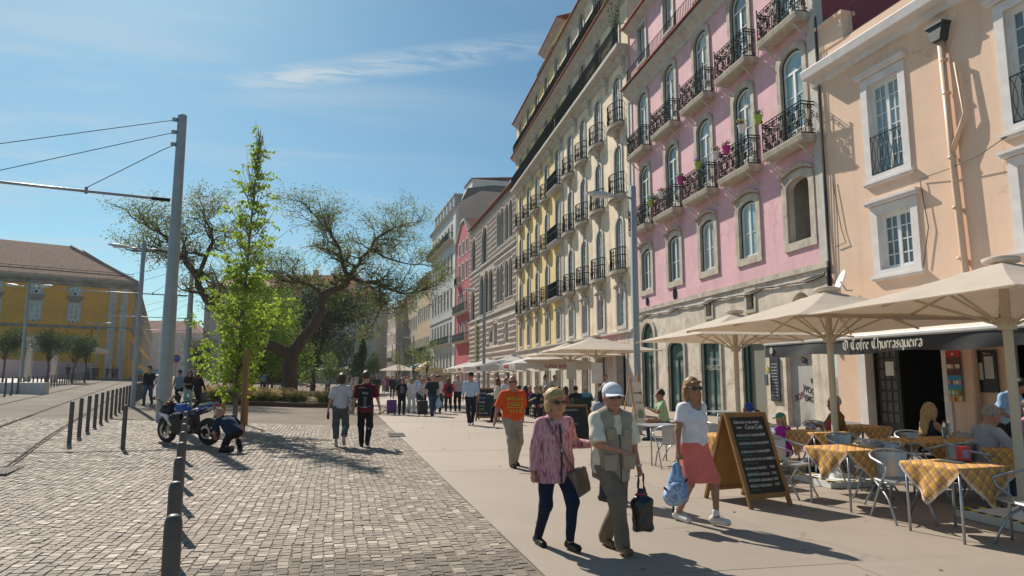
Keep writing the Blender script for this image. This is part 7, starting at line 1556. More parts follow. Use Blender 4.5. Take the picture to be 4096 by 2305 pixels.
def free(label,cat,name,info): return E(name,label,cat,info['e'].location,info['e'].rotation_euler[2])
b=free('taupe leather shoulder bag hanging at the elderly woman\'s hip','bag','shoulder_bag',ow); b.scale=e.scale
W=Vol(); W.bx(T((-.24,.16,-.20)),(.10,.035,.115),.03,.02,np.array(Matrix.Rotation(R(14),3,'Y')@Matrix.Rotation(R(25),3,'Z'))); put(W.mesh('bag_body',LEA,.009,fold=.003,fs=20),'bag_body',b)
m=MB(); m.tube([T((.13,.05,.49)),T((.10,.13,.40)),T((.03,.20,.25)),T((-.07,.215,.05)),T((-.19,.19,-.08))],.012,5); m.tube([T((.13,.05,.49)),T((.12,-.1,.45)),T((0,-.16,.2)),T((-.18,-.08,0)),T((-.25,.08,-.1))],.012,5); m.build('strap',LEA,b); m=MB(); m.box(T((.0,.205,.17)),(.03,.012,.035)); m.build('buckle',ALU,b)
om=person('elderly man in khaki vest and white cap carrying a black plastic bag',2.27,6.55,190,1.60,'walk',skin_='red',top=(.76,.70,.55),sleeve=.56,hem=-.12,bottom=(.19,.15,.115),blen=1.0,loose=.02,shoes=(.16,.10,.05),hair='thin',hairc='white',hat='cap',hatc=(.66,.68,.74),glasses=True,lod=0,fat=1.22,hs=1.16,hR=(.08,.34,1.06),hL=(-.29,.10,.80),fR=(.0,.21,.105),fL=(-.03,-.21,.095),plR=(1,-.6,-.6),fist=0,hyaw=R(-12),lean=.09,group='walkers in the foreground')
e=om['e']; T=om['T']; KH=cloth((.36,.305,.235)); W=Vol(); om['torso'](W,.044,.08); W.rc(T((0,0,.2)),T((0,0,-.28)),.178,.20,.08,None,(1.22,.88,1))
for q in (-1,1): W.bx(T((q*.09,.168,.30)),(.05,.008,.055),.006,.012,om['RT']).bx(T((q*.11,.185,.02)),(.07,.010,.075),.008,.012,om['RT']); 
W.bx(T((0,.20,.44)),(.03,.17,.13),.02,.01,om['RT'],True).el(T((0,.02,.54)),(.078,.10,.06),.01,om['RT'],None,True)
put(W.mesh('vest',KH,.0085,[(T((0,0,-.20)),om['RT']@V3(0,0,-1.)),(T((.225,0,.35)),om['RT']@V3(1,0,-.12)),(T((-.225,0,.35)),om['RT']@V3(-1,0,-.12))],fold=.005,fs=13),'vest',e)
m=MB(); m.tube([T((.0,.165,.30)),T((0,.195,.15)),T((0,.215,0)),T((0,.225,-.19))],.008,5); m.build('zip',cloth((.06,.055,.05)),e)
m=MB()
for q in (-1,1): m.add([T((q*.02,.105,.46)),T((q*.075,.06,.50)),T((q*.085,.10,.44)),T((q*.03,.14,.395))],[(0,1,2,3)])
m.build('collar',cloth((.62,.57,.45)),e)
m=MB()
for q in (-1,1): m.add([T((q*.09-.05,.192,.345)),T((q*.09+.05,.192,.345)),T((q*.09+.045,.197,.315)),T((q*.09-.045,.197,.315))],[(0,1,2,3)])
m.build('pocket_flap',cloth((.36,.31,.235)),e)
m=MB(); w0=om['wr'][0]; m.lathe([(.036,-.012),(.036,.012)],12,w0+V3(0,0,.02)); m.build('watch',ALU,e)
PLB=mat('black plastic bag film',(.012,.012,.013),.28,0,.3,14,.5,18,spec=.6)
bag=free('black plastic carrier bag in the elderly man\'s left hand','bag','plastic_bag',om); bag.scale=e.scale
u_=(om['wr'][0]-om['el'][0]); h=om['wr'][0]+u_/np.linalg.norm(u_)*.10+V3(0,0,.05); W=Vol(); W.rc(h+V3(0,0,-.20),h+V3(-.01,.0,-.34),.035,.08,.07,None,(1.1,.55,1)).bx(h+V3(-.01,0,-.45),(.075,.02,.13),.04,.08).rc(h+V3(.03,0,-.02),h+V3(.035,0,-.24),.012,.02,.02).rc(h+V3(-.03,0,-.02),h+V3(-.035,0,-.24),.012,.02,.02); put(W.mesh('bag_body',PLB,.010,fold=.009,fs=15),'bag_body',bag)
m=MB(); m.tube([h+V3(.07,0,-.235),h+V3(0,.04,-.23),h+V3(-.07,0,-.235),h+V3(0,-.04,-.23)],.010,6,closed=True); m.build('red_tie',mat('red drawstring',(.5,.02,.03),.5),bag)
wo=person('blond woman in white T-shirt and coral skirt walking past the menu board',3.62,7.55,202,1.66,'walk',skin_='tan',top=(.74,.72,.76),sleeve=.36,hem=-.02,bottom=(.80,.19,.16),bot='skirt',blen=.92,neckd=.045,shoes=(.66,.63,.58),hair='bob',hairc='ginger',glasses=True,lod=0,fat=1.12,hs=1.13,fem=True,hR=(.34,.06,.79),hL=(-.24,-.16,.86),fL=(-.075,.25,.105),fR=(.075,-.20,.10),fist=1,hyaw=R(-14),group='walkers in the foreground')
e=wo['e']
for i in (0,1):
    W=Vol(); W.rc(wo['an'][i]+V3(0,0,-.02),wo['an'][i]+V3(0,0,.055),.043,.041,.01); put(W.mesh('sock',cloth((.72,.71,.70)),.009),'sock',e)
    m=MB(); a=wo['an'][i]; [m.tube([a+V3(-.02,.07+.022*k,.012-.012*k),a+V3(0,.075+.022*k,.022-.012*k),a+V3(.02,.07+.022*k,.012-.012*k)],.004,4) for k in range(3)]; m.build('laces',cloth((.6,.58,.5)),e)
BLUEP=streak_mat('pale blue crackle canvas',[(.20,.33,.55),(.42,.56,.74),(.13,.22,.42),(.46,.60,.76)],9,(1,1,1)); DKB=cloth((.02,.022,.035))
bp=free('pale blue patterned backpack dangling from the woman\'s hand','backpack','backpack',wo); bp.scale=e.scale
u_=(wo['wr'][1]-wo['el'][1]); h=wo['wr'][1]+u_/np.linalg.norm(u_)*.10; W=Vol(); W.rc(h+V3(.03,0,-.10),h+V3(.07,.02,-.36),.075,.15,.08,None,(1.0,.7,1)).el(h+V3(.085,.02,-.42),(.17,.11,.10),.05).bx(h+V3(.11,.09,-.34),(.085,.03,.07),.03,.03); put(W.mesh('pack_body',BLUEP,.010,fold=.008,fs=16),'pack_body',bp)
m=MB(); m.tube([h+V3(0,0,0),h+V3(.03,.02,-.08)],.012,5); m.tube([h+V3(-.05,.08,-.22),h+V3(.05,.13,-.27),h+V3(.16,.12,-.26),h+V3(.21,.05,-.24)],.013,5); m.tube([h+V3(.20,.02,-.35),h+V3(.25,.0,-.30)],.014,5); m.tube([h+V3(.10,0,-.46),h+V3(.11,.0,-.60)],.012,5); m.tube([h+V3(-.04,.09,-.36),h+V3(.1,.13,-.38),h+V3(.2,.09,-.36)],.010,5); m.build('straps',DKB,bp)
# ---------------------------------------------------------------- mid-distance walkers
orm=person('balding man in bright orange lettered T-shirt and beige trousers',2.52,12.85,188,1.70,'walk2',skin_='red',top=(.72,.10,.02),sleeve=.55,hem=-.06,bottom=(.36,.30,.23),loose=.012,shoes=(.02,.02,.02),hair=None,glasses=True,lod=1,fat=1.2,hL=(-.22,-.02,.90),hR=(.40,.06,.82),fL=(-.09,-.14,.09),fR=(.07,.20,.085),hyaw=R(-20))
T=orm['T']; LIME=mat('lime shirt print',(.55,.62,.08),.7)
def shirt_text(info,body,size,z,y,m_,yaw=0,back=False):
    p=info['T']((0,-y if back else y,z)); text(body,size,m_,info['e'],p,(R(90),0,0 if back else R(180)),'shirt_print',ext=.022)
shirt_text(orm,'H O L L I',.078,.36,.142,LIME); shirt_text(orm,'S T E R',.078,.13,.165,LIME)
m=MB(); [m.tube([T((a,.158,c)),T((b,.158,d))],.005,4) for a,b,c,d in ((-.15,.15,.285,.285),(-.15,.15,.20,.20),(-.15,-.15,.2,.285),(.15,.15,.2,.285))]; m.build('shirt_frame',LIME,orm['e'])
shirt_text(orm,'Surfside',.06,.245,.15,LIME)
cm=person('slim man in pale blue striped shirt and navy cap walking past the lamp',3.2,23.9,176,1.83,'walk2',skin_='red',top=(.45,.55,.70),sleeve=.72,hem=.0,bottom=(.015,.02,.035),shoes=(.6,.58,.55),hair='short',hairc='brown',hat='cap',hatc=(.015,.02,.04),lod=1,fat=.98,hyaw=R(-25),fL=(-.06,-.12,.09),fR=(.05,.16,.085))
m=MB(); m.tube([cm['T']((.14*math.cos(t)*1.2,.118*math.sin(t),.045)) for t in np.linspace(0,6.28,15)[:-1]],.018,5,closed=True); m.build('belt',cloth((.09,.045,.02)),cm['e'])
c1=person('woman with bun in grey T-shirt walking away with a printed tote',-.85,17.2,2,1.76,'walk2',skin_='fair',top=(.56,.53,.53),sleeve=.5,hem=-.03,loose=.012,bottom=(.10,.115,.125),blen=.86,shoes=(.55,.53,.5),hair='bun',hairc='brown',lod=1,fem=True,hL=(-.30,.05,.83),hR=(.26,.12,.98),fR=(.09,-.18,.20),fL=(-.09,.12,.085))
e=c1['e']; b=free('printed canvas tote bag on the shoulder of the woman in grey','bag','tote_bag',c1); b.scale=e.scale; T=c1['T']
W=Vol(); W.bx(T((.24,.0,.02)),(.045,.11,.16),.03,.02); put(W.mesh('bag_body',streak_mat('printed canvas',[(.55,.5,.42),(.6,.55,.47),(.25,.12,.08),(.58,.53,.45)],16,(1,1,1)),.012,fold=.004),'bag_body',b); m=MB(); m.tube([T((.2,.08,.15)),T((.17,.02,.49)),T((.2,-.08,.15))],.01,5); m.build('strap',cloth((.5,.46,.4)),b)
b=free('dark bottle held by the woman in grey','bottle','bottle',c1); b.scale=e.scale; m=MB(); q=c1['wr'][0]+V3(0,.02,-.12); m.lathe([(.03,-.1),(.033,.0),(.03,.05),(.015,.08)],10,q); m.build('bottle_body',cloth((.03,.03,.035),.3),b,smooth=True)
c2=person('young man in maroon T-shirt with black backpack walking away',-.27,17.1,-2,1.80,'walk',skin_='fair',top=(.14,.012,.025),sleeve=.5,hem=-.14,flare=.02,bottom=(.014,.016,.022),shoes=(.03,.03,.035),hair='quiff',hairc='brown',lod=1,hL=(-.27,.02,.85),hR=(.34,.1,.84),fL=(-.07,.06,.085),fR=(.07,-.12,.12))
T=c2['T']; b=free('black drawstring backpack with white print on the young man\'s back','backpack','backpack',c2); b.scale=c2['e'].scale
W=Vol(); W.bx(T((0,-.17,.20)),(.12,.045,.19),.04,.03,c2['RT']); put(W.mesh('pack_body',cloth((.012,.014,.018)),.012,fold=.004),'pack_body',b)
for q in (-1,1): m=MB(); m.tube([T((q*.09,-.14,.40)),T((q*.11,-.02,.50)),T((q*.11,.12,.40)),T((q*.13,.10,.15)),T((q*.14,-.1,.05))],.018,5); m.build('strap',cloth((.012,.014,.018)),b)
WPR=mat('white print',(.6,.6,.62),.7); text('D!LI',.075,WPR,b,T((0,-.262,.30)),(R(90),0,0),'print',ext=.003)
m=MB()
for q in (-1,1): m.tube([T((q*.035*(1 if k%2 else -1)+.0,-.268,.22-.05*k)) for k in range(6)],.004,4)
m.tube([T((-.13,-.262,-.0)),T((.0,-.27,-.03)),T((.13,-.262,.01))],.004,4); m.build('cord_print',WPR,b)
b=free('glass bottle with yellow drink in the young man\'s hand','bottle','bottle',c2); b.scale=c2['e'].scale; m=MB(); q=c2['wr'][1]+V3(.04,.05,-.10); m.lathe([(.03,-.09),(.036,-.02),(.034,.05),(.016,.1)],10,q,M=Matrix.Rotation(R(60),3,'Y')); m.build('bottle_body',mat('yellow bottle',(.6,.55,.2),.1,0,.1),b,smooth=True)
# ---------------------------------------------------------------- other people
def pp(px,d,head,label,**k):
    x,y=at(px,d); return person(label,x,y,head,**k)
G1='group of visitors with suitcases'
w1=pp(1014,30.5,185,'woman in black lettered T-shirt pulling a purple suitcase',H=1.62,pose='stand',top=(.012,.012,.014),bottom=(.012,.013,.018),hair='bob',hairc='black',glasses=True,lod=2,fem=True,fat=1.15,hR=(.42,-.05,.82),group=G1)
WPR=mat('white print',(.6,.6,.62),.7)
for t,z,s in (('Sara',.36,.10),('what you',.28,.06),('say said',.22,.06),('Rio!',.13,.10)): shirt_text(w1,t,s,z,.15,WPR)
pp(1038,32,190,'woman in white shirt with navy scarf and white trousers',H=1.63,pose='walk',top=(.72,.72,.74),sleeve=.85,hem=-.16,flare=.02,bottom=(.68,.67,.66),hair='bob',hairc='blond',glasses=True,lod=2,fem=True,group=G1)
pp(1058,33.6,185,'tall man in light blue shirt with dark jumper over shoulders',H=1.78,pose='walk2',top=(.42,.55,.72),sleeve=.9,bottom=(.03,.06,.12),hair='thin',hairc='brown',glasses=True,lod=2,group=G1)
pp(1066,32.4,184,'woman with long ginger hair in pale blouse and black trousers',H=1.62,pose='walk',top=(.60,.52,.52),sleeve=.9,hem=-.1,bottom=(.012,.012,.014),hair='long',hairc='ginger',glasses=True,lod=2,fem=True,hR=(.1,.25,1.05),group=G1)
dm=pp(1090,29.6,188,'grey-haired man in dark green T-shirt and jeans pulling a black suitcase',H=1.76,pose='walk2',top=(.018,.03,.03),bottom=(.03,.07,.12),hair='short',hairc='grey',lod=2,fat=1.12,hR=(.36,-.05,.84),hyaw=R(-20),group=G1)
pp(1103,31.8,184,'young man in white T-shirt half hidden behind the man in jeans',H=1.72,pose='walk',top=(.66,.66,.68),bottom=(.02,.025,.04),shoes=(.6,.6,.6),hair='quiff',hairc='black',lod=2,group=G1)
rj=pp(1130,33,4,'woman in red jacket with navy backpack seen from behind',H=1.62,pose='walk',top=(.48,.015,.03),sleeve=1.0,hem=-.16,bottom=(.02,.018,.018),hair='long',hairc='copper',lod=2,fem=True,fat=1.1,hL=(-.2,.25,1.0),hR=(.2,.25,1.0))
b=free('navy backpack worn over the red jacket','backpack','backpack',rj); b.scale=rj['e'].scale; W=Vol(); W.bx(rj['T']((0,-.17,.2)),(.1,.04,.14),.04,.03); put(W.mesh('pack_body',cloth((.015,.02,.045)),.016),'pack_body',b)
ck=pp(1153,33.4,2,'man in pale checked shirt and black trousers seen from behind',H=1.74,pose='stand',top=(.42,.44,.44),sleeve=.9,hem=.0,bottom=(.012,.012,.014),hair='short',hairc='grey',lod=2,fat=1.1)
pp(1118,37,190,'child in white top behind the red jacket',H=1.4,pose='stand',top=(.7,.7,.7),bottom=(.1,.1,.12),hair='bob',hairc='dark',lod=3)
pp(990,55,180,'man in dark jacket and light blue shirt standing alone',H=1.75,pose='stand',top=(.02,.022,.028),sleeve=1,hem=-.15,bottom=(.02,.02,.025),hair='short',hairc='brown',lod=2)
pp(950,55,178,'man in navy jumper with hands on hips',H=1.76,pose='stand',top=(.012,.018,.03),sleeve=1,bottom=(.02,.035,.07),hair='short',hairc='dark',lod=2,hL=(-.2,.06,1.0),hR=(.2,.06,1.0))
pp(1017,58,182,'woman in orange top and pale sun hat',H=1.64,pose='walk',top=(.66,.16,.09),bottom=(.35,.3,.25),hair='bob',hairc='brown',hat='sun',hatc=(.55,.48,.38),lod=3,fem=True)
pp(1004,60,160,'woman in teal dress with long brown hair',H=1.64,pose='stand',top=(.02,.10,.12),sleeve=0,bottom=(.02,.10,.12),bot='skirt',hair='long',hairc='brown',lod=3,fem=True)
pp(1030,58,185,'man in cream shirt and red cap',H=1.76,pose='walk2',top=(.6,.55,.47),bottom=(.1,.09,.08),hat='cap',hatc=(.5,.03,.03),lod=3)
pp(999,63,5,'man in blue jacket walking away',H=1.76,pose='walk',top=(.03,.10,.25),sleeve=1,bottom=(.03,.03,.04),lod=3)
pp(884,58,-35,'woman in white top photographing with raised arms',H=1.66,pose='stand',top=(.66,.64,.62),sleeve=.4,bottom=(.015,.015,.018),hair='long',hairc='copper',lod=2,fem=True,hL=(-.1,.32,1.58),hR=(.1,.32,1.58))
pp(898,58,160,'woman in white top and mustard skirt facing the photographer',H=1.62,pose='stand',top=(.66,.64,.62),sleeve=.3,bottom=(.5,.27,.03),bot='skirt',hair='long',hairc='dark',lod=2,fem=True,hL=(-.12,.2,1.55))
pp(859,56,180,'bald man in black T-shirt beside the photographing woman',H=1.76,pose='stand',top=(.015,.015,.018),bottom=(.05,.05,.06),hair=None,lod=2)
pp(829,60,170,'grey-haired man in light blue shirt near the yellow tree',H=1.74,pose='stand',top=(.32,.45,.65),sleeve=.9,bottom=(.08,.09,.12),hair='short',hairc='grey',lod=3)
# terrace standing
sw_=pp(1253,25.2,70,'woman in striped jumper and black trousers by the chalk board',H=1.63,pose='walk2',top=(.60,.57,.54),sleeve=.9,hem=-.08,bottom=(.014,.014,.016),shoes=(.02,.02,.02),hair='bob',hairc='copper',lod=2,fem=True,tmat=None,hL=(-.1,.3,1.1))
m=MB(); T=sw_['T']
for k in range(7): m.tube([T((.17*math.cos(t),.125*math.sin(t),-.04+.075*k)) for t in np.linspace(0,6.28,15)[:-1]],.011,4,closed=True)
m.build('jumper_stripes',cloth((.05,.05,.08)),sw_['e'])
pp(1276,26.6,175,'woman in white T-shirt with sunglasses behind the orange man',H=1.66,pose='stand',top=(.68,.66,.68),sleeve=.4,bottom=(.02,.03,.06),hair='bob',hairc='brown',glasses=True,lod=2,fem=True)
dk=pp(1518,9.6,205,'dark-haired woman in grey denim jacket behind the elderly man',H=1.58,pose='stand',top=(.30,.34,.42),sleeve=1.0,hem=-.1,bottom=(.04,.05,.08),hair='long',hairc='black',glasses=True,lod=1,fem=True,hpit=.35,hyaw=R(-15),neckd=.03)
pp(1372,34.5,95,'waiter in pale shirt standing under the white umbrella',H=1.76,pose='stand',top=(.55,.62,.70),sleeve=.9,bottom=(.015,.015,.02),hair='short',hairc='black',lod=3)
pp(1394,35,180,'waiter in dark apron by the cafe door',H=1.74,pose='stand',top=(.6,.6,.6),bottom=(.06,.07,.10),bot='skirt',hair='short',hairc='dark',lod=3)
pp(1521,30,150,'waiter in white shirt and black waistcoat near the arched door',H=1.76,pose='stand',top=(.62,.63,.66),sleeve=.9,bottom=(.012,.012,.015),hair='short',hairc='black',lod=2)
pp(1507,28.5,20,'woman in pale top standing beside the waistcoated waiter',H=1.64,pose='stand',top=(.5,.45,.42),sleeve=.4,bottom=(.03,.03,.04),hair='long',hairc='brown',lod=2,fem=True)
wt=person('waiter in light blue T-shirt bending over the right-hand table',10.6,10.2,190,1.74,'stand',skin_='tan',top=(.26,.42,.62),sleeve=.45,bottom=(.02,.02,.025),hair='quiff',hairc='black',lod=1,lean=.55,hpit=.4,hL=(-.25,.45,.95),hR=(.25,.45,.95))
# seated
def sit(x,y,head,label,**k): return person(label,x,y,head,pose='sit',z=.012,group='people seated on the terrace',**k)
x,y=at(1664,18.3); sit(x,y,75,'man in pale green T-shirt seated with his back to the pavement',H=1.78,top=(.38,.52,.32),bottom=(.03,.05,.07),hair='short',hairc='black',skin_='tan',lod=1,fat=1.1)
sit(7.28,12.72,172,'child in blue T-shirt and white-fronted blue cap at the bare table',H=1.55,top=(.02,.14,.36),bottom=(.05,.06,.1),hair='bob',hairc='ginger',hat='cap',hatc=(.03,.09,.40),lod=1,hpit=.35)
sit(6.78,11.45,10,'brown-haired child seated behind the menu board',H=1.42,top=(.6,.58,.56),bottom=(.05,.05,.1),hair='bob',hairc='brown',lod=1,fem=True)
sit(6.95,10.95,12,'girl in magenta top and green sun cap with fair ponytail',H=1.38,top=(.45,.03,.40),bottom=(.05,.05,.1),hair='pony',hairc='blond',hat='cap',hatc=(.05,.25,.20),lod=1,fem=True)
sit(8.05,10.95,70,'man in brown T-shirt with greying hair at the plaid table',H=1.78,top=(.20,.105,.03),bottom=(.04,.04,.05),hair='short',hairc='grey',skin_='tan',lod=1,hyaw=R(20),fat=1.1)
sit(8.75,9.75,-95,'woman with long blond hair in dark strapless top seated sideways',H=1.66,top=(.02,.02,.03),sleeve=0,bottom=(.03,.03,.05),hair='long',hairc='blond',skin_='tan',lod=1,fem=True,neckd=.05)
gm=sit(8.0,7.95,-100,'grey-haired man in grey T-shirt reading at the long table',H=1.74,top=(.34,.36,.40),bottom=(.10,.13,.18),hair='short',hairc='grey',skin_='red',lod=1,hpit=.35,fat=1.12)
sit(9.66,8.81,170,'man in pink shirt seated at the far right holding a menu',H=1.78,top=(.58,.22,.36),sleeve=.6,bottom=(.03,.03,.05),hair='short',hairc='brown',lod=1,fat=1.1)
for px,d,h,l,k in ((1322,29.5,0,'person in magenta top seated under the white umbrella',dict(top=(.4,.01,.16),hairc='dark',hair='bob')),(1347,28,180,'man in dark blue T-shirt eating under the white umbrella',dict(top=(.012,.03,.06),hairc='black')),(1336,30.5,90,'balding man seated between the umbrella poles',dict(top=(.1,.09,.08),hair=None)),(1362,31,20,'balding man in yellow shirt with back turned',dict(top=(.55,.45,.2),hair=None)),(1402,27,185,'man in grey T-shirt and dark cap seated facing us',dict(top=(.42,.42,.42),hat='cap',hatc=(.02,.02,.02),skin_='tan')),(1389,29.5,175,'man in sunglasses resting his chin under the umbrella',dict(top=(.1,.06,.04),glasses=True,skin_='tan')),(1425,27,90,'woman in dusty rose top leaning over her table',dict(top=(.24,.10,.10),hair='bob',hairc='dark')),(1448,28,10,'man in navy shirt seated with his back to us',dict(top=(.012,.016,.03),hairc='dark')),(1472,28.5,-10,'white-haired man in sky blue shirt seated with his back to us',dict(top=(.14,.36,.56),sleeve=.9,hairc='white')),(1376,28.6,100,'woman with grey-brown hair seated sideways under the umbrella',dict(top=(.3,.28,.25),hair='bob',hairc='grey')),(1290,33,180,'person in rust top seated left under the umbrella',dict(top=(.3,.09,.04),hairc='brown',hair='bob')),(1268,34,10,'person in grey-brown shirt seated beside the lamp',dict(top=(.24,.19,.15),hairc='brown')),(1308,31,60,'person in dark top seated under the second umbrella',dict(top=(.03,.03,.035),hairc='dark'))):
    x,y=at(px,d); sit(x,y,h,l,H=1.72,bottom=(.03,.03,.04),lod=2,**k)
    m=MB(); m.bx(-.2,.2,-.2,.2,.42,.45); m.bx(-.2,.2,-.22,-.19,.45,.82); q=E('cafe_chair','dark cafe chair of the '+l.split(' seated')[0].split(' resting')[0].split(' eating')[0].split(' leaning')[0].split(' with')[0],'chair',(x,y,.012),R(h),'dark cafe chairs'); m.build('seat',DGREEN,q)
    for a in (-.18,.18):
        for b in (-.18,.18): m=MB(); m.tube([(a,b,0),(a,b,.43)],.013,5); m.build('leg',IRON,q)
# left side people
pp(384,31.8,178,'bearded man in black jacket and blue jeans walking by the bollards',H=1.8,pose='walk2',top=(.014,.014,.018),sleeve=1.0,hem=-.1,bottom=(.04,.10,.16),hair='quiff',hairc='dark',lod=2,hL=(-.1,.25,1.35))
pp(413,31,175,'woman in white top and pale jeans half hidden by the tram mast',H=1.62,pose='walk',top=(.6,.56,.52),sleeve=.4,bottom=(.30,.36,.42),hair='long',hairc='dark',glasses=True,lod=2,fem=True)
pp(460,31.5,178,'woman in grey-blue T-shirt with dark cap and red straps',H=1.68,pose='walk',top=(.20,.30,.36),sleeve=.45,bottom=(.012,.014,.018),hair='pony',hairc='dark',hat='cap',hatc=(.03,.03,.03),glasses=True,lod=2,fem=True)
pp(484,31,182,'woman in maroon-black top and mint green trousers',H=1.68,pose='stand',top=(.03,.012,.016),sleeve=.5,bottom=(.28,.50,.42),hair='long',hairc='black',glasses=True,lod=2,fem=True,hR=(.08,.25,1.1),hL=(-.08,.25,1.1))
cw=pp(506,30,-20,'woman with big copper curls in black jacket carrying a black bag',H=1.66,pose='walk',top=(.012,.013,.016),sleeve=1.0,hem=-.12,bottom=(.012,.012,.015),hair='curly',hairc='copper',lod=2,fem=True)
b=free('black shopping bag of the curly-haired woman','bag','shopping_bag',cw); b.scale=cw['e'].scale; W=Vol(); W.bx((.30,.05,.62),(.05,.15,.16),.01,.01); put(W.mesh('bag_body',PLB,.016),'bag_body',b)
pp(667,62,10,'man in light blue shirt and dark shorts near the notice board',H=1.75,pose='stand',top=(.10,.30,.52),bottom=(.02,.02,.03),lod=3)
pp(677,64,185,'person in maroon top beside the notice board',H=1.72,pose='stand',top=(.12,.02,.03),sleeve=1,bottom=(.02,.02,.03),lod=3)
for px,d,h,l,c,b in ((180,83,175,'man in black standing on the pale walk left',(.012,.012,.015),(.015,.015,.02)),(229,80,180,'person in teal top walking past the lawn',(.05,.18,.18),(.03,.03,.04)),(244,84,175,'person in dark grey top behind the teal one',(.05,.05,.06),(.02,.02,.02)),(252,86,185,'person in brown top beside the dark grey one',(.10,.05,.04),(.03,.03,.05)),(278,90,180,'person in dark red top near the garden wall end',(.2,.03,.03),(.05,.05,.06)),(292,88,5,'person in charcoal top near the corner building',(.03,.03,.035),(.03,.03,.03)),(301,90,185,'person in magenta top by the corner building',(.32,.02,.12),(.04,.04,.06)),(352,100,180,'person in turquoise top far behind the bollards',(.04,.35,.38),(.05,.05,.05)),(361,80,178,'person in sea-green shirt behind the bearded man',(.05,.25,.2),(.06,.06,.07)),(524,95,180,'woman in white dress behind the curly-haired woman',(.6,.58,.55),(.6,.58,.55)),(545,97,5,'person in red top beyond the olive tree',(.45,.03,.04),(.15,.12,.1)),(514,92,175,'person in pale blue shirt near the olive tree',(.3,.42,.6),(.04,.04,.05)),(489,95,180,'person in tan shirt behind the tram masts',(.4,.3,.2),(.05,.05,.06)),(478,99,182,'person in grey shirt behind the tram masts',(.25,.25,.26),(.04,.04,.05))):
    pp(px,d,h,l,H=1.72,pose='walk' if len(l)%2 else 'walk2',top=c,bottom=b,lod=3,hairc=('dark','brown','black')[len(l)%3])
CN=[('white',(.66,.65,.63)),('navy',(.015,.02,.05)),('red',(.42,.03,.03)),('sky blue',(.20,.38,.60)),('black',(.014,.014,.016)),('pink',(.55,.25,.28)),('olive',(.14,.14,.06)),('grey',(.28,.28,.28)),('yellow',(.55,.40,.06)),('teal',(.03,.2,.2)),('brown',(.12,.06,.03)),('cream',(.55,.48,.36)),('violet',(.16,.06,.25))]
BN=[('dark',(.02,.02,.028)),('blue',(.04,.07,.14)),('beige',(.35,.28,.2)),('white',(.55,.54,.52))]
rr=random.Random(21); used=set(); combos=[(a,b) for a in CN for b in BN]; rr.shuffle(combos)
for k,((cn,c),(bn,b)) in enumerate(combos[:50]):
    px=rr.uniform(925,1085) if k<40 else rr.uniform(545,800); d=rr.uniform(60,118) if k<40 else rr.uniform(80,110)
    pp(px,d,rr.choice((0,180,175,10,90)),'distant pedestrian in %s top and %s trousers %s'%(cn,bn,'down the house row' if k<40 else 'across the square'),H=rr.uniform(1.58,1.8),pose=rr.choice(('walk','walk2','stand')),top=c,sleeve=rr.choice((.4,.5,1)),bottom=b,lod=3,hair=rr.choice(('short','bob','short','long')),hairc=rr.choice(('dark','brown','black','blond','grey')),fem=rr.random()<.4,skin_=rr.choice(('fair','tan','red')),group='distant pedestrians')
# suitcases and bags
def suitcase(info,side,off,col,label):
    e=info['e']; s=E('suitcase',label,'suitcase',wpt(info,(off[0],off[1],0)),e.rotation_euler[2]); c=mat('case '+label[:8],col,.45,0,.4,6)
    W=Vol(); W.bx((0,0,.36),(.17,.09,.25),.04,.02); put(W.mesh('shell',c,.016),'shell',s); m=MB()
    for q in (-.07,.07): m.tube([(q,-.03,.62),(q,-.0,.98)],.009,5)
    m.tube([(-.07,0,.98),(.07,0,.98)],.014,5); m.build('handle',GALV,s)
    for q in (-.13,.13): m=MB(); m.lathe([(.04,-.02),(.04,.02)],10,(q,-.06,.04),M=Matrix.Rotation(R(90),3,'Y')); m.build('wheel',IRON,s)
    return s
suitcase(w1,1,(.46,-.08),(.10,.02,.16),'purple patterned wheeled suitcase beside the woman in black'); suitcase(dm,1,(.40,-.08),(.012,.012,.014),'black wheeled suitcase beside the man in jeans')
x,y=at(1106,29.4); e=E('carrier_bag','crumpled blue and white plastic bag beside the man in jeans','bag',(x,y,.5)); W=Vol(); W.rc((0,0,.28),(0,0,.05),.04,.12,.05).el((0,0,0),(.13,.1,.14),.05); put(W.mesh('bag_body',streak_mat('blue white plastic',[(.6,.63,.66),(.25,.42,.6),(.66,.67,.68)],8,(1,1,1)),.016,fold=.012,fs=25),'bag_body',e)
# bicycle by the notice board
x,y=at(722,63); e=E('bicycle','dark bicycle leaning behind the crooked tree','bicycle',(x,y,g(x,y)),R(20)); TY=mat('tyre rubber',(.02,.02,.02))
for q in (-.5,.5): m=MB(); m.tube([(q+.33*math.cos(t),0,.34+.33*math.sin(t)) for t in np.linspace(0,6.283,25)[:-1]],.02,5,closed=True); [m.tube([(q,0,.34),(q+.32*math.cos(t),0,.34+.32*math.sin(t))],.004,3) for t in np.linspace(0,6.28,13)[:-1]]; m.build('wheel',TY,e)
m=MB(); [m.tube(s,.018,5) for s in ([(-.5,0,.34),(-.1,0,.32),(.32,0,.78),(-.18,0,.78),(-.5,0,.34)],[(-.1,0,.32),(-.2,0,.9)],[(.5,0,.34),(.3,0,.95)])]; m.build('frame',IRON,e); m=MB(); m.tube([(.2,-.25,1.0),(.3,0,.95),(.2,.25,1.0)],.015,5); m.build('handlebar',IRON,e); m=MB(); m.box((-.2,0,.93),(.25,.12,.06)); m.build('saddle',TY,e)
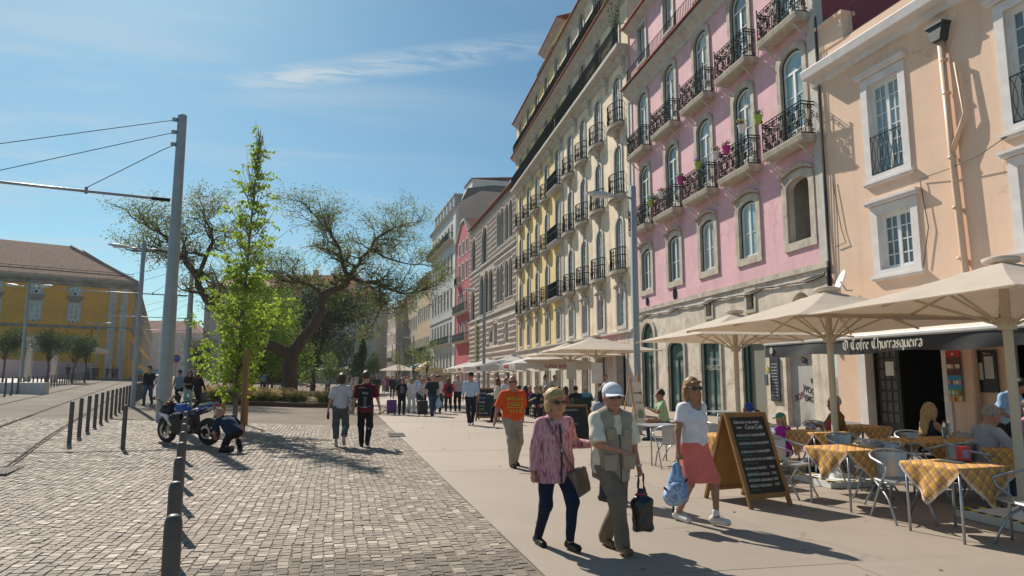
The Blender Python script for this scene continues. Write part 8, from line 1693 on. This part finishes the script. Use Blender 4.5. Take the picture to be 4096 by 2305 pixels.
# ---------------------------------------------------------------- blue sport motorcycle and the man kneeling behind it
rx,ry=at(552,15.95); fx,fy=at(431,16.65); ang=math.atan2(fy-ry,fx-rx); mx_,my_=(rx+fx)/2,(ry+fy)/2
moto=E('motorcycle','blue and white sport motorcycle parked on the cobbles','motorcycle',(mx_,my_,g(mx_,my_)+.008),ang); moto.rotation_euler=(R(-7),0,ang)
BLU=mat('metallic blue paint',(.010,.045,.26),.22,.25,.06,3,coat=.8); WHP=mat('white fairing paint',(.62,.62,.62),.3,0,.05,coat=.6); BLK=mat('satin black part',(.014,.014,.015),.45,.2,.3,9); TY=mat('tyre rubber',(.02,.02,.02)); CHR=mat('machined steel',(.5,.5,.5),.3,.9,.1); 
def wheel(x,r,w):
    e=bpy.data.objects.new('wheel',None); link(e,moto); e.location=(x,0,r)
    m=MB(); prof=[]; n=28
    pr=[(r-.10,-w*.42),(r-.05,-w*.5),(r-.015,-w*.36),(r,-.0),(r-.015,w*.36),(r-.05,w*.5),(r-.10,w*.42)]; m.lathe(pr,n,M=Matrix.Rotation(R(-90),3,'X'),cap=False); m.build('tyre',TY,e,smooth=True)
    m=MB(); m.lathe([(r-.105,-w*.44),(r-.12,-w*.3),(r-.12,w*.3),(r-.105,w*.44)],n,M=Matrix.Rotation(R(-90),3,'X'),cap=False); m.lathe([(.045,-w*.5),(.045,w*.5)],12,M=Matrix.Rotation(R(-90),3,'X'))
    for k in range(5): a=k*1.2566; m.tube([(.03*math.cos(a),0,.03*math.sin(a)),((r-.11)*math.cos(a+.2),0,(r-.11)*math.sin(a+.2))],[.022,.018],6)
    m.build('rim',BLK if x<0 else mat('grey rim',(.25,.25,.26),.35,.6),e,smooth=True)
    for s in (-1,1):
        m=MB(); Mx=Matrix.Rotation(R(-90),3,'X'); m.lathe([(.10,s*w*.55),(.155,s*w*.55),(.155,s*w*.55+.006),(.10,s*w*.55+.006),(.10,s*w*.55)],24,M=Mx,cap=False); m.build('brake_disc',CHR,e)
wheel(.70,.30,.12); wheel(-.70,.315,.18)
def vol(name,m_,W,fold=0,res=.012,cuts=()): return put(W.mesh(name,m_,res,cuts,fold),name,moto)
vol('fuel_tank',BLU,Vol().el((.12,0,.80),(.27,.145,.13),.05).el((-.08,0,.76),(.16,.10,.10),.06).rc((.30,0,.84),(.05,0,.87),.09,.08,.05))
vol('front_fender',BLU,Vol().rc((.95,0,.53),(.72,0,.655),.03,.04,.05,None,(1,1.8,1)).rc((.72,0,.655),(.48,0,.55),.04,.035,.04,None,(1,1.8,1)))
vol('nose_fairing',BLK,Vol().el((.62,0,.80),(.22,.17,.13),.04).rc((.86,0,.74),(.55,0,.92),.05,.10,.06))
for s in (-1,1):
    vol('side_fairing',WHP,Vol().rc((.72,s*.15,.72),(.42,s*.19,.66),.035,.05,.05,None,(1,.5,1)).rc((.50,s*.18,.66),(.30,s*.16,.38),.045,.03,.05,None,(1,.5,1)))
    vol('lower_cowl',BLK,Vol().rc((.34,s*.16,.40),(.02,s*.15,.44),.06,.05,.05,None,(1,.5,1)).rc((.36,s*.17,.60),(.16,s*.17,.58),.05,.04,.05,None,(1,.4,1)))
    vol('tank_flash',WHP,Vol().rc((.30,s*.135,.72),(.06,s*.125,.76),.022,.03,.02,None,(1,.5,1)))
    m=MB(); m.tube([(.72,s*.10,.30),(.42,s*.10,.93)],[.028,.026],10); m.build('fork_leg',CHR if 0 else BLK,moto,smooth=True)
    m=MB(); m.tube([(.0,s*.11,.42),(-.70,s*.13,.315)],[.05,.035],8); m.build('swing_arm',BLK,moto,smooth=True)
    m=MB(); m.tube([(.40,s*.12,.92),(.34,s*.32,.94)],.018,8); m.build('handlebar',BLK,moto)
    m=MB(); m.tube([(.36,s*.2,.935),(.33,s*.36,.945)],.026,8); m.build('grip',TY,moto)
    m=MB(); m.tube([(.62,s*.14,.95),(.60,s*.27,1.09)],.012,6); st=m.build('mirror_stem',BLK,moto); vol('mirror',BLK,Vol().el((.60,s*.33,1.12),(.035,.085,.05),.02)); m=MB(); m.lathe([(.0,0),(.06,.001)],14,(.562,s*.33,1.12),M=Matrix.Scale(.65,3,(0,0,1))@Matrix.Rotation(R(-90),3,'Y')); m.build('mirror_glass',CHR,moto)
    m=MB(); m.tube([(-.16,s*.14,.40),(-.30,s*.2,.36)],.015,6); m.box((-.2,s*.14,.42),(.12,.02,.10)); m.build('foot_peg',CHR,moto)
vol('seat',mat('black seat vinyl',(.018,.018,.02),.55),Vol().rc((-.12,0,.745),(-.40,0,.80),.075,.085,.05,None,(1,1.35,.7)))
vol('pillion_seat',mat('tan seat vinyl',(.40,.36,.30),.5),Vol().rc((-.52,0,.925),(-.78,0,.965),.06,.06,.04,None,(1,1.4,.6)))  # cream-tan is the pillion seat's own colour
vol('tail_fairing',BLU,Vol().rc((-.22,0,.70),(-.55,0,.84),.07,.085,.05,None,(1,1.2,.8)).rc((-.55,0,.86),(-1.0,0,.965),.075,.03,.05,None,(1,1.3,.8)))
for s in (-1,1): vol('tail_stripe',WHP,Vol().rc((-.30,s*.10,.77),(-.82,s*.085,.90),.016,.012,.01,None,(1,.7,1)))
vol('engine',BLK,Vol().bx((.12,0,.42),(.20,.13,.14),.04,.05).bx((.22,0,.60),(.12,.12,.10),.03,.05).rc((.05,-.1,.30),(-.25,-.1,.27),.06,.06,.04).bx((-.18,0,.52),(.10,.09,.12),.03,.05))
for k in range(4): m=MB(); m.tube([(.36,-.08+.05*k,.55),(.42,-.07+.045*k,.38),(.20,-.05+.03*k,.24)],.02,6); m.build('exhaust_header',CHR,moto,smooth=True)
m=MB(); m.tube([(-.25,-.12,.28),(-.55,-.2,.42),(-.80,-.22,.50)],[.04,.055,.06],12); m.build('silencer',CHR,moto,smooth=True)
m=MB(); m.tube([(.30,0,.74),(-.05,.14,.55),(-.12,.13,.42)],.03,6); m.tube([(.30,0,.74),(-.05,-.14,.55),(-.12,-.13,.42)],.03,6); m.tube([(-.1,.09,.62),(-.75,.05,.80)],.018,6); m.tube([(-.1,-.09,.62),(-.75,-.05,.80)],.018,6); m.build('frame',BLK,moto)
m=MB(); n=9
for j in range(5):
    pass
vs=[(.80-.40*j/4,(.15-.02*j)*math.sin(a),.86+.24*(j/4)**.8+(.05*(math.cos(a)))) for j in range(5) for a in np.linspace(-1.3,1.3,n)]
m.add(vs,[(j*n+i,j*n+i+1,(j+1)*n+i+1,(j+1)*n+i) for j in range(4) for i in range(n-1)]); m.build('windscreen',mat('smoked screen',(.30,.33,.35),.05,0,.05,trans=.85,spec=.6),moto,smooth=True)
m=MB(); m.box((.47,0,.93),(.10,.16,.06)); m.lathe([(.05,0),(.055,.03)],14,(.46,.05,.96)); m.build('instruments',BLK,moto)
m=MB(); m.lathe([(.03,0),(.03,.05)],10,(.40,.16,.96)); m.build('red_reservoir',REDP,moto)
m=MB(); m.tube([(-.88,.03,.90),(-.98,.03,.74)],.012,5); m.tube([(-.88,-.03,.90),(-.98,-.03,.74)],.012,5); m.build('plate_bracket',BLK,moto)
PM=Matrix.Rotation(R(-28),3,'Y')
m=MB(); m.box((-1.0,0,.70),(.008,.22,.17),0,0,PM); pl_=m.build('number_plate',WHITE,moto)
for t,z in (('27',.74),('BD-XX',.67)): text(t,.085,IRON,pl_,(-1.012+(z-.70)*.5-.0,0,z),(R(90)+R(28)*0,0,R(-90)),'plate_text',ext=.003)
m=MB(); m.tube([(-.05,.12,.30),(-.12,.30,.0)],.014,6); m.build('kickstand',BLK,moto)
m=MB(); m.box((-.99,0,.93),(.03,.12,.05)); m.build('tail_light',REDP,moto)
kx,ky=at(600,15.2)
km=person('man in dark blue T-shirt kneeling behind the motorcycle wheel',kx,ky,28,1.60,'stand',skin_='red',top=(.012,.03,.06),sleeve=.5,hem=-.1,bottom=(.012,.012,.014),shoes=(.03,.03,.03),hair=None,lod=1,pel=(0,-.05,.46),lean=.86,side=-.28,hpit=.45,hyaw=R(25),hL=(-.30,.40,.32),hR=(.34,.10,.36),fL=(-.14,-.40,.11),fR=(.20,.06,.08),plR=(1,-.2,.2),fat=1.12)
text('surf club',.09,mat('pale shirt print',(.35,.42,.5),.7),km['e'],km['T']((0,-.135,.33)),(R(90-49),0,0),'shirt_print',ext=.012)
# ---------------------------------------------------------------- thin summer haze
hz=MB(); hz.bx(-1560,1560,-75,2560,-1.2,42); hm=bpy.data.materials.new('haze air'); hm.use_nodes=True; nt=hm.node_tree; nt.nodes.remove(nt.nodes['Principled BSDF'])
pv=nt.nodes.new('ShaderNodeVolumePrincipled'); pv.inputs['Color'].default_value=(.92,.95,1,1); pv.inputs['Density'].default_value=.00028; pv.inputs['Anisotropy'].default_value=.3; nt.links.new(pv.outputs[0],nt.nodes['Material Output'].inputs['Volume'])
tag(hz.build('haze',hm),kind='stuff')
finish_text()
